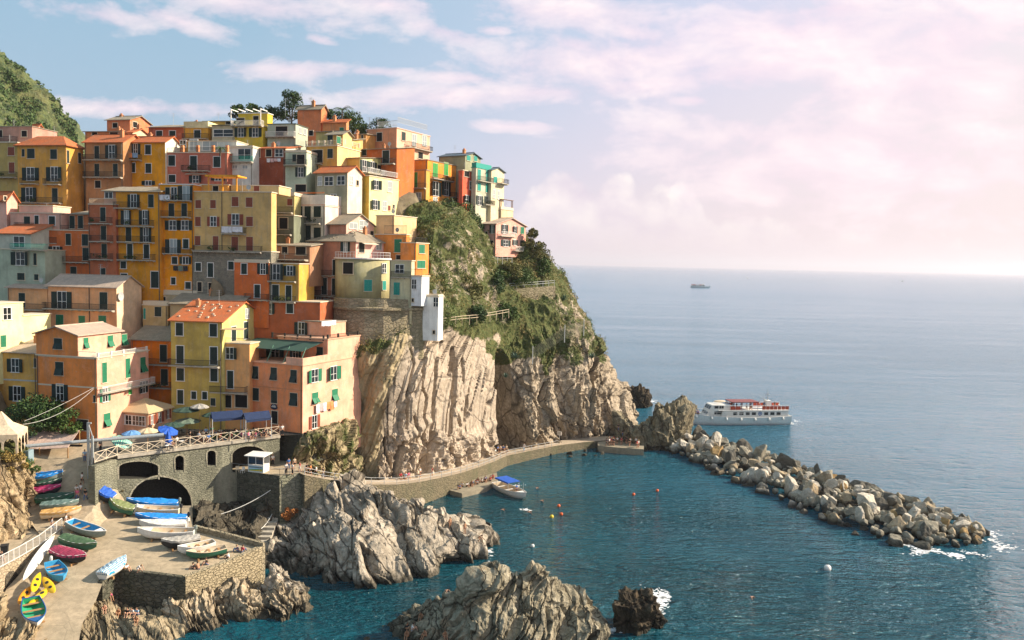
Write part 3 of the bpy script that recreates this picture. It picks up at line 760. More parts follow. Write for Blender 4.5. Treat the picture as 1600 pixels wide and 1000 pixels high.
        if chim:
            for (cu, cv_, ch) in chim:
                c = MB(); zt = H + rh * .7
                c.box(cu * W - .3, cv_ * D - .3, zt - 1, cu * W + .3, cv_ * D + .3, zt + ch); c.box(cu * W - .38, cv_ * D - .38, zt + ch + .001, cu * W + .38, cv_ * D + .38, zt + ch + .1)
                c.box(cu * W - .16, cv_ * D - .16, zt + ch + .101, cu * W + .16, cv_ * D + .16, zt + ch + .4)
                c.build('chimney', stucco((.45, .22, .12)), o)
        return s
    def band(s, face, y, x=None, h=.22, mat=None):
        z = (s.lf if face == 'F' else s.ls)(x, y)[1]
        b = MB()
        if face == 'F': b.box(0, -.035, z - h / 2, s.W + .035, -.002, z + h / 2)
        else: b.box(s.W + .002, -.035, z - h / 2, s.W + .035, s.dep, z + h / 2)
        o = b.build('string_course', mat or CREAM, s.root); o.location = s.off; return s
    def rail_top(s, face, x0, x1, y, mat=WHITE, h=.9, posts=None, inset=.1):
        f = s.lf if face == 'F' else s.ls
        a, z = f(x0, y); c, z2 = f(x1, y); L = c - a; b = rail_mesh(L, h)
        if posts:
            for k in range(posts + 1): b.box(L * k / posts - .12, -.12, 0, L * k / posts + .12, .12, h + .08)
        o = b.build('railing', mat, s.root)
        M = Matrix.Translation(s.off + (Vector((a, inset, (z + z2) / 2)) if face == 'F' else Vector((s.W - inset, a, (z + z2) / 2))))
        if face == 'S': M = M @ Matrix.Rotation(PI / 2, 4, 'Z')
        o.matrix_local = M; return s
    def pipe(s, face, x, mat=None):
        u = (s.lf if face == 'F' else s.ls)(x, 500 if False else s.py_mid)[0]
        b = MB()
        if face == 'F': b.tube((u, -.09, 0), (u, -.09, s.H), .06)
        else: b.tube((s.W + .09, u, 0), (s.W + .09, u, s.H), .06)
        o = b.build('drainpipe', mat or flat('copper_pipe', (.10, .085, .06), .6), s.root); o.location = s.off; return s
ANCH = []
hash_ = lambda q: sum(ord(c) * (k + 3) for k, c in enumerate(q))
HREG = {}
class House(Blk):
    def __init__(s, label, xl, xm, xr, yt, yb, D, yaw, col, roof=('flat',), cat='house', name='house', ext=4.0, dep=None, sidecol=None, group=None, mat=None):
        T = P(xm, yt, D); ps = R(yaw); ax = Vector((math.cos(ps), math.sin(ps), 0)); ay = Vector((-math.sin(ps), math.cos(ps), 0))
        def along(px, py, d):   # distance t so that T + t*d lies on the vertical plane through pixel column px
            r = ray(px, py); c = r.x * T.y - r.y * T.x; e = r.y * d.x - r.x * d.y
            return c / e
        W = abs(along(xl, yt, ax))
        dp = abs(along(xr, yt, ay)) if xr and xr > xm + .5 else 7.0
        if dep: dp = dep
        zb = P(xm, yb, D).z
        O = T - ax * W; O.z = zb - ext
        root = empty(name, O, ps)
        Mw = Matrix.Translation(O) @ Matrix.Rotation(ps, 4, 'Z')
        super().__init__(root, Mw, W, dp, T.z - O.z); s.off = Vector((0, 0, 0)); s.py_mid = (yt + yb) / 2
        tag(root, label, cat, group); HREG[label] = s
        k = roof[0]; kw = dict(roof[1]) if len(roof) > 1 else {}
        rh = kw.get('rh', 1.3)
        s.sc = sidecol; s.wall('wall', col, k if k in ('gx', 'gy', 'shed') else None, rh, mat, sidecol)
        if k in ('gx', 'shed', 'hip') and not kw.get('chim') and hash_(label) % 3: kw['chim'] = [(.2 + .6 * (hash_(label) % 7) / 7, .35 + .3 * (hash_(label) % 5) / 5, .5 + .1 * (hash_(label) % 6))]
        s.roof(k, **kw)
        hv = hash_(label); Hh = T.z - O.z
        if hv % 2:
            u = W - .22 if hv % 4 == 1 else .22; pb_ = MB().tube((u, -.1, 0), (u, -.1, Hh - .1), .055); pb_.build('drainpipe', flat('grey_pipe', (.16, .13, .10), .6), root)
        if hv % 5 < 2:
            u, v = W * (.2 + .6 * (hv % 9) / 9), dp * .45; an_ = MB().tube((u, v, Hh), (u, v, Hh + rh + 2.0), .03, 4)
            for zz_ in (1.3, 1.6, 1.9): an_.tube((u - .45, v, Hh + rh + zz_), (u + .45, v, Hh + rh + zz_), .018, 4)
            an_.build('antenna', GREYP, root)
        if hv % 7 == 2:
            z_ = Hh + rh * .3 + .9; u = W * .7; ds_ = MB(); ds_.rings([[(u + r_ * .42 * math.cos(a_), dp * .2 - .1 * r_ * r_, z_ + r_ * .42 * math.sin(a_)) for a_ in np.linspace(0, 2 * PI, 13)[:-1]] for r_ in (.05, .55, 1)], cap=False); ds_.tube((u, dp * .2, z_ - 1.0), (u, dp * .2, z_), .03, 4); ds_.build('satellite_dish', GREYP, root)
        for u in np.linspace(0, W, max(2, int(W / 3))):
            q = O + ax * u; ANCH.append((q.x, q.y, zb - 1.0))
            q = q + ay * min(dp, 6); ANCH.append((q.x, q.y, zb - .5))
    def block(s, u0, v0, u1, v1, zt, col, roof=('flat',), name='upper_wall', z0=None, mat=None):
        """a further storey of the same house; local metres"""
        z0 = s.H + .0 if z0 is None else z0
        off = Vector((u0, v0, z0)); b = Blk(s.root, s.Mw @ Matrix.Translation(off), u1 - u0, v1 - v0, zt - z0)
        b.off = off; b.py_mid = s.py_mid
        k = roof[0]; kw = dict(roof[1]) if len(roof) > 1 else {}
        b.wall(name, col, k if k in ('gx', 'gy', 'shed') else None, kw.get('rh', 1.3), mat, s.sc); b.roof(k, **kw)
        return b
OCH, ORG, SAL, PNK, TAN = (.60, .265, .05), (.68, .20, .05), (.66, .30, .17), (.62, .31, .23), (.54, .36, .165)
BRK, OLV, PGR, WHT, CRM = (.36, .10, .055), (.44, .325, .105), (.36, .40, .31), (.70, .66, .58), (.74, .62, .36)
GRN, RDO, BRN, PCH = (.27, .28, .19), (.52, .15, .06), (.38, .20, .10), (.64, .34, .19)
gx = lambda rh=1.5, m=RED_TILE, ch=None, ov=.4: ('gx', {'rh': rh, 'mat': m, 'chim': ch, 'ov': ov})
shed = lambda rh=1.0, m=SLATE, ch=None: ('shed', {'rh': rh, 'mat': m, 'chim': ch})
hip = lambda rh=1.6, m=SLATE: ('hip', {'rh': rh, 'mat': m, 'ov': .5})
fl = lambda par=0, m=None: ('flat', {'rh': 0, 'par': par, 'mat': m})
# ---- bottom row, round the little square
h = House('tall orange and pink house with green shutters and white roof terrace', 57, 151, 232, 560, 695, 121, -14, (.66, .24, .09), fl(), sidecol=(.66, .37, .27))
u1 = h.lf(122, 560)[0]
b = h.block(0, 0, u1, h.dep * .8, h.lf(60, 521)[1], (.66, .24, .09), ('gy', {'rh': 1.1, 'mat': PINK_SLATE}))
b.F('v', (91, 537, 12, 16)); b.S('a', (134, 536, 8, 16), (172, 533, 8, 18), (194, 531, 8, 18))
h.F('v', (93, 576, 12, 21)).F('o', (94, 613, 23, 24)).F('k', (129, 664, 18, 17)).F('d', (148, 623, 3, 10))
h.S('g', (163, 582, 7, 32), (199.5, 575, 7, 30)).S('a', (223, 570, 8, 24), (167, 656, 10, 20)).S('G', (164, 617, 15, 20)).S('l', (203, 608, 6, 16)).S('o', (223, 605, 13, 18))
h.BS(153, 236, 606, d=.8, rail=WHITE).band('F', 557, 90).band('F', 602, 90).rail_top('S', 154, 230, 556, posts=4).rail_top('F', 123, 150, 559, WHITE).pipe('F', 60).pipe('F', 150)
PEACHY = stucco((.70, .40, .30))
h2 = House('glazed restaurant annexe with spreading tan canvas roof', 182, 231, 270, 645, 676, 125.5, -14, (.58, .36, .24), hip(1.5, flat('canvas', (.50, .37, .21), .9, var=.1)), ext=2)
h2.F('P', (190, 655, 8, 14), (201, 656, 8, 14), (212, 657, 8, 14), (222, 658, 8, 14)).S('R', (237, 656, 7, 15), (249, 652, 8, 15), (262, 647, 7, 14))
h = House('ochre house at the left edge with dark shutters', -25, 57, None, 552, 665, 125, -10, (.56, .33, .11), shed(1.6, PINK_SLATE))
h.F('o', (24, 571, 23, 21), (27, 615, 23, 22)).F('d', (55, 567, 4, 15)).band('F', 594, 30, mat=GREYP)
h = House('pale yellow sunlit house with stepped parapet at left edge', -40, -6, 36, 475, 560, 125, -14, (.74, .66, .36), fl())
h.block(h.W * .2, h.dep, h.W, h.dep + 5.5, h.H - 2.1, (.74, .66, .36), z0=0)
h.S('P', (11, 490, 12, 18)).S('g', (5, 533, 9, 18))
h = House('orange house in shade with stone roof and two balconies', 205, 267, None, 532, 640, 135, -6, ORG, shed(2.6, SLATE))
h.F('d', (255.5, 552, 11, 27), (257, 589, 10, 25)).BF(231, 266, 569).BF(233, 270, 605)
h = House('olive yellow house with red tiled gable roof', 267, 347, 412, 503, 650, 130, -7, OLV, gx(2.7, ch=None), sidecol=(.56, .50, .20))
h.F('D', (280.5, 514.5, 12, 19), (333.5, 516, 12, 19), (281.5, 554, 12, 28), (334, 556, 12, 28), (282, 585, 12, 19), (334.5, 586, 12, 19), (282, 620, 10, 22), (303, 617.5, 8, 12), (320, 618, 8, 12))
h.F('d', (333, 628, 7, 12)).BF(267, 344, 571).S('p', (386, 490, 6, 14)).S('D', (384, 516, 7, 26), (365, 522, 7, 24)).pipe('F', 345)
st = MB()
for k in range(26):
    u, v = random.uniform(.2, h.W - .2), random.uniform(.1, .9); 
    st.box(u - .16, v * h.dep / 2 - .14, h.H + v * 2.7 + .15, u + .16, v * h.dep / 2 + .14, h.H + v * 2.7 + .33)
st.build('roof_stones', CREAM, h.root)
h = House('narrow salmon house with roof terrace between olive and pink houses', 346, 390, None, 538, 650, 130.6, -7, (.66, .35, .16), fl(), dep=3.5)
h.F('o', (359, 552, 22, 18)).F('D', (360, 593, 10, 28)).F('k', (354, 627, 15, 20), (377, 627, 19, 20)).BF(333, 387, 612, d=1.2).rail_top('F', 347, 390, 537, IRON)
h.awning('F', 350, 386, 512, 1.5, .2, flat('canvas', (.50, .37, .21), .9, var=.1))
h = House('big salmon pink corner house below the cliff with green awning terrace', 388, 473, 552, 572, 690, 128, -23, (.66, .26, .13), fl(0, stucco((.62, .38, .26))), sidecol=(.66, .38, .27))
h.F('v', (399, 582, 10, 20), (428, 584, 10, 20), (459, 588, 10, 20), (459, 624, 11, 20)).F('d', (400, 616, 9, 20), (428.5, 620, 9, 20)).F('k', (429, 652, 9, 20))
h.S('G', (491.5, 587, 19, 20), (521, 583, 19, 20)).S('a', (492, 622, 9, 17), (523, 617, 9, 18)).S('R', (491, 659, 16, 20)).band('F', 606, 430, .1, stucco((.5, .22, .12))).pipe('F', 471)
v0 = h.ls(512, 560)[0]; zt = h.ls(520, 530)[1]
up = h.block(.6, v0, h.W, h.dep + 2.5, zt, (.66, .32, .2), fl(0, stucco((.62, .38, .26))), z0=h.H + .16)
h.block(.6, h.dep, h.W, h.dep + 2.5, h.H + .159, (.66, .32, .2), fl(0, stucco((.62, .38, .26))), z0=0, name='rear_wall')
up.F('o', (430, 548, 22, 22), (462, 549, 16, 22)).F('v', (500, 551, 9, 18))
GRAWN = flat('green_canvas', (.03, .07, .055), .9)
up.awning('F', 402, 505, 528, v0 * .85, 1.0, GRAWN)
zz_ = h.lf(430, 672)[1]; MB().box(-.04, -.05, 0, h.W + .05, h.dep, zz_).build('plinth', masonry('dark_plinth', (.10, .10, .075), (.065, .065, .05), 1.5, (.04, .04, .03), .06), h.root)
MBp = MB()
for k in range(4): MBp.tube((h.W * (.02 + .3 * k), .25, h.H), (h.W * (.02 + .3 * k), v0 * .3, zt - .9), .07)
MBp.build('awning_frame', flat('awning_poles', (.10, .22, .15), .5), h.root)
pp = MB().box(h.W * .70, .0, h.H + .161, h.W, .2, h.H + 1.2).box(h.W - .2, .2, h.H + .161, h.W, v0, h.H + 1.2); pp.build('parapet', stucco((.68, .38, .27)), h.root)
up.rail_top('F', 425, 505, 530, IRON, .8, 4).rail_top('S', 513, 560, 528, IRON, .8, 3)
up.block(h.W * .25, 4.5, h.W * .80, 8.5, 2.6 + zt, (.66, .34, .22), fl(0, SLATE)) if False else None
ph = h.block(h.W * .30, v0 + 3.2, h.W * .84, v0 + 7.5, zt + 2.5, (.66, .34, .22), fl(0, SLATE), z0=zt + .16); ph.F('o', (471, 513, 16, 18))
# ---- second row
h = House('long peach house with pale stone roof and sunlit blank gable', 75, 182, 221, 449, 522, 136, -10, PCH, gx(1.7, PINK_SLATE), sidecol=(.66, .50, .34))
h.F('o', (97, 469, 25, 27)).F('d', (162, 470, 12, 27)).BF(72, 180, 483).F('g', (93.5, 501, 11, 19), (128, 500, 10, 14), (160, 499, 12, 11)).pipe('F', 140)
ds = MB(); u, z = h.ls(186, 463); ds.rings([[(h.W + .25 + .12 * r * r, u + r * .75 * math.cos(a), z + r * .75 * math.sin(a)) for a in np.linspace(0, 2 * PI, 14)[:-1]] for r in (.05, .5, 1)], cap=False); ds.tube((h.W, u, z), (h.W + .3, u, z), .05); ds.build('satellite_dish', GREYP, h.root)
h = House('low peach house left of the long one under pale roof', 12, 74, None, 451, 522, 138.5, -10, (.60, .33, .18), shed(1.5, PINK_SLATE))
h.F('d', (34.5, 469, 10, 22)).F('k', (64, 501, 12, 16)).BF(14, 72, 483)
h = House('small tan house with green shutter beside blank sunlit gable', 223, 262, 270, 478, 525, 140, -8, (.50, .36, .18), fl(.6))
h.F('d', (247, 487, 11, 15)).F('t', (226, 490, 4, 16))
h = House('low stone roofed store behind red tiled gable', 266, 372, None, 477, 510, 137.5, -6, (.40, .30, .18), shed(2.2, SLATE))
h = House('small cream terrace wall building with covered terrace', 222, 308, None, 462, 480, 143, -8, (.52, .42, .27), fl(.7))
h.F('k', (243, 468, 32, 9))
h = House('grey green house with red roof and planted balcony', -12, 70, None, 391, 475, 141, -10, PGR, fl())
h.F('o', (32, 404, 25, 20)).F('d', (55, 405, 5, 18), (33, 432, 12, 11), (57, 433, 6, 10)).BF(22, 74, 390, rail=TEALS)
b = h.block(0, .6, h.lf(44, 380)[0], 6, h.lf(30, 365)[1], (.48, .48, .40), shed(1.8, RED_TILE)); b.F('P', (30, 378, 16, 16))
h = House('pale pink house with flat roof terraces left of red houses', 16, 96, None, 334, 430, 147, -10, (.60, .36, .28), fl())
h.F('d', (42.5, 348, 9, 19)).F('D', (57.5, 344, 6, 14), (81.5, 345, 9, 14)).F('d', (58, 371, 5, 12)).F('k', (83, 370, 10, 6)).BF(28, 54, 357).BF(76, 94, 380)
h.block(h.W * .05, 1.5, h.W * .72, 6, h.H + 1.4, (.62, .38, .31))
h = House('sunlit pink gabled house at the left edge', -14, 10, 27, 312, 352, 149, -12, (.64, .38, .30), gx(1.4, RED_TILE)); h.S('k', (8, 310, 4, 7))
h = House('red house with long dark balcony under stone terrace', 75, 143, None, 361, 445, 145, -10, RDO, fl())
h.F('d', (107, 374, 8, 18), (133, 375, 9, 18)).F('o', (88, 395, 18, 20)).F('d', (134, 397, 9, 20), (91, 423, 8, 12), (115, 424, 9, 14)).BF(72, 142, 409)
b = h.block(h.lf(99, 350)[0], 2, h.W, 7, h.lf(110, 334)[1], (.50, .17, .08), shed(.8, SLATE)); b.F('d', (113, 347, 8, 20), (126, 347, 8, 20))
h.rail_top('F', 94, 141, 360, IRON)
h = House('narrow brick red house with three small balconies', 139, 181, None, 320, 448, 143.5, -9, (.42, .14, .075), fl())
h.F('d', (161, 335, 9, 22), (162, 364, 9, 22), (163, 392, 9, 22), (161, 426, 9, 14)).BF(143, 176, 349).BF(144, 177, 377).BF(144, 177, 405).pipe('F', 140)
b = h.block(h.lf(150, 320)[0] , 2.2, h.W + .3, 7, h.lf(160, 297)[1], (.46, .22, .15), shed(1.0, SLATE)); b.F('P', (170, 305, 11, 9)); h.rail_top('F', 139, 181, 318, CREAM)
h = House('tall ochre house with four balconied floors of dark shutters', 181, 250, None, 300, 455, 143, -8, OCH, shed(1.3, SLATE))
h.F('o', (209, 314, 17, 20)).F('d', (236, 314, 8, 20)).F('c', (198, 340, 14, 22)).F('o', (226.5, 340, 14, 22), (228, 367, 15, 22)).F('d', (201, 366, 8, 21)).F('D', (203, 393, 9, 23), (229, 393, 9, 22), (193, 414, 8, 10), (242, 437, 11, 25), (194, 431, 10, 7))
h.BF(182, 220, 325).BF(186, 241, 353).BF(187, 242, 378).BF(187, 243, 406).pipe('F', 249)
h = House('amber house with white flat roof edge beside rust shuttered house', 250, 302, None, 289, 458, 143.2, -8, (.66, .27, .035), fl(0, WHITE))
h.F('P', (272, 303, 9, 21)).F('c', (291, 302, 18, 22)).F('d', (262, 303, 6, 20), (268, 328, 9, 20), (288, 328, 9, 20)).F('o', (270, 352, 19, 15), (289, 352, 19, 15)).F('c', (271, 385, 18, 22)).F('D', (290.5, 381, 9, 14), (273, 407, 9, 11)).F('o', (290, 407, 17, 11)).F('D', (271, 439, 6, 10), (294, 446, 9, 10))
h.BF(251, 300, 313).BF(253, 299, 339).BF(258, 300, 396).pipe('F', 301)
h = House('wide tan house with rust red shutters on stone base', 302, 424, 432, 301, 395, 141.4, -8, TAN, fl(0, CREAM))
h.F('r', (310, 319, 8, 13), (333, 319, 8, 13), (367.5, 315, 10, 15), (389.5, 316, 10, 15), (309.5, 346, 8, 15), (390, 346, 10, 15), (309, 376, 9, 14), (337, 381, 9, 24), (367, 382, 10, 24), (390, 382, 10, 24)).F('R', (333.5, 346, 18, 14), (368, 343, 20, 17)).BF(349, 385, 365).BF(305, 410, 393).pipe('F', 347)
STB = masonry('rubble_base', (.20, .19, .15), (.30, .28, .21), 1.5)
b = h.block(-.04, -.2, h.W + .04, 3, 4.1 + .0, (.2, .2, .16), fl(), name='stone_base', z0=-6.5, mat=STB)
b.F('D', (310, 417, 9, 13), (329, 422, 8, 22), (361, 415, 8, 12)).F('k', (330, 450, 8, 16), (312, 448, 6, 14))
b = h.block(0, 2.5, h.W * .36, 8, h.lf(310, 287)[1], (.70, .36, .12)); b.F('k', (337, 297, 8, 13))
b = h.block(h.W * .38, 3, h.W, 8, h.lf(390, 288)[1], (.54, .41, .22)); b.F('r', (401, 294, 9, 10))
pg = MB()
z = h.H + 2.6
for k in range(3): pg.box(h.W * (.18 + .18 * k), .2, h.H + .2, h.W * (.18 + .18 * k) + .2, .4, z)
pg.box(h.W * .16, -.2, z, h.W * .58, .6, z + .3).box(h.W * .16, .7, z + .02, h.W * .58, 3.2, z + .25); pg.build('pergola', stucco((.68, .30, .06)), h.root)
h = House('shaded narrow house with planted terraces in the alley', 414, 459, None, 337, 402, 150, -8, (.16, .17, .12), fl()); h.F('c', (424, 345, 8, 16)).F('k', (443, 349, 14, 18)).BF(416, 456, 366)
h = House('olive tan terrace house above the dark alley', 424, 460, None, 306, 345, 153, -8, (.40, .34, .16), fl(.5)); h.F('r', (453, 316, 8, 10)).BF(420, 458, 332)
h = House('red orange house with white framed dark windows', 366, 420, None, 411, 476, 141, -8, RDO, fl(.4))
h.F('D', (381.5, 420, 8, 16), (402, 455, 9, 20)).F('o', (411, 420, 14, 16)).BF(385, 420, 468)
h = House('yellow house with two balconies joined to red orange house', 420, 467, None, 413, 480, 140.7, -8, (.52, .31, .085), fl())
h.F('o', (432, 425, 20, 24), (453, 423, 18, 15)).F('D', (430.5, 457, 10, 24), (451, 458, 9, 24)).BF(421, 463, 439).BF(426, 463, 471)
h = House('lower brick red house above the pink roof terrace', 362, 500, None, 473, 525, 140, -8, (.38, .12, .06), fl()); h.F('o', (420, 482, 17, 16)).F('D', (453, 482, 10, 15)).F('k', (403, 477, 14, 8))
h = House('small covered roof terrace house with dark awning and sun chairs', 416, 484, None, 385, 412, 145, -8, (.36, .2, .12), shed(.6, SLATE)); h.F('P', (428, 391, 9, 12)).F('k', (445, 391, 9, 10), (470, 392, 16, 13)).BF(420, 482, 405, d=2)
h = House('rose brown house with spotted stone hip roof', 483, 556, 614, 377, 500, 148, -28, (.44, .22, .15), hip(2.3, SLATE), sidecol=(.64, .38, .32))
h.F('D', (496, 387, 8, 16), (496, 416, 8, 24), (524, 418, 8, 24), (507, 447, 8, 26), (523, 448, 8, 26)).F('c', (540, 385, 13, 18)).F('p', (498, 473, 7, 19), (511, 481, 9, 27)).BF(480, 526, 430).BF(490, 526, 462).S('k', (565, 387, 9, 16)).S('p', (592, 385, 8, 10)).awning('S', 562, 584, 378, 1.2, .4, CREAM)
st = MB()
for k in range(34):
    f = random.random(); e = min(h.W, h.dep) / 2
    st.box(*( lambda u, v, z: (u - .13, v - .12, z + .1, u + .13, v + .12, z + .3))(random.uniform(1 + f * 2, h.W - 1 - f * 2), f * e * .9, h.H + 2.3 * f * .9))
st.build('roof_stones', SLATE, h.root)
h = House('pink attic house with white arched gable windows', 514, 541, 584, 350, 385, 152.5, -28, (.50, .25, .18), gx(1.9, SLATE), sidecol=(.66, .42, .34)); h.S('p', (552, 353, 12, 9), (568, 352, 13, 14)).S('k', (581, 366, 5, 10))
# ---- third row
h = House('white and pink house with orange trim and roof terrace', 458, 508, 566, 322, 388, 154, -24, (.60, .55, .46), fl(1.9, stucco((.70, .60, .52))), sidecol=(.72, .55, .47))
h.F('d', (470, 333, 6, 24), (481, 333, 9, 24), (496, 330, 11, 18), (470, 364, 6, 24), (481, 364, 9, 24), (496, 364, 11, 17)).BF(462, 503, 349).BF(462, 503, 380).band('F', 321, 480, .25, stucco((.66, .18, .05))).band('S', 321, 508, .25, stucco((.66, .18, .05)))
h.rail_top('F', 460, 506, 303, stucco((.66, .18, .05)), .3)
h = House('orange house with sun terrace under cream wall', 586, 635, 640, 367, 408, 153, -26, (.62, .24, .08), fl()); h.F('g', (622, 384, 11, 21)).rail_top('F', 600, 635, 366, IRON, 1.6).F('k', (627, 402, 16, 6))
h = House('small orange house with green shutters at the cliff edge', 626, 650, 670, 380, 424, 151.5, -26, (.64, .24, .08), fl()); h.S('g', (659, 389, 9, 14), (658, 413, 13, 12)).rail_top('F', 630, 650, 379, IRON).rail_top('S', 650, 668, 379, IRON)
h = House('low cream building with blank sunlit end wall', 588, 616, 651, 337, 372, 158, -26, (.66, .46, .26), fl())
h = House('gabled grey plaster house with small red roof and white windows', 493, 543, 566, 269, 322, 158, -22, (.33, .31, .22), gx(1.3, RED_TILE), sidecol=(.60, .52, .42))
h.F('P', (514, 283, 13, 13), (533, 282, 11, 13)).F('p', (500, 283, 5, 14)).S('p', (549, 282, 5, 14)).S('k', (558.5, 286, 4, 9)).F('P', (521, 308, 9, 8))
h = House('pale yellow house with cream sunlit face and dark shutters', 564, 577, 623, 275, 340, 163, -30, (.60, .40, .10), fl(), sidecol=(.74, .64, .34)); h.S('o', (587.5, 289, 12, 15), (586, 320, 12, 14)).S('p', (609, 292, 6, 16), (601, 322, 6, 14)).S('r', (608, 325, 4, 8)).S('k', (615, 323, 3, 6)).rail_top('S', 596, 622, 276, WHITE, 1.0)
h = House('ochre house with slate roof and row of open shutters', 528, 562, 600, 247, 285, 166, -26, (.56, .38, .13), shed(.9, SLATE), sidecol=(.68, .60, .28)); h.S('o', (569, 259, 11, 18), (582, 261, 10, 16)).S('k', (593, 262, 6, 8)).BS(566, 616, 274, d=1.4, rail=WHITE)
h = House('ochre house with pillared roof terrace below the palms', 478, 527, 563, 228, 305, 164, -20, (.54, .31, .10), fl(), sidecol=(.64, .48, .24))
h.F('k', (496, 244, 17, 20)).F('d', (516, 240, 8, 14), (492, 266, 9, 14), (488, 292, 8, 14)).BF(480, 504, 256)
b = h.block(h.W * .5, 2, h.W, 5.5, h.lf(510, 208)[1], (.56, .34, .11), gx(.8, SLATE)); b.F('d', (516, 218, 8, 14)); b.S('g', (529, 219, 6, 12))
b = h.block(0, 3.5, h.W * .52, 8, h.lf(490, 202)[1], (.48, .40, .18), shed(.6, SLATE)); b.F('k', (486, 208, 7, 8)); h.rail_top('F', 478, 526, 227, CREAM, .9, 5).rail_top('S', 528, 562, 227, CREAM, .9, 3)
h = House('pale green house squeezed between ochre and brown houses', 446, 479, None, 238, 308, 161, -12, (.42, .47, .36), fl(.3)); h.F('d', (460, 247, 6, 12)).F('o', (470, 269, 15, 14)).F('k', (470, 249, 12, 14), (470, 294, 16, 12)).BF(446, 480, 258)
h = House('dark brown red house with orange tiled roof and white gable', 395, 446, 470, 232, 305, 162, -14, (.24, .07, .04), shed(1.1, RED_TILE), sidecol=(.62, .58, .48)); h.F('k', (402, 240, 8, 11), (420, 239, 8, 11)).F('P', (436, 239, 11, 12))
h = House('white house with glazed veranda and carved lower wall', 355, 395, None, 231, 288, 161, -12, (.62, .63, .58), fl(.3)); h.F('P', (382, 241, 20, 17)).BF(355, 396, 253, rail=TEALS).F('p', (367, 261, 8, 5), (383, 261, 8, 5))
h = House('faded red house with white framed windows and plant terrace', 258, 355, None, 239, 292, 160, -10, (.46, .16, .11), fl())
h.F('D', (268.5, 251, 10, 16), (302.5, 256, 10, 24), (339, 253, 10, 17), (269, 279, 10, 12)).F('o', (306, 280, 17, 12), (341, 279, 16, 7)).BF(287, 329, 267).awning('F', 292, 325, 271, .8, .25, CREAM)
b = h.block(h.lf(278, 230)[0], 3.5, h.W, 8, h.lf(300, 217)[1], (.50, .52, .47)); b.F('p', (303, 227, 12, 18), (328, 228, 22, 15)).F('P', (286, 225, 9, 12)); h.rail_top('F', 259, 354, 238, IRON, .9); 
pl = MB()
for x in (283, 307, 331, 353):
    u = h.lf(x, 239)[0]; pl.box(u - .25, .25, h.H + .161, u + .25, .75, h.H + 1.5)
pl.build('terrace_pillars', stucco((.66, .27, .13)), h.root)
h = House('golden ochre house with red roof and two rows of windows', 192, 258, 281, 222, 297, 161.5, -10, (.62, .29, .05), gx(1.3, RED_TILE), sidecol=(.66, .62, .52)); h.F('o', (212, 233, 13, 16)).F('D', (231.5, 234, 9, 14), (207, 262, 9, 14), (232, 263, 9, 14)).F('o', (232, 286, 18, 7)).BF(192, 222, 250)
h = House('brown house with covered loggia balconies under red roof', 132, 192, None, 222, 335, 160, -10, BRN, gx(1.8, RED_TILE, [(.8, .3, 1.2)])); h.F('d', (151.5, 238, 8, 20), (151.5, 266, 8, 20), (180.5, 266, 8, 20)).F('o', (175, 237, 19, 20)).F('k', (153, 288, 9, 11)).BF(133, 192, 250).BF(134, 192, 277).pipe('F', 134)
h = House('ochre villa with red hip roof at the left of the village', 27, 103, 130, 227, 340, 158, -10, (.56, .30, .09), hip(1.9, RED_TILE))
h.F('d', (36.5, 239, 4, 12), (48.5, 240, 11, 15), (84, 241, 11, 15), (86, 305, 9, 21)).F('o', (48, 272, 24, 20), (85, 272, 21, 22), (46, 304, 21, 22), (86.5, 330, 17, 12)).BF(36, 61, 287).BF(72, 97, 288).BF(35, 98, 317).S('d', (106, 245, 4, 20), (124, 247, 5, 17))
h = House('faded ochre house with rust shutters at the left edge', -20, 27, None, 223, 325, 160, -10, (.44, .32, .13), fl()); h.F('r', (17.6, 236.5, 10, 14), (18.5, 262, 9, 17)).BF(-2, 27, 277)
h = House('rosy house with grey flat roof beside the green mountain', -20, 50, None, 198, 225, 167, -10, (.46, .26, .20), fl(0, SLATE)); h.F('k', (1, 209, 5, 11), (38, 209, 8, 9)).BF(-5, 28, 222)
h = House('little white gabled house beside the green mountain', 46, 54, 70, 203, 222, 172, -14, (.66, .50, .44), gx(1.2, RED_TILE))
# ---- skyline
h = House('orange red house with sloping roof on the left skyline', 167, 203, 235, 187, 222, 178, -14, (.58, .21, .11), gx(1.2, SLATE)); h.F('k', (180, 196, 8, 8)).S('k', (211, 195, 7, 9))
h = House('low salmon house with ragged slate eaves on the skyline', 133, 205, None, 206, 230, 172, -10, (.50, .24, .12), shed(.6, SLATE)); h.F('k', (148, 209, 8, 4), (178, 209, 12, 4))
h = House('cream gabled house under the left skyline', 199, 207, 233, 207, 226, 169, -12, (.66, .50, .34), gx(1.0, RED_TILE))
h = House('brick house with long slate roof on the skyline', 232, 287, None, 199, 232, 175, -10, (.42, .13, .07), shed(1.5, SLATE, [(.95, .8, 1.0)])); h.F('D', (249, 209, 9, 9), (269.5, 209, 9, 9))
h = House('ochre house with cream roof terrace on the skyline', 287, 325, None, 200, 232, 174, -10, (.58, .31, .07), fl(1.2, stucco((.72, .60, .36)))); h.F('D', (308.5, 209.5, 10, 12)).BF(288, 326, 217)
h = House('low dark roofed house with long glazed terrace on the skyline', 331, 366, None, 196, 232, 173, -10, (.44, .40, .28), shed(.8, flat('green_sheet', (.08, .10, .075), .8))); h.F('P', (349, 208, 29, 10))
h = House('small house with dark eaves left of the bright yellow house', 320, 366, None, 190, 215, 179, -10, (.54, .36, .12), shed(.5, SLATE)); h.F('k', (357, 192, 8, 4))
h = House('bright yellow skyline house with white pergola balcony', 365, 411, 426, 197, 232, 172, -12, (.58, .42, .08), fl()); h.F('o', (376.5, 207, 18, 14), (399, 207, 18, 14)).BF(365, 412, 197, d=1.2, rail=WHITE)
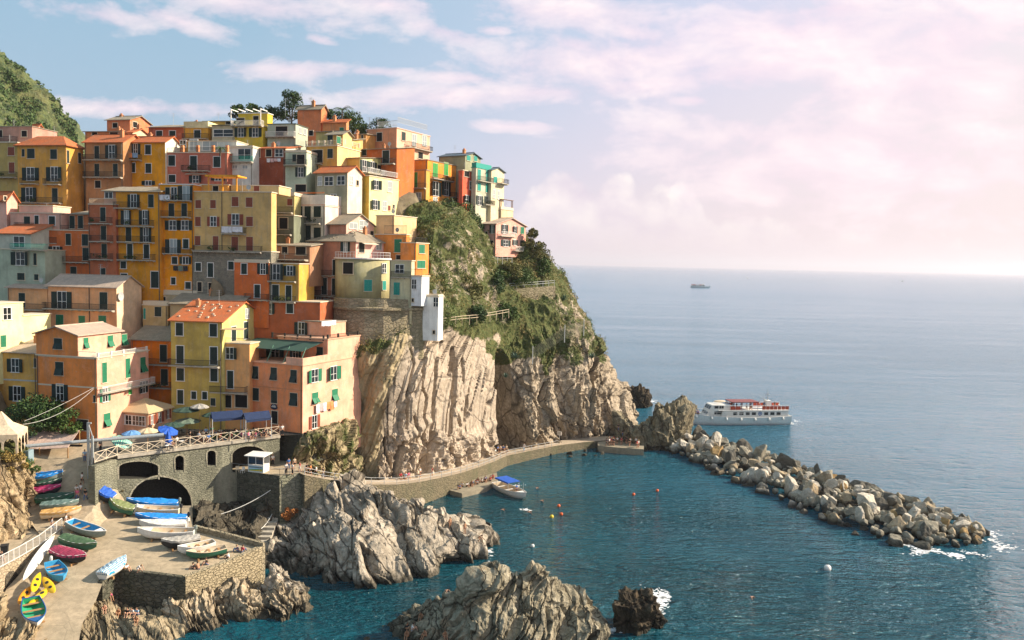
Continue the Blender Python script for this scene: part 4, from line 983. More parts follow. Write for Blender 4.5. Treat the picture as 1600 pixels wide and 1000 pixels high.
b = h.block(0, 1.8, h.W, h.dep, h.lf(390, 175)[1], (.58, .42, .08), fl(0, WHITE)); b.F('k', (400, 189, 8, 15), (376, 190, 12, 10))
pg = MB()
for k in range(5): pg.box(h.W * k / 4 - .08, -1.1, h.H + 3.2, h.W * k / 4 + .08, 1.7, h.H + 3.36)
for k in (0, 4): pg.box(h.W * k / 4 - .08, -1.1, h.H, h.W * k / 4 + .08, -.94, h.H + 3.19)
pg.build('pergola', WHITE, h.root)
h = House('grey green house with dark veranda opening on the skyline', 418, 462, 481, 194, 232, 171, -12, (.40, .43, .34), fl(0, flat('green_sheet', (.08, .10, .075), .8))); h.F('k', (440, 206, 18, 17)).BF(418, 462, 214, rail=WHITE).S('p', (469, 204, 4, 9), (476, 206, 4, 9))
h = House('tall orange red blind house among the hilltop trees', 465, 502, 511, 170, 215, 183, -16, (.58, .21, .11), gx(.9, SLATE, [(.6, .3, 1.1)]))
h = House('low orange house with tiled roof beside the hilltop trees', 504, 541, 545, 191, 222, 181, -16, (.58, .25, .12), shed(.6, RED_TILE)); h.F('g', (534, 203, 7, 7))
h = House('small orange cottage behind the pillared terrace', 537, 572, None, 210, 240, 176, -20, (.58, .31, .12), shed(.5, SLATE)); h.F('k', (566, 217, 3, 12))
h = House('little cream cottage with slate roof behind pillared terrace', 538, 551, 567, 219, 245, 171, -22, (.56, .38, .16), shed(.7, SLATE)); h.F('k', (545, 225, 7, 7))
h = House('large salmon house with roof railing on the skyline', 573, 620, 672, 200, 262, 177, -28, (.62, .28, .16), fl(0, stucco((.72, .48, .38))), sidecol=(.70, .42, .30))
h.F('k', (593, 214, 8, 13)).S('d', (630.5, 213, 6, 14)).S('p', (647, 219, 6, 18), (663, 220, 6, 16)).BS(634, 671, 233).S('o', (634, 242, 13, 16)).S('k', (657, 243, 7, 10)).rail_top('S', 622, 668, 198, GREYP, 1.2).rail_top('F', 590, 620, 198, GREYP, 1.2)
h = House('rust red house with slate roof below the large salmon house', 564, 620, None, 232, 285, 171, -24, (.48, .15, .06), shed(1.1, SLATE)); h.F('d', (569, 238, 8, 10)).F('D', (603, 246, 10, 21)).BF(584, 618, 256)
h = House('ochre cliff top house with bright green shutter and balcony', 628, 666, None, 266, 330, 178.3, -24, (.58, .31, .10), fl(0, SLATE), dep=1.6); h.F('l', (648.5, 281, 8, 24)).F('p', (654, 308, 8, 14)).BF(634, 666, 294).F('k', (631, 300, 5, 8))
h = House('vivid orange cliff top house with two green shuttered floors', 626, 668, 726, 250, 335, 180, -28, (.66, .27, .07), fl(0, SLATE))
h.S('l', (680, 266, 8, 22), (697, 264, 7, 20), (717.5, 267, 5, 11)).S('o', (680.5, 295, 15, 22), (697, 295, 13, 22)).S('p', (717, 297, 5, 17), (680, 313, 6, 9)).S('d', (697, 316, 6, 12), (717, 317, 4, 9)).BS(672, 705, 281).BS(704, 726, 309)
h = House('narrow red house between orange and green cliff top houses', 716, 723, 740, 266, 340, 185, -30, (.58, .13, .08), fl()); h.S('P', (735.5, 290, 4, 13)).S('o', (729, 311, 9, 12)).S('k', (729, 272, 7, 8))
h = House('tall grey green house with blue roof edge on the skyline', 686, 727, 751, 243, 340, 189, -30, (.30, .30, .20), gx(.9, flat('blue_slate', (.10, .13, .15), .7))); h.S('t', (732, 247, 6, 9), (743, 248, 5, 8))
h = House('pale green cliff top house with turquoise shutters', 737, 744, 768, 262, 345, 187, -30, (.46, .45, .34), fl(1.0, TEALS)); h.S('t', (748.5, 273, 5, 17), (761.5, 275, 5, 18), (748.5, 292, 5, 12), (761, 294, 5, 14)).S('o', (749, 313, 9, 14), (762, 312, 8, 10)).BS(745, 767, 284).BS(754, 768, 320)
h = House('slim cream house at the end of the cliff top row', 762, 768, 788, 266, 342, 191, -30, (.60, .52, .36), gx(.8, flat('blue_slate', (.10, .13, .15), .7))); h.S('t', (774, 281, 6, 9)).S('p', (772, 303, 3, 12), (779, 305, 3, 12)).BS(777, 788, 287, d=1.3)
h = House('tiny house with sun terrace and pergola at the row end', 780, 783, 802, 327, 345, 194, -30, (.52, .42, .28), fl(.5)); 
pg = MB()
for (u, v) in ((.1, .2), (.1, h.dep - .2), (h.W - .1, .2), (h.W - .1, h.dep - .2)): pg.box(u - .06, v - .06, h.H, u + .06, v + .06, h.H + 2.3)
pg.box(-.1, 0, h.H + 2.31, h.W + .1, h.dep, h.H + 2.42); pg.build('pergola', flat('brown_wood', (.20, .11, .06)), h.root)
h = House('pink villa perched on the headland with white balconies', 753, 775, 822, 350, 400, 187, -30, (.62, .33, .27), gx(1.6, PINK_SLATE), ext=.1, sidecol=(.64, .34, .27))
h.F('o', (769.5, 358, 6, 12)).F('k', (760, 366, 4, 8), (766, 387, 9, 22)).S('o', (788, 358, 9, 14), (804.5, 359, 7, 11), (790, 380, 13, 10), (804, 379, 7, 8)).S('g', (816, 360, 6, 11)).S('d', (816, 381, 7, 10)).BS(778, 800, 369, rail=WHITE).BS(800, 822, 392, rail=WHITE)
b = h.block(h.W * .3, 1, h.W - .8, h.dep - 1, -.16, (.62, .36, .24), fl(), name='lower_wall', z0=-3.6); b.S('k', (788, 403, 12, 12)).S('p', (808, 402, 7, 8))
# ---- round bastion and white turrets
c = P(567, 405, 150.5); zt = c.z; zb = P(567, 466, 146).z; r = 4.9
root = empty('bastion_house', (c.x, c.y, zb)); tag(root, 'round olive bastion house with white railed terrace', 'house')
def ringz(r, z, n=40): return [(r * math.cos(2 * PI * k / n), r * math.sin(2 * PI * k / n), z) for k in range(n)]
b = MB(); b.rings([ringz(r, -1), ringz(r, zt - zb)]); b.build('wall', stucco((.38, .345, .20)), root, True)
b = MB(); b.rings([ringz(r + .25, zt - zb), ringz(r + .25, zt - zb + .25)]); b.build('terrace_slab', WHITE, root)
b = MB(); n = 44
for k in range(n):
    a, a2 = 2 * PI * k / n, 2 * PI * (k + 1) / n; p = Vector((r * math.cos(a), r * math.sin(a), zt - zb + .25)); q = Vector((r * math.cos(a2), r * math.sin(a2), zt - zb + .25)); U = Vector((0, 0, 1))
    b.tube(p, p + U, .03, 4); b.tube(p + U, q + U, .035, 4); b.tube(p + U * .5, q + U * .5, .02, 4)
b.build('railing', WHITE, root)
for px, py, w, hh, s_ in ((544, 419, 2.0, 2.0, 'k'), (575, 446, 1.4, 1.9, 't'), (600, 446, 1.0, 1.7, 't'), (600, 419, 1.0, 1.6, 'P')):
    d = ray(px, py); o = EYE - Vector((c.x, c.y, 0)); dd = d.xy.dot(d.xy); bb = o.xy.dot(d.xy); k = (-bb - math.sqrt(max(0.0001, bb * bb - dd * (o.xy.dot(o.xy) - r * r)))) / dd
    p = o + d * k; a = math.atan2(p.y, p.x)
    make_window(root, Matrix.Translation((p.x * 1.006, p.y * 1.006, p.z - zb)) @ Matrix.Rotation(a + PI / 2, 4, 'Z'), w, hh, s_)
RUB = masonry('rubble_wall', (.46, .38, .25), (.30, .25, .16), 1.2, (.2, .17, .11), .1, (.20, .18, .09))
wl = [P(522, 466, 146), P(545, 466, 143.8), P(570, 466, 143), P(600, 466, 143.5), P(632, 466, 145), P(662, 470, 147)]
b = MB(); rings_ = []
for zz, k in ((zb, 0), (zb - 1.4, .15), (zb - 1.5, .75), (zb - 1.9, .75), (zb - 2.0, .2), (zb - 6, .4), (zb - 10.5, .6)):
    rings_.append([(p.x * (1 - 0), p.y - k, zz) for p in wl] + [(wl[-1].x + 1, 158, zz), (wl[0].x - 1, 158, zz)])
b.rings(rings_); tag(b.build('retaining_wall', RUB), 'rubble stone retaining wall with ledge under the round bastion house', 'wall')
h = House('pale green plaster annexe with turquoise door beside bastion', 609, 643, 648, 408, 470, 145.2, -20, (.52, .48, .32), fl()); h.F('P', (624.5, 420, 12, 13)).F('t', (620, 451, 9, 19)).BF(612, 642, 433, d=.3).pipe('F', 609.5)
h = House('small bluish white turret house with railing on top', 640, 659, 663, 432, 478, 144.6, -20, (.66, .68, .68), fl(), ext=.05, dep=3); h.F('P', (647, 444, 7, 15)).F('k', (645, 469, 4, 6)).rail_top('F', 640, 659, 431, IRON, 1.2)
h = House('tall white watch tower standing on the cliff edge', 661, 685, 689, 464, 531, 146, -12, (.74, .70, .66), fl(.25), ext=0.2, dep=3.0); h.F('P', (681, 472, 6, 15)).F('k', (678, 519, 3, 5))
# ------------------------------------------------------------------ ground under the village
A = np.array(ANCH)
gxx, gyy = np.meshgrid(np.arange(-128, 30, 1.6), np.arange(118, 262, 1.6))
d2 = (gxx[..., None] - A[:, 0]) ** 2 + (gyy[..., None] - A[:, 1]) ** 2
wt = 1 / (d2 + .6) ** 2.2
Z = (wt * A[:, 2]).sum(-1) / wt.sum(-1) - 1.2
dn = np.sqrt(d2.min(-1))
edge = np.interp(gyy[:, 0], [118, 126, 134, 142, 150, 158, 166, 176, 190, 205, 260], [-62, -58, -54, -48, -42, -36, -29, -19, -9, 0, 2])[:, None]
Z = Z - np.clip((gxx - edge) * 3.5, 0, 120)
low = np.clip((dn - 6) * .25, 0, 12)
Z = Z - low
Z += .5 * fbm(np.stack([gxx * .3, gyy * .3, gxx * 0], -1), 3, 11)
EARTH = flat('earth', (.16, .13, .08), .95, var=.4, scale=.6)
hill = link('village_hillside', np_mesh('village_hillside', np.stack([gxx, gyy, Z], -1), grid_faces(*gxx.shape)), EARTH); tag(hill, kind='structure')
# ------------------------------------------------------------------ square, street, boat ramp
from mathutils.geometry import delaunay_2d_cdt
PZ = 14.5
def zr(X, Y):
    """boat ramp, and the street that climbs to the square on its left"""
    lo = float(np.interp(Y, [78, 86, 95, 104, 109, 113, 117, 121.5], [2.6, 4.5, 6.2, 7.4, 7.9, 8.3, 10.8, PZ])) - .07 * max(-18, min(34, X + 62)) * max(0., min(1., (119 - Y) / 6))
    st = float(np.interp(Y, [100, 104, 107, 109, 111, 114, 121.5], [6.9, 7.5, 8.5, 9.9, 11.6, 13.3, PZ])); k = max(0., min(1., (-52.9 - X) / 1.1))
    return max(lo, lo + (st - lo) * k) if Y > 100 else lo
def GR(px, py):
    lo, hi = 60.0, 140.0
    for _ in range(50):
        m_ = (lo + hi) / 2; p = P(px, py, m_)
        if p.z > zr(p.x, p.y): lo = m_
        else: hi = m_
    return P(px, py, lo)
def region(name, pts, zf, sp=1.5, mat=None, jit=0):
    xy = [Vector((p[0], p[1])) for p in pts]; n = len(xy)
    xs = [p.x for p in xy]; ys = [p.y for p in xy]
    inner = [Vector((x + random.uniform(-.2, .2), y + random.uniform(-.2, .2))) for x in np.arange(min(xs), max(xs), sp) for y in np.arange(min(ys), max(ys), sp)]
    v, e, f, *_ = delaunay_2d_cdt(xy + inner, [(k, (k + 1) % n) for k in range(n)], [list(range(n))], 1, 1e-4)
    me = bpy.data.meshes.new(name)
    me.from_pydata([(p.x, p.y, zf(p.x, p.y)) for p in v], [], [q if (v[q[1]] - v[q[0]]).cross(v[q[2]] - v[q[0]]) > 0 else q[::-1] for q in f]); me.update()
    return link(name, me, mat)
def paving(name, c1, c2):
    t = NT(name); v = t.n('ShaderNodeNewGeometry').outputs['Position']
    n = t.noise(v, .18, 5, .65); n2 = t.noise(v, 1.4, 6, .7)
    c = t.mix(t.ramp(n, [(.35, 0), (.65, 1)]), c1, c2); c = t.mix(t.ramp(n2, [(.4, .55), (.6, 0)]), c, mul(c2, .7))
    ed = t.voro(v, .32, 'DISTANCE_TO_EDGE'); c = t.mix(t.ramp(ed, [(0, .5), (.012, 0)]), c, mul(c2, .45))
    t.bump(n2, .04, .8); t.out(c, .9); t.set(t.b.inputs['Specular IOR Level'], .2); return t.m
RAMPM = paving('ramp_concrete', (.47, .37, .25), (.33, .27, .18))
SQM = paving('square_paving', (.30, .26, .20), (.20, .18, .14))
outl = [(152, 692), (149, 742), (203, 784), (252, 790), (300, 790), (302, 830), (358, 844), (411, 858), (350, 884), (290, 906), (236, 899), (182, 893), (160, 912), (150, 938), (128, 975), (120, 1020), (-30, 1020), (0, 985), (0, 945), (10, 920), (30, 898), (50, 868), (66, 840), (35, 800), (30, 745), (30, 691)]
ro = region('boat_ramp', [GR(*p) for p in outl], zr, .9, RAMPM); tag(ro, kind='structure')
STONE = masonry('quay_stone', (.40, .34, .23), (.26, .22, .15), 1.5, (.16, .14, .1), .09, (.13, .12, .07))
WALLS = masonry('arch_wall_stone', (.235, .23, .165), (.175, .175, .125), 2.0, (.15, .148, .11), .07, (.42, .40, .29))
DARKSTONE = masonry('shaded_quay_stone', (.16, .15, .11), (.09, .085, .06), 1.4, (.05, .05, .04), .1, (.04, .05, .03))  # darker copy of the quay stone: the walls' shade is in the colour
def stone_wall(name, label, top, h0, th=.6, mat=STONE, cap=True, inward=1, up=0.0):
    """wall following 3-D top points down to z=h0"""
    b = MB(); n = len(top)
    f = [Vector(p) for p in top]; bk = []
    for k in range(n):
        d = (f[min(k + 1, n - 1)] - f[max(k - 1, 0)]); nn = Vector((-d.y, d.x, 0)).normalized() * th * inward; bk.append(f[k] + nn)
    U = Vector((0, 0, up))
    for k in range(n - 1):
        A, B, C, D = f[k], f[k + 1], bk[k + 1], bk[k]
        lo = [Vector((v.x, v.y, h0 if not callable(h0) else h0(v.x, v.y))) for v in (A, B, C, D)]
        b.add(lo + [A + U, B + U, C + U, D + U], [(3, 2, 1, 0), (4, 5, 6, 7), (0, 1, 5, 4), (1, 2, 6, 5), (2, 3, 7, 6), (3, 0, 4, 7)])
    o = b.build(name, mat); bm = bmesh.new(); bm.from_mesh(o.data); bmesh.ops.remove_doubles(bm, verts=bm.verts, dist=.001); bmesh.ops.recalc_face_normals(bm, faces=bm.faces); bm.to_mesh(o.data); bm.free()
    if label: tag(o, label, 'wall')
    return o
def up(p, z): p = Vector(p); p.z += z; return p
stone_wall('quay_wall', 'pale rubble retaining wall with sunlit face below the beached dinghies', [GR(290, 906), GR(350, 884), GR(411, 858)], -1, .7, masonry('pale_rubble', (.52, .43, .28), (.40, .33, .21), 1.9, (.16, .13, .08), .12, (.30, .25, .15)), up=.35)
stone_wall('quay_wall', 'low parapet wall along the back of the boat terrace', [GR(302, 830), GR(358, 844), GR(411, 858)], lambda x, y: -1, .45, STONE, up=.75)
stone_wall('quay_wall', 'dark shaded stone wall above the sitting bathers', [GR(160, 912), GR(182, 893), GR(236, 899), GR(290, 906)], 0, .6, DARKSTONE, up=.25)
# the arched wall under the square
ft = [P(148, 726, 27.5 * 1300 / (726 - 393.7)), P(183, 714, 27.5 * 1300 / (714 - 394.2)), P(437, 683, 27.5 * 1300 / (683 - 402.2))]
for p in ft: p.z = PZ
def wall_plane(A, B, name, label, holes, z0, z1, th, mat, depth=2.6):
    u = (B - A); L = u.length; u.normalize(); nrm = Vector((u.y, -u.x, 0))
    def loc(px, py):
        d = ray(px, py); k = (A - EYE).dot(nrm) / d.dot(nrm); p = EYE + d * k; return ((p - A).dot(u), p.z)
    H = [[loc(*q) for q in hp] for hp in holes]
    outer = [(0, z0), (L, z0), (L, z1), (0, z1)]
    polys = [[Vector((x, z, 0)) for x, z in outer]] + [[Vector((x, z, 0)) for x, z in hp] for hp in H]
    flat_ = [v for p in polys for v in p]
    tris = tessellate_polygon(polys)
    b = MB(); W3 = lambda v, d=0: A + u * v[0] + Vector((0, 0, v[1] - A.z)) - nrm * d
    b.add([W3((v.x, v.y)) for v in flat_], [tuple(t_) for t_ in tris])
    o_ = MB()
    for hp in H:
        n = len(hp); o_.add([W3(v) for v in hp] + [W3(v, depth) for v in hp], [(k, (k + 1) % n, n + (k + 1) % n, n + k) for k in range(n)] + [tuple(range(n, 2 * n))])
    b.add([W3((0, z0)), W3((L, z0)), W3((L, z1)), W3((0, z1)), W3((0, z0), depth + .3), W3((L, z0), depth + .3), W3((L, z1), depth + .3), W3((0, z1), depth + .3)], [(0, 3, 7, 4), (1, 5, 6, 2), (3, 2, 6, 7), (4, 7, 6, 5)])
    o = b.build(name, mat); bm = bmesh.new(); bm.from_mesh(o.data); bmesh.ops.remove_doubles(bm, verts=bm.verts, dist=.001); bmesh.ops.recalc_face_normals(bm, faces=bm.faces); bm.to_mesh(o.data); bm.free()
    tag(o, label, 'wall')
    bm = bmesh.new(); rc = o_.build('arch_recess', flat('soot_dark_stone', (.03, .028, .022), .95, var=.5), o); bm.from_mesh(rc.data); bmesh.ops.recalc_face_normals(bm, faces=bm.faces); bm.to_mesh(rc.data); bm.free()  # recess shade painted as near-black stone on reveals and back
    # voussoir rings, proud of the face
    vb = MB()
    for hp in H:
        cx = sum(v[0] for v in hp) / len(hp); cz = sum(v[1] for v in hp) / len(hp); n = len(hp)
        big = [(cx + (v[0] - cx) * (1 + .32 / max(.6, abs(v[0] - cx) + abs(v[1] - cz)) ), cz + (v[1] - cz) * (1 + .32 / max(.6, abs(v[0] - cx) + abs(v[1] - cz)))) for v in hp]
        for k in range(n - 1):
            q = [W3(hp[k], -.06), W3(hp[k + 1], -.06), W3(big[k + 1], -.06), W3(big[k], -.06)]
            r = [p + nrm * -.09 for p in q]
            vb.add(q + r, [(0, 1, 2, 3), (7, 6, 5, 4), (0, 4, 5, 1), (1, 5, 6, 2), (2, 6, 7, 3), (3, 7, 4, 0)])
    vb.build('arch_surround', masonry('arch_blocks', (.40, .37, .27), (.30, .28, .2), 2.2), o)
    return o, u, nrm
def arch(x0, x1, ytop, yspring, ybot, n=12):
    c, r = (x0 + x1) / 2, (x1 - x0) / 2
    return [(x0, ybot)] + [(c - r * math.cos(PI * k / n), yspring - (yspring - ytop) * math.sin(PI * k / n)) for k in range(n + 1)] + [(x1, ybot)]
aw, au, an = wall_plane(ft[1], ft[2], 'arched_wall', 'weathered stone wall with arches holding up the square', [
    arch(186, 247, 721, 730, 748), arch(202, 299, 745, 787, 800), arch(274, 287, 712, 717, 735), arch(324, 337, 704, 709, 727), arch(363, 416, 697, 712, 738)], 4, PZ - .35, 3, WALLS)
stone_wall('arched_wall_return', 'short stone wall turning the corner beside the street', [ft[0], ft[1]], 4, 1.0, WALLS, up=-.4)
b = MB(); b.prism([tuple((p + an * .25).xy) for p in (ft[1], ft[2])] + [tuple((p - an * .6).xy) for p in (ft[2], ft[1])], PZ - .345, PZ + .05); b.build('coping', CONC, aw)
# square paving: from the railing back to the houses
sq = [ft[0], ft[1], ft[2], P(470, 684, 128), P(480, 690, 140), P(400, 660, 146), P(270, 640, 146), Vector((-115, 146, 0)), Vector((-115, 121.4, 0)), P(152, 691, 121.4)]
s_ = region('town_square', sq, lambda x, y: PZ, 2, SQM); tag(s_, kind='structure')
# X-braced railing
def xfence(name, label, pts, h=1.35, step=2.0, mat=CREAM):
    root = empty(name, pts[0]); tag(root, label, 'railing')
    pb, rb = MB(), MB(); o0 = Vector(pts[0])
    for A, B in zip(pts[:-1], pts[1:]):
        A, B = Vector(A) - o0, Vector(B) - o0; n = max(1, round((B - A).length / step))
        for k in range(n + 1):
            p = A.lerp(B, k / n); q = MB(); q.tube(p, p + Vector((0, 0, h + .06)), .06, 6)
            if k < n or (B + o0 - Vector(pts[-1])).length < .01: q.build('post', mat, root)
        for k in range(n):
            p, q = A.lerp(B, k / n), A.lerp(B, (k + 1) / n); U = Vector((0, 0, 1)); x = MB()
            x.tube(p + U * .12, q + U * .12, .045, 5); x.tube(p + U * h, q + U * h, .045, 5); x.tube(p + U * .14, q + U * (h - .02), .04, 5); x.tube(q + U * .14, p + U * (h - .02), .04, 5)
            x.build('brace_panel', mat, root)
    return root
U1 = Vector((0, 0, .05))
xfence('square_railing', 'cream cross braced railing along the edge of the square', [ft[0] + U1, ft[1] + U1, ft[2] + U1])
# kiosk terrace and path along the cliff
KZ = 10.0
kt = [P(358, 738, 32 * 1300 / 337.4), P(437, 748, 32 * 1300 / 345.5), P(476, 742, 32 * 1300 / 338.8)]
for p in kt: p.z = KZ
kk = [kt[0], kt[1], kt[2], P(480, 700, 130), P(450, 690, 131), ft[2] + Vector((-3, 1.6, 0)), kt[0] + Vector((2, 4, 0))]
k_ = region('kiosk_terrace', kk, lambda x, y: KZ, 2, RAMPM); tag(k_, kind='structure')
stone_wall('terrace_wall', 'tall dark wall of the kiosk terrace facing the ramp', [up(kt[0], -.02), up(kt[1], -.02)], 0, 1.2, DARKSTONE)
stone_wall('terrace_wall', 'sunlit end wall of the kiosk terrace facing the path', [up(kt[1], -.02), up(kt[2], -.02)], 1, 1.2, masonry('mossy_stone', (.36, .34, .25), (.24, .24, .17), 1.3, (.14, .14, .1), .09, (.16, .18, .09)))
pth = [(476, 742, 10.0), (505, 748, 8.9), (540, 753, 7.5), (580, 757, 6.0), (620, 757, 4.9), (655, 753, 4.2), (690, 746, 3.6), (720, 739, 3.2), (748, 730, 2.8), (772, 721, 2.4), (792, 712, 2.2), (830, 704, 2.0), (872, 696, 1.8), (910, 691, 1.7), (945, 688, 1.6), (968, 687, 1.6)]
near = [G(*p) for p in pth]
pm = MB(); far = []
for k, p in enumerate(near):
    d = near[min(k + 1, len(near) - 1)] - near[max(k - 1, 0)]; nn = Vector((-d.y, d.x, 0)).normalized(); far.append(p + nn * 4.2)
pm.v = near + far; n = len(near); pm.f = [(k, k + 1, n + k + 1, n + k) for k in range(n - 1)]
tag(pm.build('cliff_path', paving('path_concrete', (.50, .40, .29), (.40, .33, .24))), kind='structure')
stone_wall('path_wall', 'stone sea wall carrying the path along the foot of the cliff', [up(p, -.01) for p in near], -1, .5, masonry('sea_wall', (.24, .20, .125), (.16, .14, .09), 1.6, (.12, .11, .08), .08, (.10, .11, .06)))
root = empty('path_railing', near[0]); tag(root, 'thin grey handrail along the cliff foot path', 'railing'); x = MB()
for k in range(0, 12):
    a, c = near[k] - near[0], near[k + 1] - near[0]; m_ = max(1, int((c - a).length / 2.2))
    for j in range(m_): q = a.lerp(c, j / m_); y = MB(); y.tube(q, q + Vector((0, 0, 1.1)), .05, 5); y.build('post', GREYP, root)
    for zz in (.55, 1.1): x.tube(a + Vector((0, 0, zz)), c + Vector((0, 0, zz)), .035, 5)
x.build('rail', GREYP, root)
# low landing quays in the harbour
def slab(name, label, pp, z, t_=.9, mat=CONC, kind=None):
    q = [G(px, py, z) for px, py in pp]; b = MB(); b.prism([tuple(p.xy) for p in q], z - t_ - 1.5, z)
    o = b.build(name, mat); bm = bmesh.new(); bm.from_mesh(o.data); bmesh.ops.recalc_face_normals(bm, faces=bm.faces); bm.to_mesh(o.data); bm.free(); tag(o, kind='structure'); return o
QUAYM = paving('quay_concrete', (.36, .31, .22), (.24, .21, .15))
slab('landing_quay', '', [(703, 766), (722, 771), (760, 762), (778, 750), (776, 738), (740, 748), (705, 756)], 0.8, mat=QUAYM)
slab('harbour_quay', '', [(934, 696), (962, 699), (990, 701), (1006, 702), (1006, 693), (960, 684), (934, 688)], 1.4, mat=QUAYM)
# ------------------------------------------------------------------ rocks
def Bk(px, D, z=-1.5):
    d = ray(px, 800); p = EYE + d * (D / d.y); p.z = z; return p
rows = [[G(415, 880, -1.5), G(440, 918, -1.5), G(500, 932, -1.5), G(560, 930, -1.5), G(640, 912, -1.5), G(700, 895, -1.5), G(745, 880, -1.5), G(764, 858, -1.5), G(752, 838, -1.5)],
 [P(*p) for p in ((424, 862, 115), (452, 885, 109), (500, 893, 106.5), (560, 890, 106), (640, 878, 108), (700, 866, 111.5), (740, 860, 116), (757, 846, 119.5), (745, 832, 124))],
 [P(*p) for p in ((430, 830, 121), (462, 845, 115), (505, 840, 111.5), (560, 838, 111), (635, 835, 112.5), (696, 832, 115.5), (733, 838, 118), (750, 838, 121), (738, 826, 126))],
 [P(*p) for p in ((440, 800, 128), (478, 808, 120), (512, 800, 117.5), (562, 798, 117), (628, 802, 117), (688, 812, 118.5), (722, 822, 120.5), (738, 830, 122.5), (730, 822, 127))],
 [P(*p) for p in ((452, 770, 133), (490, 768, 128), (532, 757, 126), (578, 762, 123), (625, 774, 122), (668, 797, 121.5), (700, 810, 123), (724, 820, 124.5), (722, 820, 129))],
 [Bk(458, 141), Bk(490, 139), Bk(530, 137), Bk(580, 135), Bk(625, 133), Bk(665, 131), Bk(695, 130), Bk(715, 129.5), Bk(716, 131)]]
reef, _ = loft_obj('harbour_reef', rows, 330, 300, REEF, seed=21, blk=1.25, bsc=.55, sdir=(.9, .1, .35), rib=.4, ribf=.30, crack=1.5, lump=1.5, lumpf=.17, fine=.08); tag(reef, kind='structure')
rows = [[P(px, 1120, 84) for px in (560, 610, 650, 690, 730, 765, 800, 830, 860, 890, 920, 950, 970)],
 [P(*p) for p in ((570, 1040, 88), (612, 1030, 88), (650, 1020, 87), (690, 1010, 86), (730, 1000, 86), (765, 990, 86), (800, 990, 86.5), (830, 985, 87), (860, 985, 87), (890, 995, 88), (918, 1000, 90), (940, 1010, 92), (950, 1010, 94))],
 [P(*p) for p in ((585, 1010, 91), (618, 995, 91), (652, 980, 90), (690, 965, 89), (728, 950, 89), (762, 935, 88.5), (800, 940, 89), (828, 930, 89.5), (858, 925, 89.5), (888, 955, 91), (915, 965, 93), (934, 985, 94), (940, 995, 96))],
 [P(*p) for p in ((595, 1000, 94), (628, 978, 94), (660, 958, 93), (694, 946, 92), (730, 920, 91), (768, 893, 90.5), (806, 914, 91), (832, 893, 91), (854, 890, 91.5), (882, 928, 93), (908, 945, 95), (930, 968, 96), (936, 985, 98))],
 [Bk(600, 100), Bk(640, 99), Bk(672, 98), Bk(700, 97), Bk(735, 96), Bk(770, 95), Bk(806, 95), Bk(832, 95), Bk(854, 95), Bk(882, 97), Bk(908, 98.5), Bk(932, 99.5), Bk(938, 101)]]
crag, _ = loft_obj('foreground_crag', rows, 340, 150, CRAG, seed=33, blk=.9, bsc=.75, sdir=(.8, .3, -.6), rib=.6, ribf=.6, crack=.8, lump=.9, lumpf=.3, fine=.12); tag(crag, kind='structure')
rows = [[P(px, 1130, 84) for px in (190, 250, 300, 350, 400, 450, 490, 520, 525)],
 [P(*p) for p in ((200, 1010, 88), (255, 1010, 89), (300, 1005, 90), (350, 1000, 91), (400, 1000, 92), (450, 1000, 92), (482, 1010, 93), (505, 1020, 95), (512, 1010, 97))],
 [P(*p) for p in ((240, 985, 91), (272, 960, 92.5), (300, 938, 94), (350, 932, 95), (400, 935, 96), (445, 938, 96), (476, 945, 96.5), (494, 970, 97), (500, 975, 99))],
 [P(*p) for p in ((255, 960, 94), (278, 930, 95.5), (305, 915, 97), (352, 914, 98.5), (405, 912, 101), (440, 915, 100), (470, 924, 100), (488, 940, 100), (494, 955, 102))],
 [Bk(225, 100, .5), Bk(285, 99, .5), Bk(310, 102, .5), Bk(352, 104), Bk(405, 107), Bk(440, 107), Bk(470, 105), Bk(490, 104), Bk(500, 104)]]
cr2, _ = loft_obj('shore_crag', rows, 260, 150, rock_mat('shore_rock', (.58, .47, .33), (.34, .27, .17), DRK, (1, .3, .35), 1.2), seed=41, blk=.8, sdir=(.9, .3, .3), rib=.6, ribf=.55, crack=.9, lump=.7, lumpf=.3, fine=.1); tag(cr2, kind='structure')
rows = [[P(px, 1150, 82) for px in (110, 160, 200, 250, 300)],
 [P(*p) for p in ((122, 1000, 86.5), (160, 995, 87.5), (200, 988, 88), (250, 978, 89), (288, 975, 90))],
 [P(*p) for p in ((138, 955, 90), (165, 945, 92), (200, 960, 92.5), (250, 956, 93), (285, 956, 94))],
 [P(*p) for p in ((150, 924, 93), (166, 918, 95.5), (200, 938, 96.8), (245, 940, 97), (286, 944, 97.5))],
 [P(*p) for p in ((155, 915, 96), (170, 912, 99), (200, 930, 102), (245, 935, 103), (300, 935, 103))]]
br, _ = loft_obj('bathing_rock', rows, 130, 120, rock_mat('bathing_rock', (.42, .34, .22), (.26, .21, .13), DRK, (1, .6, .2), 1.2, wet=False), seed=45, sdir=(.8, .6, .1), rib=.25, ribf=.7, crack=.3, lump=.25, lumpf=.4, fine=.12, blk=.35); tag(br, kind='structure')
bigrock_later = [('shore_rock', 'rounded grey rock beyond the end of the rubble quay wall', (440, 925), 101, (3.0, 2.6, 3.2), 17)]
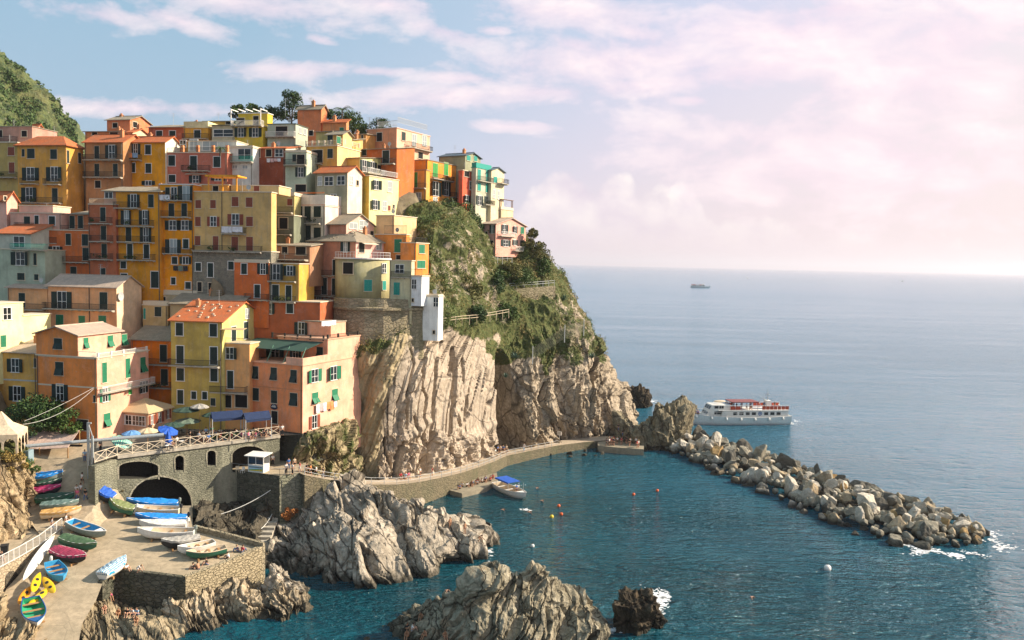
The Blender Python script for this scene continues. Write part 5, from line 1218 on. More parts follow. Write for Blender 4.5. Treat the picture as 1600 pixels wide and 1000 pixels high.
# dark rock slope between boat terrace and kiosk wall
rows = [[G(300, 850, -1), G(360, 880, -1), G(410, 905, -1), G(430, 905, -1), G(440, 890, -1), G(450, 870, -1)],
 [P(*p) for p in ((300, 826, 111), (345, 838, 112), (385, 850, 112), (412, 855, 113), (430, 845, 116), (445, 835, 121))],
 [P(*p) for p in ((310, 800, 116), (350, 805, 118), (385, 815, 119), (412, 815, 119.5), (440, 805, 122), (462, 790, 128))],
 [P(*p) for p in ((300, 778, 120.5), (345, 780, 122.5), (380, 790, 122.5), (410, 785, 122), (445, 770, 124), (478, 755, 130))],
 [P(*p) for p in ((300, 770, 126), (345, 770, 128), (380, 770, 128), (420, 770, 128), (455, 750, 130), (485, 745, 134))]]
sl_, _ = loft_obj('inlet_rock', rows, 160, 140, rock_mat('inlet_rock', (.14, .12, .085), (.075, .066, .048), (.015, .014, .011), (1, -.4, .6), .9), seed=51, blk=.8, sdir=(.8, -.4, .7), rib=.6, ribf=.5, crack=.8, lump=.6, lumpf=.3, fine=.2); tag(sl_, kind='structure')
# mound under the pink house and start of cliff
rows = [[P(*p) for p in ((440, 790, 127), (470, 790, 128), (500, 790, 131), (530, 790, 133), (560, 790, 136))],
 [P(*p) for p in ((446, 742, 128), (476, 738, 129.5), (503, 745, 133), (530, 750, 136), (560, 752, 139.5))],
 [P(*p) for p in ((462, 700, 127.5), (484, 688, 127.5), (507, 684, 129.5), (530, 680, 134), (556, 690, 141))],
 [P(*p) for p in ((476, 690, 128.5), (490, 684, 128.5), (509, 676, 130.5), (531, 664, 135), (554, 645, 142))],
 [P(*p) for p in ((480, 690, 134), (492, 684, 134), (510, 674, 136), (533, 661, 140), (553, 640, 147))]]
md, _ = loft_obj('path_crag', rows, 120, 150, rock_mat('path_rock', (.42, .34, .20), (.25, .20, .11), DRK, (1, -.2, -.5), 1.4, veg=True), {'veg': lambda S_, D_: .42 + 0 * S_[..., 2]}, seed=61, blk=.8, sdir=(.9, -.3, -.5), rib=.5, ribf=.6, crack=.7, lump=.4, lumpf=.3, fine=.1); tag(md, kind='structure')
# left foreground: rock, walkway, railing, wall
wk = [(0, 888), (30, 872), (62, 853), (97, 833)]
wp = [P(x, y, D) for (x, y), D in zip(wk, (89, 93.5, 98, 102.6))]
wp[0] = wp[0] + (wp[0] - wp[1]) * 1.0
for p in wp: p.z = max(p.z, zr(p.x, p.y) + .05)
b = MB(); b.v = wp + [p + Vector((-9, 5, 0)) for p in wp]; b.f = [(k, k + 1, 5 + k, 4 + k) for k in range(3)]; tag(b.build('upper_walkway', RAMPM), kind='structure')
PALEW = masonry('walkway_stone', (.52, .42, .29), (.40, .32, .21), 1.5, (.24, .2, .14), .08, (.34, .27, .17))
stone_wall('walkway_wall', 'tan stone wall with arched niche under the walkway railing', [up(p, -.02) for p in wp], 0, .6, PALEW, inward=1)
nd = (wp[1] - wp[0]).normalized(); nn = Vector((nd.y, -nd.x, 0))
def wl_hit(px, py):
    d = ray(px, py); k = (wp[0] + nn * .03 - EYE).dot(nn) / d.dot(nn); return EYE + d * k
ar = [wl_hit(*q) for q in arch(8, 30, 892, 908, 938)]
b = MB(); n = len(ar); b.add(ar + [p + nn * .05 for p in ar], [tuple(range(n)), tuple(range(2 * n - 1, n - 1, -1))] + [(k, n + k, n + (k + 1) % n, (k + 1) % n) for k in range(n)])
tag(b.build('niche_door', masonry('niche_stone', (.10, .085, .06), (.06, .05, .035), 2)), 'dark arched niche panel in the walkway wall', 'arch')  # flat dark stone panel on the wall face where the niche is
root = empty('walkway_railing', wp[0]); tag(root, 'white metal railing along the left walkway', 'railing'); x = MB()
for A, B in zip(wp[:-1], wp[1:]):
    a, c = A - wp[0], B - wp[0]; m_ = max(1, round((c - a).length / 1.3))
    for j in range(m_ + (B is wp[-1])):
        q = a.lerp(c, j / m_); y = MB(); y.tube(q, q + Vector((0, 0, 1.35)), .04, 5); y.build('post', WHITE, root)
    for zz in (.15, 1.35): x.tube(a + Vector((0, 0, zz)), c + Vector((0, 0, zz)), .04, 5)
    m2 = int((c - a).length / .2)
    for j in range(m2): q = a.lerp(c, j / m2); x.tube(q + Vector((0, 0, .15)), q + Vector((0, 0, 1.35)), .012, 4)
x.build('rail', WHITE, root)
rows = [[P(*p) for p in ((-60, 900, 92), (-20, 885, 95), (10, 868, 98), (40, 848, 103), (66, 832, 108), (80, 820, 112))],
 [P(*p) for p in ((-60, 830, 95), (-20, 820, 98), (8, 805, 101), (36, 795, 105), (62, 790, 110), (74, 800, 114))],
 [P(*p) for p in ((-60, 760, 98), (-20, 750, 100), (5, 740, 103), (32, 735, 106), (54, 752, 111), (66, 780, 116))],
 [P(*p) for p in ((-60, 710, 101), (-20, 705, 103), (2, 700, 105), (24, 702, 108), (44, 722, 112), (60, 770, 118))],
 [P(*p) for p in ((-60, 690, 112), (-20, 690, 113), (0, 690, 115), (18, 700, 117), (30, 730, 119), (45, 770, 122))]]
lr, _ = loft_obj('roadside_rock', rows, 150, 190, rock_mat('roadside_rock', (.56, .43, .28), (.36, .27, .15), (.05, .04, .025), (1, .4, .5), 1.1, veg=True, wet=False), {'veg': lambda S_, D_: np.clip((S_[..., 2] - 13) / 6, 0, .75)}, seed=71, blk=.8, sdir=(.7, -.5, .6), rib=.45, ribf=.6, crack=.6, lump=.6, lumpf=.3, fine=.25); tag(lr, kind='structure')
b_ = [G(0, 800, 13)]
rows = [[P(*p) for p in ((-60, 1090, 76), (-10, 1080, 77), (30, 1060, 78), (60, 1030, 80), (75, 1010, 82))],
 [P(*p) for p in ((-60, 1010, 79), (-10, 1000, 80), (25, 985, 82), (52, 980, 84), (66, 990, 86))],
 [P(*p) for p in ((-60, 960, 83), (-10, 950, 84), (14, 940, 87), (36, 950, 90), (52, 975, 90))],
 [P(*p) for p in ((-60, 930, 88), (-10, 925, 90), (5, 930, 92), (24, 942, 94), (40, 965, 94))]]
lr2, _ = loft_obj('lower_roadside_rock', rows, 110, 110, rock_mat('lower_rock', (.46, .36, .22), (.28, .21, .12), (.05, .04, .025), (1, .4, -.6), 1.1, wet=False), seed=81, blk=.8, sdir=(.7, .2, -.6), rib=.4, ribf=.7, crack=.6, lump=.4, lumpf=.3, fine=.2); tag(lr2, kind='structure')
# ---- boulders
def ico_np(sub):
    bm = bmesh.new(); bmesh.ops.create_icosphere(bm, subdivisions=sub, radius=1)
    V = np.array([v.co for v in bm.verts]); F = np.array([[v.index for v in f.verts] for f in bm.faces]); bm.free(); return V, F
def boulder_mesh(name, seed, sub=3, cuts=9, rough=.10, fine=.05):
    V, F = ico_np(sub); r = np.random.default_rng(seed); V = V.copy()
    for k in range(cuts):
        n = r.normal(size=3); n /= np.linalg.norm(n); d = r.uniform(.40, .82)
        s = V @ n; V = V - np.clip(s - d, 0, None)[:, None] * n
    n = V / np.linalg.norm(V, axis=1, keepdims=True)
    V = V + n * (rough * fbm(V * 1.6, 3, seed) + fine * ridge(V * 4, 3, seed + 5))[:, None]
    return np_mesh(name, V, F)
def bigrock(name, label, c, dims, seed, mat, rot=0, sub=6, rough=.35, fine=.12, cuts=7):
    me = boulder_mesh(name, seed, sub, cuts, rough, fine); o = link(name, me, mat, None, c, (0, 0, rot), dims); tag(o, label, 'rock'); return o
for nm_, lb_, (px_, py_), D_, dm_, sd_ in bigrock_later: bigrock(nm_, lb_, P(px_, py_, D_), dm_, sd_, REEF, .5)
bigrock('sea_rock', 'black wave washed rock standing alone in the front harbour', G(988, 972, .6), (3.7, 3.2, 3.6), 5, DARKR, .4)
bigrock('sea_rock', 'low rusty flank of the black wave washed rock', G(1010, 974, .0), (1.9, 1.7, 2.0), 6, DARKR, 1.2)
bigrock('sea_rock', 'dark sea stack in white surf behind the headland', G(995, 634, .2), (3.9, 3.6, 5.6), 8, DARKR, .2)
bigrock('sea_rock', 'tiny dark rock left of the far sea stack', G(974, 624, 0), (1.3, 1.2, 1.5), 9, DARKR, .2, 4)
STK = rock_mat('stack_rock', (.34, .29, .19), (.17, .145, .09), (.02, .018, .013), (1, .4, .3), 1.0)
bigrock('headland_stack', 'tall craggy rock stack at the root of the breakwater', G(1040, 694, .5), (6.6, 5.4, 9.6), 12, STK, .3, rough=.24)
bigrock('headland_stack', 'shorter mossy rock stack beside the waiting crowd', G(990, 694, 0), (5.6, 4.6, 8.6), 14, STK, 1.1)
bigrock('headland_stack', 'low rock between the two headland stacks', G(1012, 690, 0), (4.0, 3.0, 5.0), 16, STK, .7)
BOULD = []
for nm, c in (('pale', (.56, .50, .40)), ('tan', (.42, .33, .21)), ('grey', (.31, .28, .21)), ('dark', (.13, .12, .095)), ('rusty', (.40, .26, .11))):
    t = NT('boulder_' + nm); g_ = t.n('ShaderNodeNewGeometry').outputs['Position']; oi = t.n('ShaderNodeObjectInfo')
    n1_ = t.noise(g_, .9, 6, .7); n2_ = t.noise(g_, 4, 5, .7)
    cc = t.mix(t.ramp(n1_, [(.38, 0), (.66, 1)]), mul(c, .62), mul(c, 1.12)); cc = t.mix(t.ramp(n2_, [(.6, 0), (.75, .6)]), cc, mul(c, .35))
    sz = t.n('ShaderNodeSeparateXYZ'); t.set(sz.inputs[0], g_)
    cc = t.mix(t.ramp(t.math('ADD', t.math('MULTIPLY', sz.outputs[2], .5), t.math('MULTIPLY', n1_, .5)), [(.45, .95), (1.2, 0)]), cc, (.035, .03, .02))
    t.bump(t.math('ADD', n1_, t.math('MULTIPLY', n2_, .5)), .18, 1); t.out(cc, .88); t.set(t.b.inputs['Specular IOR Level'], .25); BOULD.append((nm, t.m))
small = []
for k in range(3):
    V0, F0 = ico_np(2); r_ = np.random.default_rng(k)
    for j in range(9): n0 = r_.normal(size=3); n0 /= np.linalg.norm(n0); V0 = V0 - np.clip(V0 @ n0 - r_.uniform(.45, .8), 0, None)[:, None] * n0
    small.append((V0, F0))
bms = [boulder_mesh('boulder', 100 + k, 4, 20, .03, .03) for k in range(9)]
LAB = {'pale': 'pale angular boulder heaped in the rubble breakwater', 'tan': 'tan angular boulder heaped in the rubble breakwater', 'grey': 'grey angular boulder heaped in the rubble breakwater', 'dark': 'dark wet boulder in the rubble breakwater', 'rusty': 'rusty ochre boulder in the rubble breakwater'}
near_e = [(1042, 706), (1090, 728), (1140, 750), (1210, 782), (1280, 812), (1345, 838), (1410, 852), (1470, 858), (1530, 850)]
far_e = [(1062, 688), (1110, 690), (1165, 705), (1235, 728), (1300, 752), (1365, 772), (1430, 790), (1490, 808), (1538, 836)]
ne = cr([tuple(G(*p)) for p in near_e], 60); fe = cr([tuple(G(*p)) for p in far_e], 60)
cnt = 0
for k in range(296):
    a = rng.uniform(0, 1); i = int(a * 59); w = rng.uniform(0, 1)
    p = ne[i] * (1 - w) + fe[i] * w
    hcap = 3.6 * (1 - (2 * w - 1) ** 2) ** .6 * np.interp(a, [0, .1, .85, 1], [.9, 1, .9, .35])
    s = rng.choice([.95, 1.4, 2.1], p=[.40, .42, .18]) * rng.uniform(.8, 1.2) * np.interp(a, [0, 1], [1.15, .92])
    z = hcap * rng.uniform(.55, 1.0) - s * .25
    if w < .15 or w > .9: z = rng.uniform(-.3, .3)
    q = [.44, .18, .16, .16, .06]
    if w > .72: q = [.10, .14, .22, .52, .02]
    if a > .85 and w < .6: q = [.2, .25, .15, .1, .3]
    nm, mt = BOULD[int(rng.choice(5, p=q))]
    o = link('boulder', bms[int(rng.integers(9))], mt, None, (p[0], p[1], z), tuple(rng.uniform(0, 6.28, 3)), (s * rng.uniform(.85, 1.5), s * rng.uniform(.8, 1.1), s * rng.uniform(.55, .9)))
    tag(o, LAB[nm], 'boulder', nm + ' boulders of the breakwater')
v_, f_, nb_ = [], [], 0
for k in range(420):
    a = rng.uniform(0, 1); i = int(a * 59); w = rng.uniform(.04, .96); p = ne[i] * (1 - w) + fe[i] * w; s = rng.uniform(.45, 1.0)
    z = 3.0 * (1 - (2 * w - 1) ** 2) ** .6 * np.interp(a, [0, .1, .85, 1], [.9, 1, .9, .35]) * rng.uniform(.35, .8)
    M = np.array(Matrix.Rotation(rng.uniform(0, 6), 3, 'Z') @ Matrix.Rotation(rng.uniform(0, 6), 3, 'X')) * s; me = small[k % 3]
    v_.append(me[0] @ M.T + np.array([p[0], p[1], z])); f_.append(me[1] + nb_); nb_ += len(me[0])
tag(link('breakwater_rubble', np_mesh('breakwater_rubble', np.concatenate(v_), np.concatenate(f_)), BOULD[2][1]), kind='stuff')
core = MB(); core.rings([[Vector(ne[i]) * .72 + Vector(fe[i]) * .28 + Vector((0, 0, -1)) for i in range(60)], [Vector(ne[i]) * .6 + Vector(fe[i]) * .4 + Vector((0, 0, 1.0)) for i in range(58)] + [Vector(ne[58]), Vector(ne[59])], [Vector(ne[i]) * .4 + Vector(fe[i]) * .6 + Vector((0, 0, 1.0)) for i in range(58)] + [Vector(fe[58]), Vector(fe[59])], [Vector(ne[i]) * .28 + Vector(fe[i]) * .72 + Vector((0, 0, -1)) for i in range(60)]], closed=False, cap=False)
tag(core.build('breakwater_core', DARKR), kind='structure')
for k in range(16):
    p = G(rng.uniform(800, 960), rng.uniform(703, 716), 0); s = rng.uniform(.5, .9)
    o = link('boulder', bms[int(rng.integers(9))], BOULD[2][1], None, (p.x, p.y, .0), tuple(rng.uniform(0, 6, 3)), (s * 1.3, s, s * .7)); tag(o, 'small grey boulder lying along the harbour quay', 'boulder', 'boulders along the harbour quay')
# ------------------------------------------------------------------ boats
def paint(name, c, r=.45): return flat(name, c, r, var=.1, scale=3)
HW, HC = paint('white_hull', (.68, .66, .60)), paint('cream_hull', (.64, .52, .36))
HB, HG, HK = paint('blue_hull', (.02, .10, .28)), paint('green_hull', (.03, .13, .08)), paint('dark_hull', (.02, .022, .025))
HGR, HLB = paint('grey_hull', (.22, .25, .22)), paint('light_blue_hull', (.05, .30, .52))
WOOD = flat('varnished_wood', (.34, .19, .08), .5)
def tarp(name, c, stripes=None):
    key = ('tarp', name)
    if key in MATS: return MATS[key]
    t = NT(name); v = t.co('Object'); n = t.noise(v, 2.2, 5, .65)
    cc = t.mix(t.ramp(n, [(.3, 0), (.7, 1)]), mul(c, .75), mul(c, 1.2))
    if stripes:
        w = t.n('ShaderNodeTexWave', wave_type='BANDS', bands_direction=stripes[1]); t.set(w.inputs[0], v); w.inputs['Scale'].default_value = stripes[2]; w.inputs['Distortion'].default_value = 2.5; w.inputs['Detail'].default_value = 1
        cc = t.mix(t.ramp(w.outputs[1], [(stripes[3], 0), (stripes[3] + .06, 1)]), cc, stripes[0])
    t.bump(n, .08, 1); t.out(cc, .75); MATS[key] = t.m; return t.m
TB, TBD = tarp('azure_tarp', (.01, .22, .62)), tarp('royal_tarp', (.01, .09, .45))
TM, TG, TOL = tarp('magenta_tarp', (.42, .03, .13)), tarp('green_tarp', (.02, .07, .045)), tarp('olive_tarp', (.16, .19, .07))
TGR, TOR, TW, TGY = tarp('teal_grey_tarp', (.12, .19, .17)), tarp('tan_tarp', (.56, .32, .10)), tarp('white_tarp', (.68, .64, .57)), tarp('grey_tarp', (.34, .32, .28))
TMR = tarp('maroon_tarp', (.34, .03, .08), ((.10, .012, .03), 'Y', 1.6, .72))
TST = tarp('striped_tarp', (.70, .70, .66), ((.02, .30, .50), 'Y', 1.2, .55))
def hull_rings(L, Bm, H, sheer=.22, transom=.72, n=13, off=0.0, zoff=0.0):
    rg = []
    for k in range(n):
        t_ = k / (n - 1); x = -L / 2 + L * t_
        w = Bm / 2 * (transom + (1 - transom) * math.sin(min(1, t_ / .45) * PI / 2)) if t_ < .45 else Bm / 2 * max(.02, (1 - ((t_ - .45) / .55) ** 2.2))
        w = max(.02, w - off); top = H * (1 + sheer * (2 * t_ - .7) ** 2); kl = zoff + (H * .75 * max(0, (t_ - .72) / .28) ** 2)
        kl = min(kl, top - .03)
        r = []
        for j in range(9):
            a = -1 + 2 * j / 8; s_ = abs(a)
            r.append((x + (.0 if t_ < .99 else 0), w * math.copysign(1 - (1 - s_) ** 1.9, a), kl + (top - kl) * s_ ** 2.3))
        rg.append(r)
    return rg
def make_boat(name, label, stern, bow, beam, H, hull, kind, cover=None, inner=None, motor=False, group=None, place=GR, lift=.1, gun=None, cat='boat', thw=3):
    a, c = place(*stern), place(*bow); d = c - a; L = d.length
    root = empty(name, (a + c) / 2 + Vector((0, 0, lift))); tag(root, label, cat, group)
    X = d.normalized(); Y = Vector((0, 0, 1)).cross(X).normalized(); Z = X.cross(Y)
    root.matrix_world = Matrix.Translation((a + c) / 2 + Vector((0, 0, lift))) @ Matrix((X, Y, Z)).transposed().to_4x4()
    rg = hull_rings(L, beam, H); b = MB(); b.rings(rg, closed=False, cap=False); b.add(rg[0], [tuple(range(8, -1, -1))])
    bm = b.build('hull', hull, root, True)
    g_ = MB()
    for sd_ in (0, 8): g_.path([Vector(r[sd_]) + Vector((0, 0, .02)) for r in rg], .055, 5)
    g_.tube(Vector(rg[0][0]), Vector(rg[0][8]), .055, 5); g_.build('gunwale', gun or WHITE, root)
    if kind == 'open':
        ri = hull_rings(L * .97, beam, H * .98, off=.07, zoff=.12); b = MB(); b.rings([[(x, y, z + .0) for x, y, z in r] for r in ri], closed=False, cap=False); b.v = b.v; b.f = [f[::-1] for f in b.f]; b.add(ri[0], [tuple(range(9))])
        b.build('interior', inner or HC, root, True)
        for k in range(thw):
            i = 2 + k * 3; r = rg[i]; w = abs(r[0][1]) - .06; z = r[0][2] * .72
            MB().box(r[0][0] - .14, -w, z, r[0][0] + .14, w, z + .05).build('thwart', WOOD if thw != 4 else WHITE, root)
        r = rg[10]; w = abs(r[0][1]); b = MB(); b.add([(rg[9][0][0], -abs(rg[9][0][1]) * .95, rg[9][0][2] - .03), (rg[9][0][0], abs(rg[9][0][1]) * .95, rg[9][0][2] - .03), (rg[11][0][0], .5 * abs(rg[11][0][1]), rg[11][0][2] - .02), (rg[11][0][0], -.5 * abs(rg[11][0][1]), rg[11][0][2] - .02)], [(0, 1, 2, 3)]); b.build('foredeck', gun or WHITE, root)
    else:
        b = MB(); cr_ = []
        hump = random.uniform(.35, .55) * (H if kind == 'cover' else H * 1.3)
        for k, r in enumerate(rg):
            t_ = k / 12; x = r[0][0]; w = abs(r[0][1]) + .07; z = r[0][2]; hh = hump * (math.sin(PI * min(1, .12 + t_ * .95)) ** .7 if t_ < .93 else .15) * (1 + .12 * math.sin(k * 1.9))
            q = []
            for j in range(9):
                a_ = -1 + j / 4; q.append((x, w * a_, z + hh * (1 - abs(a_) ** 1.25) + .04 + .03 * math.sin(j * 2 + k * 3)))
            q = [(x, -w - .01, z - .22 - .05 * math.sin(k * 2.3))] + q + [(x, w + .01, z - .22 - .05 * math.cos(k * 2.1))]
            cr_.append(q)
        b.rings(cr_, closed=False, cap=False); b.add(cr_[0], [tuple(range(len(cr_[0])))]); b.add(cr_[-1], [tuple(range(len(cr_[0]) - 1, -1, -1))])
        b.build('cover', cover, root)
    if motor:
        b = MB(); x = -L / 2 - .18; z = rg[0][0][2]
        b.rings([[(x + .2 * math.cos(q) * s_, .16 * math.sin(q) * s_, z + h_) for q in np.linspace(0, 2 * PI, 9)[:-1]] for s_, h_ in ((.7, .02), (1, .12), (1, .42), (.6, .58))]); b.box(x - .09, -.06, z - .75, x + .09, .06, z + .02); b.box(x - .2, -.03, z - .85, x + .16, .03, z - .7)
        b.build('outboard_motor', motor if not isinstance(motor, bool) else HGR, root)
    # chocks / trailer under the keel
    if place is GR:
        for t_ in (-.28, .22): MB().box(t_ * L - .1, -beam * .4, -.12 - lift, t_ * L + .1, beam * .4, .1).build('chock', WOOD, root)
    return root
B_ = make_boat
G1 = 'boats hauled up on the ramp'
B_('rowing_boat', 'grey hulled boat under bright blue cover at the street corner', (50, 757), (100, 751), 2.0, 1.0, HGR, 'cover', TB, group=G1)
B_('rowing_boat', 'dark green covered boat beside the magenta one', (52, 765), (98, 760), 1.9, .8, HK, 'cover', TG, group=G1)
B_('rowing_boat', 'boat under magenta pink cover with white stem post', (50, 777), (97, 770), 1.8, .8, HK, 'cover', TM, group=G1, gun=HW)
B_('rowing_boat', 'boat under dark green cover near the rock face', (58, 788), (117, 783), 1.9, .8, HG, 'cover', TG, group=G1)
B_('rowing_boat', 'boat under teal grey cover beside the tan covered one', (66, 798), (124, 793), 1.9, .75, HGR, 'cover', TGR, group=G1)
B_('rowing_boat', 'boat under sandy tan cover nearest the walkway', (66, 812), (128, 805), 2.0, .85, HC, 'cover', TOR, group=G1)
B_('rowing_boat', 'dark boat draped in a royal blue tarpaulin beside the kerb', (172, 788), (140, 772), 2.2, 1.1, HK, 'tall', TBD, group=G1)
B_('rowing_boat', 'boat under olive green cover beside the kerb wall', (206, 806), (166, 794), 2.2, 1.0, HG, 'cover', TOL, motor=HW, group=G1)
B_('motor_boat', 'long boat under azure cover nearest the big arch', (278, 796), (197, 793), 2.0, .9, HB, 'cover', TB, motor=True, group=G1)
B_('motor_boat', 'cream open boat between two azure covered boats', (280, 806), (204, 804), 2.0, .9, HC, 'open', None, HC, motor=HK, group=G1)
B_('motor_boat', 'second azure covered boat in the right hand row', (292, 819), (211, 817), 2.1, .9, HB, 'cover', TB, motor=HK, group=G1)
B_('motor_boat', 'boat under white cover in the right hand row', (291, 829), (217, 829), 2.0, .95, HW, 'cover', TW, motor=HW, group=G1)
B_('motor_boat', 'long white open boat at the front of the right hand row', (303, 842), (214, 842), 2.2, 1.0, HW, 'open', None, HC, motor=HGR, group=G1, thw=2)
B_('rowing_boat', 'small dark boat under stretched grey cover', (312, 852), (252, 860), 1.9, 1.0, HK, 'cover', TGY, group=G1)
B_('rowing_boat', 'white open dinghy tilted beside the grey covered boat', (335, 858), (278, 870), 1.9, .9, HW, 'open', None, HC, group=G1)
B_('rowing_boat', 'cream dinghy with green bottom and wooden inside', (353, 866), (291, 876), 2.0, .8, HG, 'open', None, HC, group=G1, gun=HC)
B_('rowing_boat', 'open rowing boat with bright blue inside and white rim', (107, 826), (163, 846), 2.1, .95, HGR, 'open', None, HLB, group=G1, thw=2)
B_('rowing_boat', 'boat under dark green cover below the railing', (97, 850), (150, 864), 2.0, .9, HG, 'cover', tarp('moss_tarp', (.055, .11, .05)), motor=HK, group=G1)
B_('rowing_boat', 'boat under striped maroon cover', (84, 870), (133, 884), 2.2, .95, HK, 'cover', TMR, group=G1)
B_('rowing_boat', 'light blue open boat with oars beside the stone wall', (80, 890), (98, 916), 2.0, .85, HLB, 'open', None, HLB, motor=HW, group=G1, gun=HLB)
B_('rowing_boat', 'blue and white boat with green inside at the ramp foot', (48, 946), (58, 988), 2.2, .8, HW, 'open', None, paint('green_inside', (.03, .30, .14)), group=G1, gun=HB)
B_('rowing_boat', 'boat under blue and white striped cover at the ramp edge', (160, 908), (198, 882), 2.0, .8, HW, 'cover', TST, group=G1)
# kayaks and boards
def kayak(label, a, c, w, mat, lift=.25, cat='kayak', name='kayak', seat=True, place=GR, roll=0, thick=.3):
    a, c = place(*a), place(*c); d = c - a; L = d.length; X = d.normalized(); Y = Vector((0, 0, 1)).cross(X).normalized(); Z = X.cross(Y)
    b = MB(); rg = []
    for k in range(13):
        t_ = k / 12; s_ = max(.03, math.sin(PI * t_) ** .6); rg.append([(-L / 2 + L * t_, w / 2 * s_ * math.cos(q), thick / 2 * s_ * math.sin(q) + .18 * (2 * t_ - 1) ** 4 * (thick > .2)) for q in np.linspace(0, 2 * PI, 13)[:-1]])
    b.rings(rg); o = b.build(name, mat, None, True); tag(o, label, cat, 'kayaks and boards by the wall' if seat else None)
    o.matrix_world = Matrix.Translation((a + c) / 2 + Vector((0, 0, lift))) @ Matrix((X, Y, Z)).transposed().to_4x4() @ Matrix.Rotation(roll, 4, 'X')
    if seat:
        for s_ in (-.14, .14):
            b = MB(); b.rings([[(L * s_ + .27 * math.cos(q) * r, w * .2 * math.sin(q) * r, thick * .46 + .03 * r) for q in np.linspace(0, 2 * PI, 11)[:-1]] for r in (.2, 1)]); b.build('cockpit', HK, o)
    return o
YEL = paint('yellow_plastic', (.72, .44, .015), .35)
kayak('yellow kayak lying highest against the walkway wall', (50, 940), (62, 908), .95, YEL, .9, roll=.5)
kayak('yellow kayak leaning at the right of the pile', (86, 938), (68, 912), .95, YEL, .7, roll=-.4)
kayak('yellow kayak lying across the front of the pile', (44, 955), (78, 925), .95, YEL, .55, roll=.2)
kayak('orange yellow kayak at the left end of the pile', (28, 955), (48, 925), .9, paint('orange_plastic', (.70, .27, .015), .35), .6, roll=.6)
kayak('long white hull leaning along the walkway wall', (34, 922), (84, 850), 1.1, HW, 1.0, 'board', 'white_canoe', False, roll=.9, thick=.25)
def bath(px, py): return P(px, py, float(np.interp(py, [935, 960, 1000], [97.3, 95, 89])))
kayak('bright green board propped under the dark wall', (195, 945), (243, 953), 1.5, paint('green_board', (.03, .30, .05), .4), .9, 'board', 'paddle_board', False, bath, roll=.75, thick=.14)
# moored boat with blue canopy
sea = lambda px, py: G(px, py, 0)
mb = B_('moored_boat', 'white launch with blue canopy moored at the landing', (776, 762), (822, 782), 3.0, 1.2, HW, 'open', None, HC, place=sea, lift=-.25, thw=4)
L = (sea(822, 782) - sea(776, 762)).length
b = MB().box(-L * .36, -1.3, 2.6, L * .10, 1.3, 2.68).box(-L * .36, -1.32, 2.42, L * .10, -1.30, 2.6).box(-L * .36, 1.30, 2.42, L * .10, 1.32, 2.6); b.build('canopy', TBD, mb)
b = MB()
for x in (-L * .33, L * .08):
    for y in (-1.2, 1.2): b.tube((x, y, .9), (x, y, 2.6), .04, 5)
b.tube((L * .40, 0, 1.2), (L * .40, 0, 3.2), .03, 5); b.build('canopy_pole', GREYP, mb)
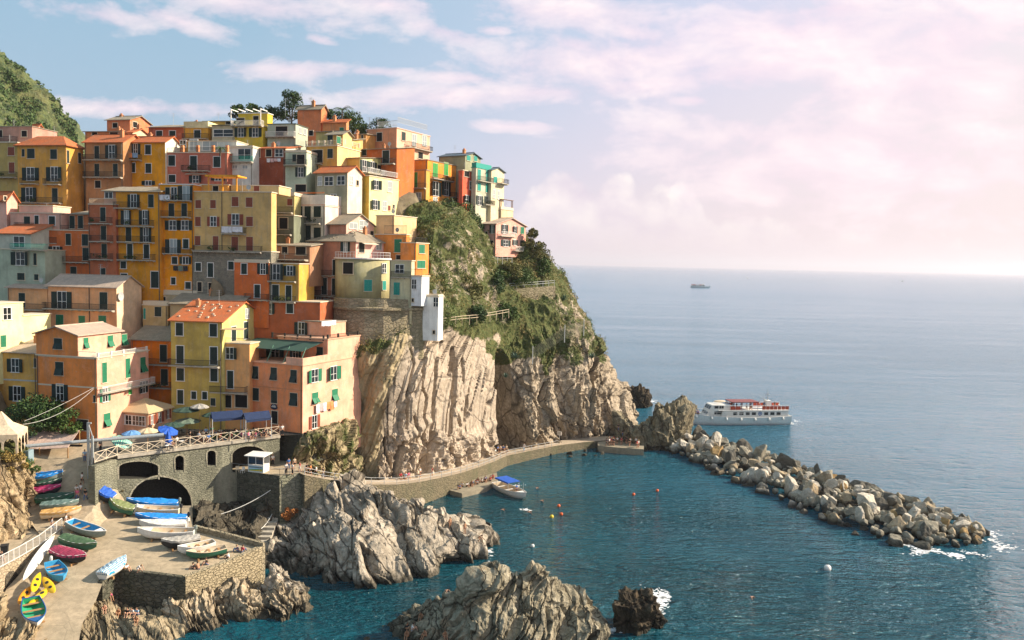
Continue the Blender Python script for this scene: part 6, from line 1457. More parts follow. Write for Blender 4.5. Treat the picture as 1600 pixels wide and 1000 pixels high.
# ------------------------------------------------------------------ ferry
def ferry(name, label, stern, bow, detail=True):
    a, c = sea(*stern), sea(*bow); d = c - a; L = d.length; X = d.normalized(); Y = Vector((0, 0, 1)).cross(X)
    root = empty(name, (a + c) / 2); tag(root, label, 'ferry'); root.rotation_euler = (0, 0, math.atan2(X.y, X.x))
    Bm, H = L * .2, L * .068
    rg = hull_rings(L, Bm, H, .30, .92, 25, zoff=-.8); b = MB(); b.rings(rg, closed=False, cap=False); b.add(rg[0], [tuple(range(8, -1, -1))]); b.build('hull', paint('ferry_hull', (.62, .66, .64)), root, True)
    b = MB(); b.rings([[(r[0][0], r[0][1] * .97, r[0][2] - .25), (r[0][0], r[8][1] * .97, r[0][2] - .25)] for r in rg], closed=False, cap=False); b.build('deck', GREYP, root)
    b = MB()
    for sd_ in (0, 8): b.path([Vector(r[sd_]) for r in rg], .09, 5); 
    b.build('gunwale', WHITE, root)
    b = MB()
    for sd_ in (3, 5): b.path([Vector(r[sd_]) * 1.0 + Vector((0, (-.03 if sd_ == 3 else .03), .0)) for r in rg[:-2]], .1, 4)
    b.build('boot_stripe', HK, root)
    w = Bm * .42; x0, x1, x2 = -L * .47, L * .13, L * .26
    z1, z2 = H - .25, H + L * .056
    def house(name, xa, xb, xs, w, za, zb, mat):
        b = MB(); b.add([(xa, -w, za), (xs, -w, za), (xs, w, za), (xa, w, za), (xa, -w, zb), (xb, -w, zb), (xb, w, zb), (xa, w, zb)], [(3, 2, 1, 0), (4, 5, 6, 7), (0, 1, 5, 4), (1, 2, 6, 5), (2, 3, 7, 6), (3, 0, 4, 7)]); return b.build(name, mat, root)
    cab = house('cabin', x0, x1 - L * .02, x1, w, z1, z2, HW)
    for sgn in (-1, 1):
        for k in range(8):
            if k == 3: continue
            x = x0 + L * .07 + k * L * .055
            b = MB().box(x, sgn * w - .02, z1 + L * .026, x + L * .036, sgn * w + .02, z1 + L * .050); b.build('window', GLASSM, cab)
        b = MB(); x = x0 + L * .07 + 3 * L * .055 + L * .018; b.rings([[(x + r * math.cos(q), sgn * (w + .03), z1 + L * .038 + r * math.sin(q)) for q in np.linspace(0, 2 * PI, 17)[:-1]] for r in (L * .017, L * .011)], cap=False); b.rings([[(x + r * math.cos(q), sgn * (w + .025), z1 + L * .038 + r * math.sin(q)) for q in np.linspace(0, 2 * PI, 9)[:-1]] for r in (L * .007, L * .001)], cap=False); b.build('round_emblem', HB, cab)
    b = MB().box(x0 - .1, -w - .25, z2, x1 + L * .02, w + .25, z2 + .12); b.build('upper_deck', WHITE, root)
    z3 = z2 + .12
    br = house('bridge', x1 - L * .1, x2 - L * .06, x2, w * .8, z1, z3 + L * .040, HW)
    for sgn in (-1, 1):
        for xa, xb, za, zb in ((x1 + L * .015, x1 + L * .05, z3 + L * .012, z3 + L * .034), (x1 - L * .03, x1 + L * .008, z3 + L * .012, z3 + L * .034), (x1 - L * .02, x1 + L * .05, z1 + L * .03, z1 + L * .055)): MB().box(xa, sgn * w * .8 - .02, za, xb, sgn * w * .8 + .02, zb).build('side_window', GLASSM, br)
    q = lambda f, y: (x2 + (x2 - L * .06 - x2) * f + .03, y, z1 + (z3 + L * .040 - z1) * f)
    for fa, fb in ((.30, .48), (.68, .92)):
        for ya, yb in ((-.9, -.35), (-.28, .28), (.35, .9)): MB().add([q(fa, ya * w * .8), q(fa, yb * w * .8), q(fb, yb * w * .8), q(fb, ya * w * .8)], [(0, 1, 2, 3)]).build('windscreen', GLASSM, br)
    REDR = paint('red_railing', (.50, .07, .03))
    for sgn in (-1, 1):
        for xa, xb in ((x0, x0 + L * .24), (x1 - L * .17, x1 - L * .08)):
            n = max(2, int((xb - xa) / (L * .034))); b = MB()
            for k in range(n):
                xx = xa + (xb - xa) * k / n; b.box(xx + .06, sgn * (w + .2) - .05, z3 + .15, xx + (xb - xa) / n - .06, sgn * (w + .2) + .05, z3 + L * .034)
            b.build('life_raft_rack', REDR, root)
        b = MB(); b.tube((x0, sgn * (w + .2), z3 + L * .04), (x1, sgn * (w + .2), z3 + L * .04), .05, 5)
        for k in range(14): xx = x0 + (x1 - x0) * k / 13; b.tube((xx, sgn * (w + .2), z3), (xx, sgn * (w + .2), z3 + L * .04), .04, 4)
        b.build('railing', WHITE, root)
        b = MB()
        for k in range(10, 24):
            p = Vector(rg[k][0 if sgn < 0 else 8]); b.tube(p, p + Vector((0, 0, 1.1)), .035, 4)
            if k < 23: p2 = Vector(rg[k + 1][0 if sgn < 0 else 8]); b.tube(p + Vector((0, 0, 1.1)), p2 + Vector((0, 0, 1.1)), .035, 4)
        b.build('bow_rail', WHITE, root)
        for k in (2, 5, 8, 11, 14, 17, 20):
            p = Vector(rg[k][0 if sgn < 0 else 8]); b = MB(); b.ball(p + Vector((0, sgn * .18, -.5)), .34, 8, 6, (1, 1, 1.25)); b.tube(p, p + Vector((0, sgn * .15, -.2)), .03, 4); b.build('fender', WHITE, root)
    b = MB(); b.box(x0 + L * .26, -w * .9, z3 + L * .062, x1 - L * .10, w * .9, z3 + L * .068)
    for xx in np.linspace(x0 + L * .27, x1 - L * .11, 4):
        for sgn in (-1, 1): b.tube((xx, sgn * w * .85, z3), (xx, sgn * w * .85, z3 + L * .062), .05, 5)
    b.build('canopy', paint('dark_red_canopy', (.20, .045, .03)), root)
    b = MB(); b.box(x0 + L * .13, -w * .35, z3, x0 + L * .17, w * .35, z3 + L * .07); b.build('funnel', WHITE, root)
    b = MB(); xm_ = x0 + L * .15; zt = z3 + L * .07; b.tube((xm_, 0, zt), (xm_ + .1, 0, zt + L * .10), .09, 6, .03); b.tube((xm_, 0, zt), (xm_ + L * .07, 0, zt + L * .02), .05, 5); b.tube((xm_, 0, zt + L * .06), (xm_ + L * .05, 0, zt), .03, 4); b.tube((xm_ - .8, 0, zt + L * .05), (xm_ + .9, 0, zt + L * .05), .05, 5); b.build('radar_mast', GREYP, root)
    b = MB(); b.rings([[(x1 - L * .02 + L * .055 * (2 * t_ - 1), .55 * math.sin(PI * t_) ** .6 * math.cos(q) + .0, z3 + L * .062 + .35 * math.sin(PI * t_) ** .6 * math.sin(q)) for q in np.linspace(0, 2 * PI, 9)[:-1]] for t_ in np.linspace(.02, .98, 11)]); b.build('tender', HC, root)
    return root, L, z1, z3, w
fer, FL, Fz1, Fz3, Fw = ferry('ferry', 'white passenger ferry with red life raft racks off the breakwater', (1229, 661), (1054, 662))
far, *_ = ferry('ferry', 'small distant ferry under way on the horizon', (1079, 449.3), (1110, 450.1))
def sailboat(label, px, py, s):
    c = sea(px, py); root = empty('sailing_boat', c); tag(root, label, 'sailing boat')
    rg = hull_rings(9 * s, 2.8 * s, 1.1 * s); b = MB(); b.rings(rg, closed=False, cap=False); b.rings([[(r[0][0], r[0][1], r[0][2] - .1), (r[8][0], r[8][1], r[8][2] - .1)] for r in rg], closed=False, cap=False); b.build('hull', HW, root)
    MB().box(-2 * s, -.8 * s, 1 * s, 1.4 * s, .8 * s, 1.7 * s).build('cabin', HW, root)
    MB().tube((.4 * s, 0, 1 * s), (.4 * s, 0, 12 * s), .12 * s, 5, .06 * s).build('mast', GREYP, root)
    MB().tube((.4 * s, 0, 2.2 * s), (-3.4 * s, 0, 2.1 * s), .16 * s, 5).build('boom', HC, root)
sailboat('small white sailing boat far out at right', 1410, 440, 1.5)
sailboat('tiny sailing boat mast near the horizon', 1168, 435, 1.2)
# buoys
def buoy(px, py, mat, label, r=.29):
    b = MB(); b.ball((0, 0, .2), r, 10, 7); o = b.build('buoy', mat, None, True, sea(px, py)); b = MB(); b.tube((0, 0, r * 1.0), (0, 0, r * 1.0 + .4), .05, 5); b.build('ring_post', HK, o); tag(o, label, 'buoy', 'mooring buoys in the harbour')
OB = paint('orange_buoy', (.70, .12, .03), .4)
buoy(873, 792, OB, 'orange buoy nearest the moored launch'); buoy(877, 805, OB, 'orange buoy with the yellow one beside it'); buoy(862, 809, paint('yellow_buoy', (.7, .5, .05)), 'yellow buoy beside an orange one', .34); buoy(990, 774, OB, 'orange buoy left of the pair in open harbour'); buoy(1027, 768, OB, 'orange buoy nearest the breakwater'); buoy(1293, 890, HW, 'lone white buoy in front of the breakwater', .5)
buoy(832, 855, HW, 'small white float in the inner harbour', .3)
# ------------------------------------------------------------------ street furniture on the square
def SQ(px, py): return G(px, max(py, 680), PZ)
def parasol(label, px, py, r, mat, h=2.5, closed=False, tilt=0):
    p1_ = max(py, 681); h += (p1_ - py) * .10; p = SQ(px, p1_); root = empty('parasol', p, random.uniform(0, 1)); tag(root, label, 'parasol', 'parasols on the square')
    MB().tube((0, 0, 0), (0, 0, h + .25), .04, 6).build('pole', WOOD, root)
    MB().prism([(.35 * math.cos(2 * PI * k / 8), .35 * math.sin(2 * PI * k / 8)) for k in range(8)], 0, .12).build('base', CONC, root)
    b = MB(); n = 8
    if closed: b.rings([[(rr * (1 + .25 * (k % 2)) * math.cos(2 * PI * k / 12), rr * (1 + .25 * (k % 2)) * math.sin(2 * PI * k / 12), z) for k in range(12)] for rr, z in ((.34, h - 1.9), (.42, h - 1.3), (.26, h - .5), (.03, h + .15))])
    else:
        b.rings([[(rr * (1 - .08 * (k % 2)) * math.cos(2 * PI * k / 16), rr * (1 - .08 * (k % 2)) * math.sin(2 * PI * k / 16), z - .06 * (k % 2)) for k in range(16)] for rr, z in ((r, h - .42), (r, h - .3), (r * .55, h - .02), (.04, h + .2))], cap=False)
    o = b.build('canopy', mat, root); o.rotation_euler = (tilt, tilt * .5, 0)
    return root
GP = tarp('bottle_green_cloth', (.03, .065, .045)); GPL = tarp('grey_green_cloth', (.14, .19, .14)); BEI = tarp('beige_cloth', (.60, .47, .29)); SKY = tarp('sky_blue_cloth', (.12, .28, .52)); TEA = tarp('teal_patterned_cloth', (.03, .33, .27), ((.6, .6, .5), 'X', 1.5, .72))
parasol('teal and white patterned parasol at the railing corner', 183, 704, 1.5, TEA, 1.9, tilt=.5)
parasol('sky blue parasol beside the beige one', 206, 700, 1.35, SKY, 2.4)
parasol('beige parasol between two blue ones', 231, 697, 1.45, BEI, 2.5)
parasol('royal blue parasol right of the beige one', 256, 692, 1.5, TBD, 2.4, tilt=.35)
parasol('dark green parasol nearest the annexe corner', 270, 687, 1.7, GP)
parasol('large grey green parasol in the middle of the square', 293, 680, 2.0, GPL, 2.5)
parasol('dark green parasol behind the grey green one', 291, 664, 2.0, GP, 2.6)
parasol('pale grey parasol against the olive house', 312, 659, 1.4, TGY, 2.6)
parasol('small dark green parasol left of the navy awnings', 329, 671, 1.3, GP, 2.5)
parasol('folded royal blue parasol beside the railing', 263, 700, .6, TBD, 2.4, closed=True)
NAVY = tarp('navy_canvas', (.006, .022, .075))
def tent(label, cs, h, mat, rise=.9):
    a, c, d = [SQ(*q) for q in cs]; e = a + (d - c); root = empty('awning_tent', (a + c + d + e) / 4); tag(root, label, 'awning', 'navy awnings on the square'); o = root.location
    q = [v - o for v in (a, c, d, e)]; U = Vector((0, 0, 1)); b = MB()
    for v in q: b = MB(); b.tube(v, v + U * h, .06, 6); b.build('pole', GREYP, root)
    r0, r1 = (q[0] + q[3]) / 2 + U * (h + rise), (q[1] + q[2]) / 2 + U * (h + rise); e0, e1, e2, e3 = [v + U * h for v in q]; k = Vector((0, 0, .05)); dn = U * -.35
    b = MB()
    for f in ((e0, e1, r1, r0), (e2, e3, r0, r1)): b.add(list(f) + [v - k for v in f], [(0, 1, 2, 3), (7, 6, 5, 4), (0, 4, 5, 1), (1, 5, 6, 2), (2, 6, 7, 3), (3, 7, 4, 0)])
    for f in ((e0, e1), (e2, e3)): b.add([f[0], f[1], f[1] + dn, f[0] + dn], [(0, 1, 2, 3)])
    b.build('canopy', mat, root)
tent('navy awning over tables at the olive house side', [(332, 690), (381, 685.5), (376, 680)], 3.3, NAVY)
tent('navy awning over tables at the salmon house side', [(384, 690), (424, 685), (416, 680)], 3.2, NAVY)
def table(label, px, py, place=SQ, cloth=WHITE):
    p = place(px, py); root = empty('cafe_table', p, random.uniform(0, 3)); tag(root, label, 'table', 'cafe tables on the square')
    MB().prism([(.45 * math.cos(2 * PI * k / 10), .45 * math.sin(2 * PI * k / 10)) for k in range(10)], .72, .76).build('table_top', cloth, root)
    b = MB(); b.tube((0, 0, 0), (0, 0, .72), .05, 6); b.box(-.3, -.04, 0, .3, .04, .05).box(-.04, -.3, .0, .04, .3, .049); b.build('pedestal', IRON, root)
def chair(label, px, py, rz, mat=HK, place=SQ, grp='cafe chairs on the square'):
    p = place(px, py); root = empty('chair', p, rz); tag(root, label, 'chair', grp)
    MB().box(-.22, -.22, .42, .22, .22, .47).build('seat', mat, root); MB().box(-.22, .2, .55, .22, .24, .9).build('backrest', mat, root)
    for sx in (-.19, .19):
        for sy in (-.19, .19): MB().tube((sx, sy, 0), (sx, sy, .42 if sy < 0 else .56), .025, 4).build('leg', mat, root)
for px, py in ((262, 704), (284, 697), (306, 690), (322, 684), (345, 679), (362, 676), (380, 675), (398, 672), (414, 669), (352, 666), (374, 663), (396, 661), (300, 672), (280, 676), (240, 703)):
    cl = random.choice(('white', 'dark')); table(f'round cafe table with {cl} top among the parasols and awnings', px, py, cloth=WHITE if cl == 'white' else HK)
    chair('dark cafe chair at a table on the square', px + 6, py + 1, 1.6); chair('dark cafe chair at a table on the square', px - 6, py, -1.6)
# planters along the awnings
def planter(label, px, py, w=1.6):
    p = SQ(px, py); root = empty('planter', p, .69); tag(root, label, 'planter', 'planters beside the railing')
    MB().box(-w / 2, -.2, 0, w / 2, .2, .45).build('box', flat('blue_grey_box', (.10, .14, .17)), root)
    f = leaf_mesh([(x, 0, .6, .35) for x in np.linspace(-w / 2, w / 2, 4)], 130, .13); link('foliage', f, LEAFB, root)
# ------------------------------------------------------------------ kiosk
a = P(413, 735, 121.9); c = P(386, 734, 121.9); a.z = c.z = KZ
root = empty('ticket_kiosk', (a + c) / 2, R(-14)); tag(root, 'small white kiosk with blue and yellow poster under the terrace arch', 'kiosk')
w = (a - c).length / 2
MB().box(-w, 0, 0, w, 1.7, 1.15).build('counter', WHITE, root)
b = MB()
for x in (-w, -.05, w - .1):
    for y in (0, 1.6): MB().box(x, y, 1.15, x + .1, y + .1, 2.45).build('corner_post', WHITE, root)
MB().box(-w, 1.6, 1.151, w, 1.7, 2.45).build('back_panel', GREYP, root)
MB().box(-w + .1, .04, 1.2, -.05, .06, 2.4).build('pane', GLASSM, root); MB().box(.05, .04, 1.2, w - .1, .06, 2.4).build('pane', GLASSM, root)
MB().add([(-w - .35, -.5, 2.45), (w + .35, -.5, 2.45), (w + .35, 2, 2.62), (-w - .35, 2, 2.62), (-w - .35, -.5, 2.55), (w + .35, -.5, 2.55), (w + .35, 2, 2.72), (-w - .35, 2, 2.72)], [(3, 2, 1, 0), (4, 5, 6, 7), (0, 1, 5, 4), (1, 2, 6, 5), (2, 3, 7, 6), (3, 0, 4, 7)]).build('roof', WHITE, root)
pr = MB().box(-w + .1, -.02, .12, w - .1, -.002, .95).build('poster', paint('pale_blue_print', (.40, .58, .70)), root)
MB().add([(-w + .15, -.03, .2), (w - .15, -.03, .2), (w - .15, -.03, .52), (0, -.03, .36), (-w + .15, -.03, .30)], [(0, 1, 2, 3, 4)]).build('poster_hill', paint('yellow_print', (.65, .50, .06)), pr)
MB().add([(-w + .15, -.036, .3), (0, -.036, .36), (w - .15, -.036, .52), (w - .15, -.036, .6), (-.2, -.036, .48), (-w + .15, -.036, .38)], [(0, 1, 2, 3, 4, 5)]).build('poster_hill', paint('green_print', (.06, .30, .08)), pr)
MB().box(-w + .2, -.03, .72, w - .2, -.022, .82).build('poster_lettering', HK, pr)
kc = lambda px, py: G(px, py, KZ)
chair('white plastic chair at the left end of the kiosk terrace', 371, 738, .5, HC, kc, 'plastic chairs by the kiosk'); chair('white plastic chair nearest the kiosk counter', 379, 739, -.4, WHITE, kc, 'plastic chairs by the kiosk')
root = empty('terrace_railing', kt[0] + Vector((0, 0, 0))); tag(root, 'thin wire railing on the edge of the kiosk terrace', 'railing'); x = MB()
for A, B in ((kt[0], kt[1]), (kt[1], kt[2])):
    for k in range(6): q = (A - kt[0]).lerp(B - kt[0], k / 5); x.tube(q, q + Vector((0, 0, 1)), .03, 4)
    x.tube(A - kt[0] + Vector((0, 0, 1)), B - kt[0] + Vector((0, 0, 1)), .02, 4)
x.build('rail', GREYP, root)
# oval emblem sign on the salmon house
# ------------------------------------------------------------------ boat hoist
p0 = GR(142, 748); root = empty('boat_hoist', p0); tag(root, 'grey steel boat hoist with long horizontal beam over the ramp', 'hoist')
PIPE = flat('galvanised_pipe', (.40, .43, .43), .45, .4)
zt = P(144, 688, p0.y).z - p0.z; z9 = P(143, 660, p0.y).z - p0.z
MB().box(-.42, -.12, 0, -.14, .12, z9).build('post', PIPE, root); MB().box(.14, -.12, 0, .40, .12, zt + .6).build('post', PIPE, root)
MB().box(-.14, -.1, z9 - .2, .14, .1, z9).box(-.14, -.1, zt - .2, .14, .1, zt).tube((-.28, 0, z9), (.27, 0, zt + .6), .07).build('cross_member', PIPE, root)
e1, e2 = P(20, 699, p0.y - 3) - p0, P(256, 679, p0.y + 5) - p0
MB().tube(e1, e2, .24, 10).build('beam', PIPE, root)
MB().box(e1.x - .1, e1.y - .6, e1.z - 1.9, e1.x + 2.4, e1.y + .6, e1.z - .3).build('hoist_box', flat('blue_grey_steel', (.22, .30, .33), .5), root)
MB().tube(e1 + Vector((1, 0, -1.9)), Vector((e1.x + 1, e1.y, zr(p0.x + e1.x + 1, p0.y + e1.y) - p0.z - .5)), .1).build('post', PIPE, root)
# canopy restaurant on the left
zpl = -2.9
cs = [P(30, 700, 115.5), P(106, 700, 114.5), P(124, 673, 119.5), P(66, 670, 120)]
root = empty('canopy_restaurant', cs[0]); tag(root, 'pinkish tan canvas canopy over a dim open air restaurant', 'canopy'); q = [v - cs[0] for v in cs]; k = Vector((0, 0, .08))
m1, m2 = q[0].lerp(q[1], .42), q[3].lerp(q[2], .42); sg = Vector((0, 0, -.35)); b = MB()
CANV = tarp('canopy_canvas', (.56, .40, .32))
pts = [q[0], m1 + sg * .6, q[1], q[3], m2 + sg * .6, q[2]]
b.add(pts + [v + k for v in pts], [(0, 1, 4, 3), (1, 2, 5, 4), (6, 9, 10, 7), (7, 10, 11, 8), (0, 6, 7, 1), (1, 7, 8, 2), (2, 8, 11, 5), (3, 9, 6, 0)]); b.build('canopy', CANV, root)
for v in (q[0], q[1], q[2], m1, q[3]): 
    g_ = zpl; MB().tube((v.x, v.y, g_), v, .09, 6).build('post', WOOD, root)
b = MB(); b.prism([(v.x, v.y) for v in (q[0], q[1], q[2] , q[3])], zpl - 2.2, zpl + .35); b.build('platform', DARKSTONE, root)  # dark stone floor, shade under the canopy put into its colour
b = MB(); b.box(q[0].x + .2, q[0].y + 3.2, zpl + .35, q[1].x - .2, q[0].y + 3.4, -.1); b.box(q[0].x + .1, q[0].y + .2, zpl + .36, q[0].x + .19, q[0].y + 3.2, -.15); b.build('back_panel', flat('dark_back', (.03, .03, .028), .9), root)  # added near-black sheets standing for the shade under the canopy
for k in range(6):
    v = q[0].lerp(q[1], .15 + .14 * k) + Vector((0, 1.2 + (k % 2) * 1.5, 0)); rt = empty('cafe_table', cs[0] + Vector((v.x, v.y, zpl + .35))); tag(rt, 'small white table under the tan restaurant canopy', 'table', 'tables under the canopy')
    MB().box(-.4, -.4, .7, .4, .4, .75).build('table_top', WHITE, rt); MB().tube((0, 0, 0), (0, 0, .7), .05, 5).build('pedestal', IRON, rt)
# cream marquee with arched sides at the left edge
mq = P(2, 705, 106); root = empty('marquee', mq, .3); tag(root, 'cream peaked marquee with arched openings at the left edge', 'marquee')
CT = tarp('cream_canvas', (.62, .49, .33)); w = 2.5; b = MB()
b.rings([[(rr * sx, rr * sy, z) for sx, sy in ((-1, -1), (0, -1), (1, -1), (1, 0), (1, 1), (0, 1), (-1, 1), (-1, 0))] for rr, z in ((w, 2.5), (w, 2.6), (w * .45, 3.6), (.1, 5.2))], cap=False); b.build('roof', CT, root)
for r_ in range(4):
    polys = [[Vector((-w, 0, 0)), Vector((w, 0, 0)), Vector((w, 2.5, 0)), Vector((-w, 2.5, 0))]]
    for cx in (-1.6, 0, 1.6): polys.append([Vector((cx + x, z, 0)) for x, z in [(-.65, .02)] + [(-.65 * math.cos(PI * k / 8), 1.3 + .75 * math.sin(PI * k / 8)) for k in range(9)] + [(.65, .02)]])
    fl_ = [v for p in polys for v in p]; tr = tessellate_polygon(polys); b = MB(); M = Matrix.Rotation(r_ * PI / 2, 4, 'Z') @ Matrix.Translation((0, -w, 0))
    b.add([M @ Vector((v.x, 0, v.y)) for v in fl_], [tuple(t_) for t_ in tr]); b.build('side_panel', CT, root)
# litter bins, wires
def wheelie(label, p, mat=HK):
    root = empty('waste_bin', p, .4); tag(root, label, 'bin'); MB().add([(-.3, -.35, .08), (.3, -.35, .08), (.3, .35, .08), (-.3, .35, .08), (-.38, -.42, 1.1), (.38, -.42, 1.1), (.38, .42, 1.1), (-.38, .42, 1.1)], [(3, 2, 1, 0), (4, 5, 6, 7), (0, 1, 5, 4), (1, 2, 6, 5), (2, 3, 7, 6), (3, 0, 4, 7)]).build('bin_body', mat, root)
    MB().box(-.42, -.46, 1.101, .42, .44, 1.18).build('lid', mat, root); MB().tube((-.38, .36, .1), (.38, .36, .1), .1, 8).build('wheel', HK, root)
pb = wk_p = P(26, 842, 101); pb.z = zr(pb.x, pb.y) + 1.0; pb = wp[1].lerp(wp[0], .1) + Vector((-2.2, 1.6, 0)); wheelie('black wheeled bin against the rock on the walkway', pb)
def cable(name, label, a, c, sag, r, mat, cat='cable'):
    o0 = Vector(a); n = 14; b = MB(); pts = [Vector(a).lerp(Vector(c), k / n) - o0 - Vector((0, 0, sag * 4 * (k / n) * (1 - k / n))) for k in range(n + 1)]; b.path(pts, r, 5); tag(b.build(name, mat, loc=o0), label, cat)
cable('mooring_rope', 'long pale rope slanting across the dark terrace wall', P(306, 811, 115), P(424, 765, 121), .8, .06, HW, 'rope')
cable('mooring_rope', 'short rope hanging beside the inlet steps', P(408, 826, 118), P(432, 788, 122), .5, .05, HW, 'rope')
cable('overhead_cable', 'white cable sagging from the orange house to the marquee', P(146, 608, 118), P(36, 663, 108), 1.0, .022, HW)
cable('overhead_cable', 'second lower white cable over the dark tree', P(146, 606, 117.9), P(38, 658, 108.2), .2, .02, HW)
# laundry
def laundry(label, blk, face, x0, x1, y, h_px, mats, d=.35):
    f = blk.lf if face == 'F' else blk.ls
    a, z = f(x0, y); c, _ = f(x1, y); _, z2 = f(x0, y + h_px); n = len(mats); b = None
    M = blk.Mw @ (Matrix.Translation(Vector((a, 0, z)) if face == 'F' else Vector((blk.W, a, z))) @ (Matrix.Rotation(PI / 2, 4, 'Z') if face == 'S' else Matrix.Identity(4)))
    root = empty('laundry_line', M.translation); root.matrix_world = M; tag(root, label, 'laundry'); L = c - a
    MB().tube((-.1, -d, 0), (L + .1, -d, 0), .015, 4).build('line', GREYP, root)
    for k, mt in enumerate(mats):
        xa = L * k / n + .03; xb = L * (k + 1) / n - .03; hh = (z - z2) * random.uniform(.75, 1.05); b = MB()
        m = 6; V = []
        for j in range(m + 1):
            x = xa + (xb - xa) * j / m; V += [(x, -d, 0), (x + .02, -d + .05 * math.sin(j * 2.1 + k), -hh + .04 * math.sin(j * 1.7))]
        b.add(V, [(2 * j, 2 * j + 1, 2 * j + 3, 2 * j + 2) for j in range(m)]); b.build('cloth', mt, root)
# signs
sb = MB(); sb.box(-.55, -.04, -.42, .55, .04, .42); sp_ = P(874, 677, 187.0); so_ = sb.build('notice_board', WHITE, None, False, sp_, (0, 0, R(-35))); tag(so_, 'white notice board at the foot of the cliff by the harbour', 'sign'); MB().tube((0, .05, -2.6), (0, .05, .42), .06, 6).build('post', GREYP, so_)
for k in range(3): MB().box(-.42, -.046, .22 - k * .22, .42, -.041, .28 - k * .22).build('lettering_line', IRON, so_)
# inlet steps
b = MB()
for k in range(9):
    p = P(430 - k * 3.2, 800 + k * 7.5, 122 - k * 1.0); b.box(p.x - .9, p.y - .5, p.z - 1.6, p.x + .9, p.y + .8, p.z)
o = b.build('inlet_steps', CONC); tag(o, 'steep concrete steps going down into the inlet', 'steps')
# ------------------------------------------------------------------ vegetation
def tree(name, label, base, h, w, mat, n=16, per=130, s=.16, group=None, trunk=.35, cat='tree'):
    root = empty(name, base); tag(root, label, cat, group); r = np.random.default_rng(hash_(label) % 9999 + int(base[0] * 7) % 97)
    cl = []; b = MB(); b.tube((0, 0, -.6), (.05 * h * .3, 0, h * trunk), .03 * h, 7, .02 * h)
    for k in range(n):
        a = r.uniform(0, 6.28); e = r.uniform(0, 1); rr = w / 2 * math.sqrt(r.uniform(0, 1)) * (1 - .55 * e ** 2); z = h * (trunk + .05 + (1 - trunk - .1) * e)
        c = (rr * math.cos(a), rr * math.sin(a), z); cl.append((*c, w * r.uniform(.13, .24)))
        if k % 2 == 0: b.tube((.0, 0, h * trunk * .8), c, .012 * h, 5, .004 * h)
    b.build('trunk', BARK, root)
    V, F = leaf_quads(cluster_pts(cl, per, r), s, r); link('crown', np_mesh('crown', V, F), mat, root); return root
def palm(name, label, base, h, w, n=22, mat=LEAFB, group=None):
    root = empty(name, base); tag(root, label, 'palm', group); MB().tube((0, 0, -.5), (.1, 0, h), .18, 7, .13).build('trunk', BARK, root); b = MB()
    for k in range(n):
        a = 2.399 * k; up_ = random.uniform(.1, 1.1); p = Vector((.1, 0, h)); d = Vector((math.cos(a), math.sin(a), up_)).normalized()
        for j in range(7):
            q = p + d * (w / 2 / 6); d = (d + Vector((0, 0, -.26))).normalized(); sd_ = d.cross(Vector((0, 0, 1))).normalized()
            for sg in (-1, 1):
                for f in (.25, .75):
                    m_ = p.lerp(q, f); e = m_ + sd_ * sg * w * .085 * (1 - j / 8) + d * w * .05 - Vector((0, 0, w * .02)); b.add([m_ - d * .06, m_ + d * .06, e], [(0, 1, 2)])
            b.tube(p, q, .02, 3); p = q
    b.build('fronds', mat, root); return root
def agave(label, base, s, group='spiky agaves on the headland'):
    b = MB()
    for k in range(20):
        a = 2.399 * k; e = .25 + 1.1 * (k / 20); d = Vector((math.cos(a) * math.cos(e), math.sin(a) * math.cos(e), math.sin(e))); sd_ = d.cross(Vector((0, 0, 1))).normalized() * s * .09
        m_ = d * s * .5; tp = d * s + Vector((0, 0, -.1 * s)); b.add([-sd_ * .5, sd_ * .5, m_ + sd_, m_ - sd_, tp], [(0, 1, 2, 3), (3, 2, 4)])
    o = b.build('agave', leafmat('agave_leaves', (.03, .07, .05), (.07, .12, .08)) if 'ag' not in MATS else MATS['ag'], None, False, base); MATS['ag'] = o.data.materials[0]; tag(o, label, 'plant', group); return o
# hilltop trees
tree('tree', 'leafy tree tallest on the skyline behind the yellow house', P(455, 205, 189), 8.6, 6.6, LEAFA, 22, 140, .2, trunk=.3)
tree('tree', 'round tree left of the tallest skyline tree', P(424, 205, 188), 5.4, 6.0, LEAFA, 16, 130, .2)
tree('tree', 'small tree above the bright yellow house', P(384, 195, 186), 4.9, 5.0, LEAFB, 14, 120, .18)
tree('tree', 'bushy tree at the left end of the skyline trees', P(369, 195, 187), 4.4, 3.6, LEAFA, 12, 110, .18)
tree('tree', 'spreading tree right of the tall blind house', P(552, 222, 189), 6.2, 6.4, LEAFB, 18, 130, .2)
tree('tree', 'low tree between the palm and the tall blind house', P(521, 205, 189), 4.6, 4.6, LEAFA, 14, 120, .18)
tree('tree', 'bush behind the little orange cottage', P(565, 225, 186), 4.0, 5.6, LEAFB, 14, 110, .18)
tree('tree', 'small tree above the salmon house roof', P(596, 210, 186), 3.2, 4.6, LEAFA, 12, 110, .17)
tree('tree', 'shrub behind the terrace of the yellow house', P(404, 195, 187), 4.2, 3.8, LEAFB, 12, 110, .18)
palm('palm_tree', 'palm tree on the skyline right of the blind house', P(534, 200, 186), 4.0, 5.0)
palm('palm_tree', 'small palm on the faded red house terrace', P(344, 240, 157.5), 1.0, 2.6, 16)
for k, (px, py) in enumerate(((577, 205), (590, 205), (446, 175), (486, 175))):
    b = MB(); b.tube((0, 0, -1), (0, 0, 3.0), .04, 5); 
    for z in (2.2, 2.6, 2.9): b.tube((-.6, 0, z), (.6, 0, z), .025, 4)
    tag(b.build('antenna', GREYP, None, False, P(px, py, 184)), 'thin television antenna on a skyline roof', 'antenna', 'roof antennas')
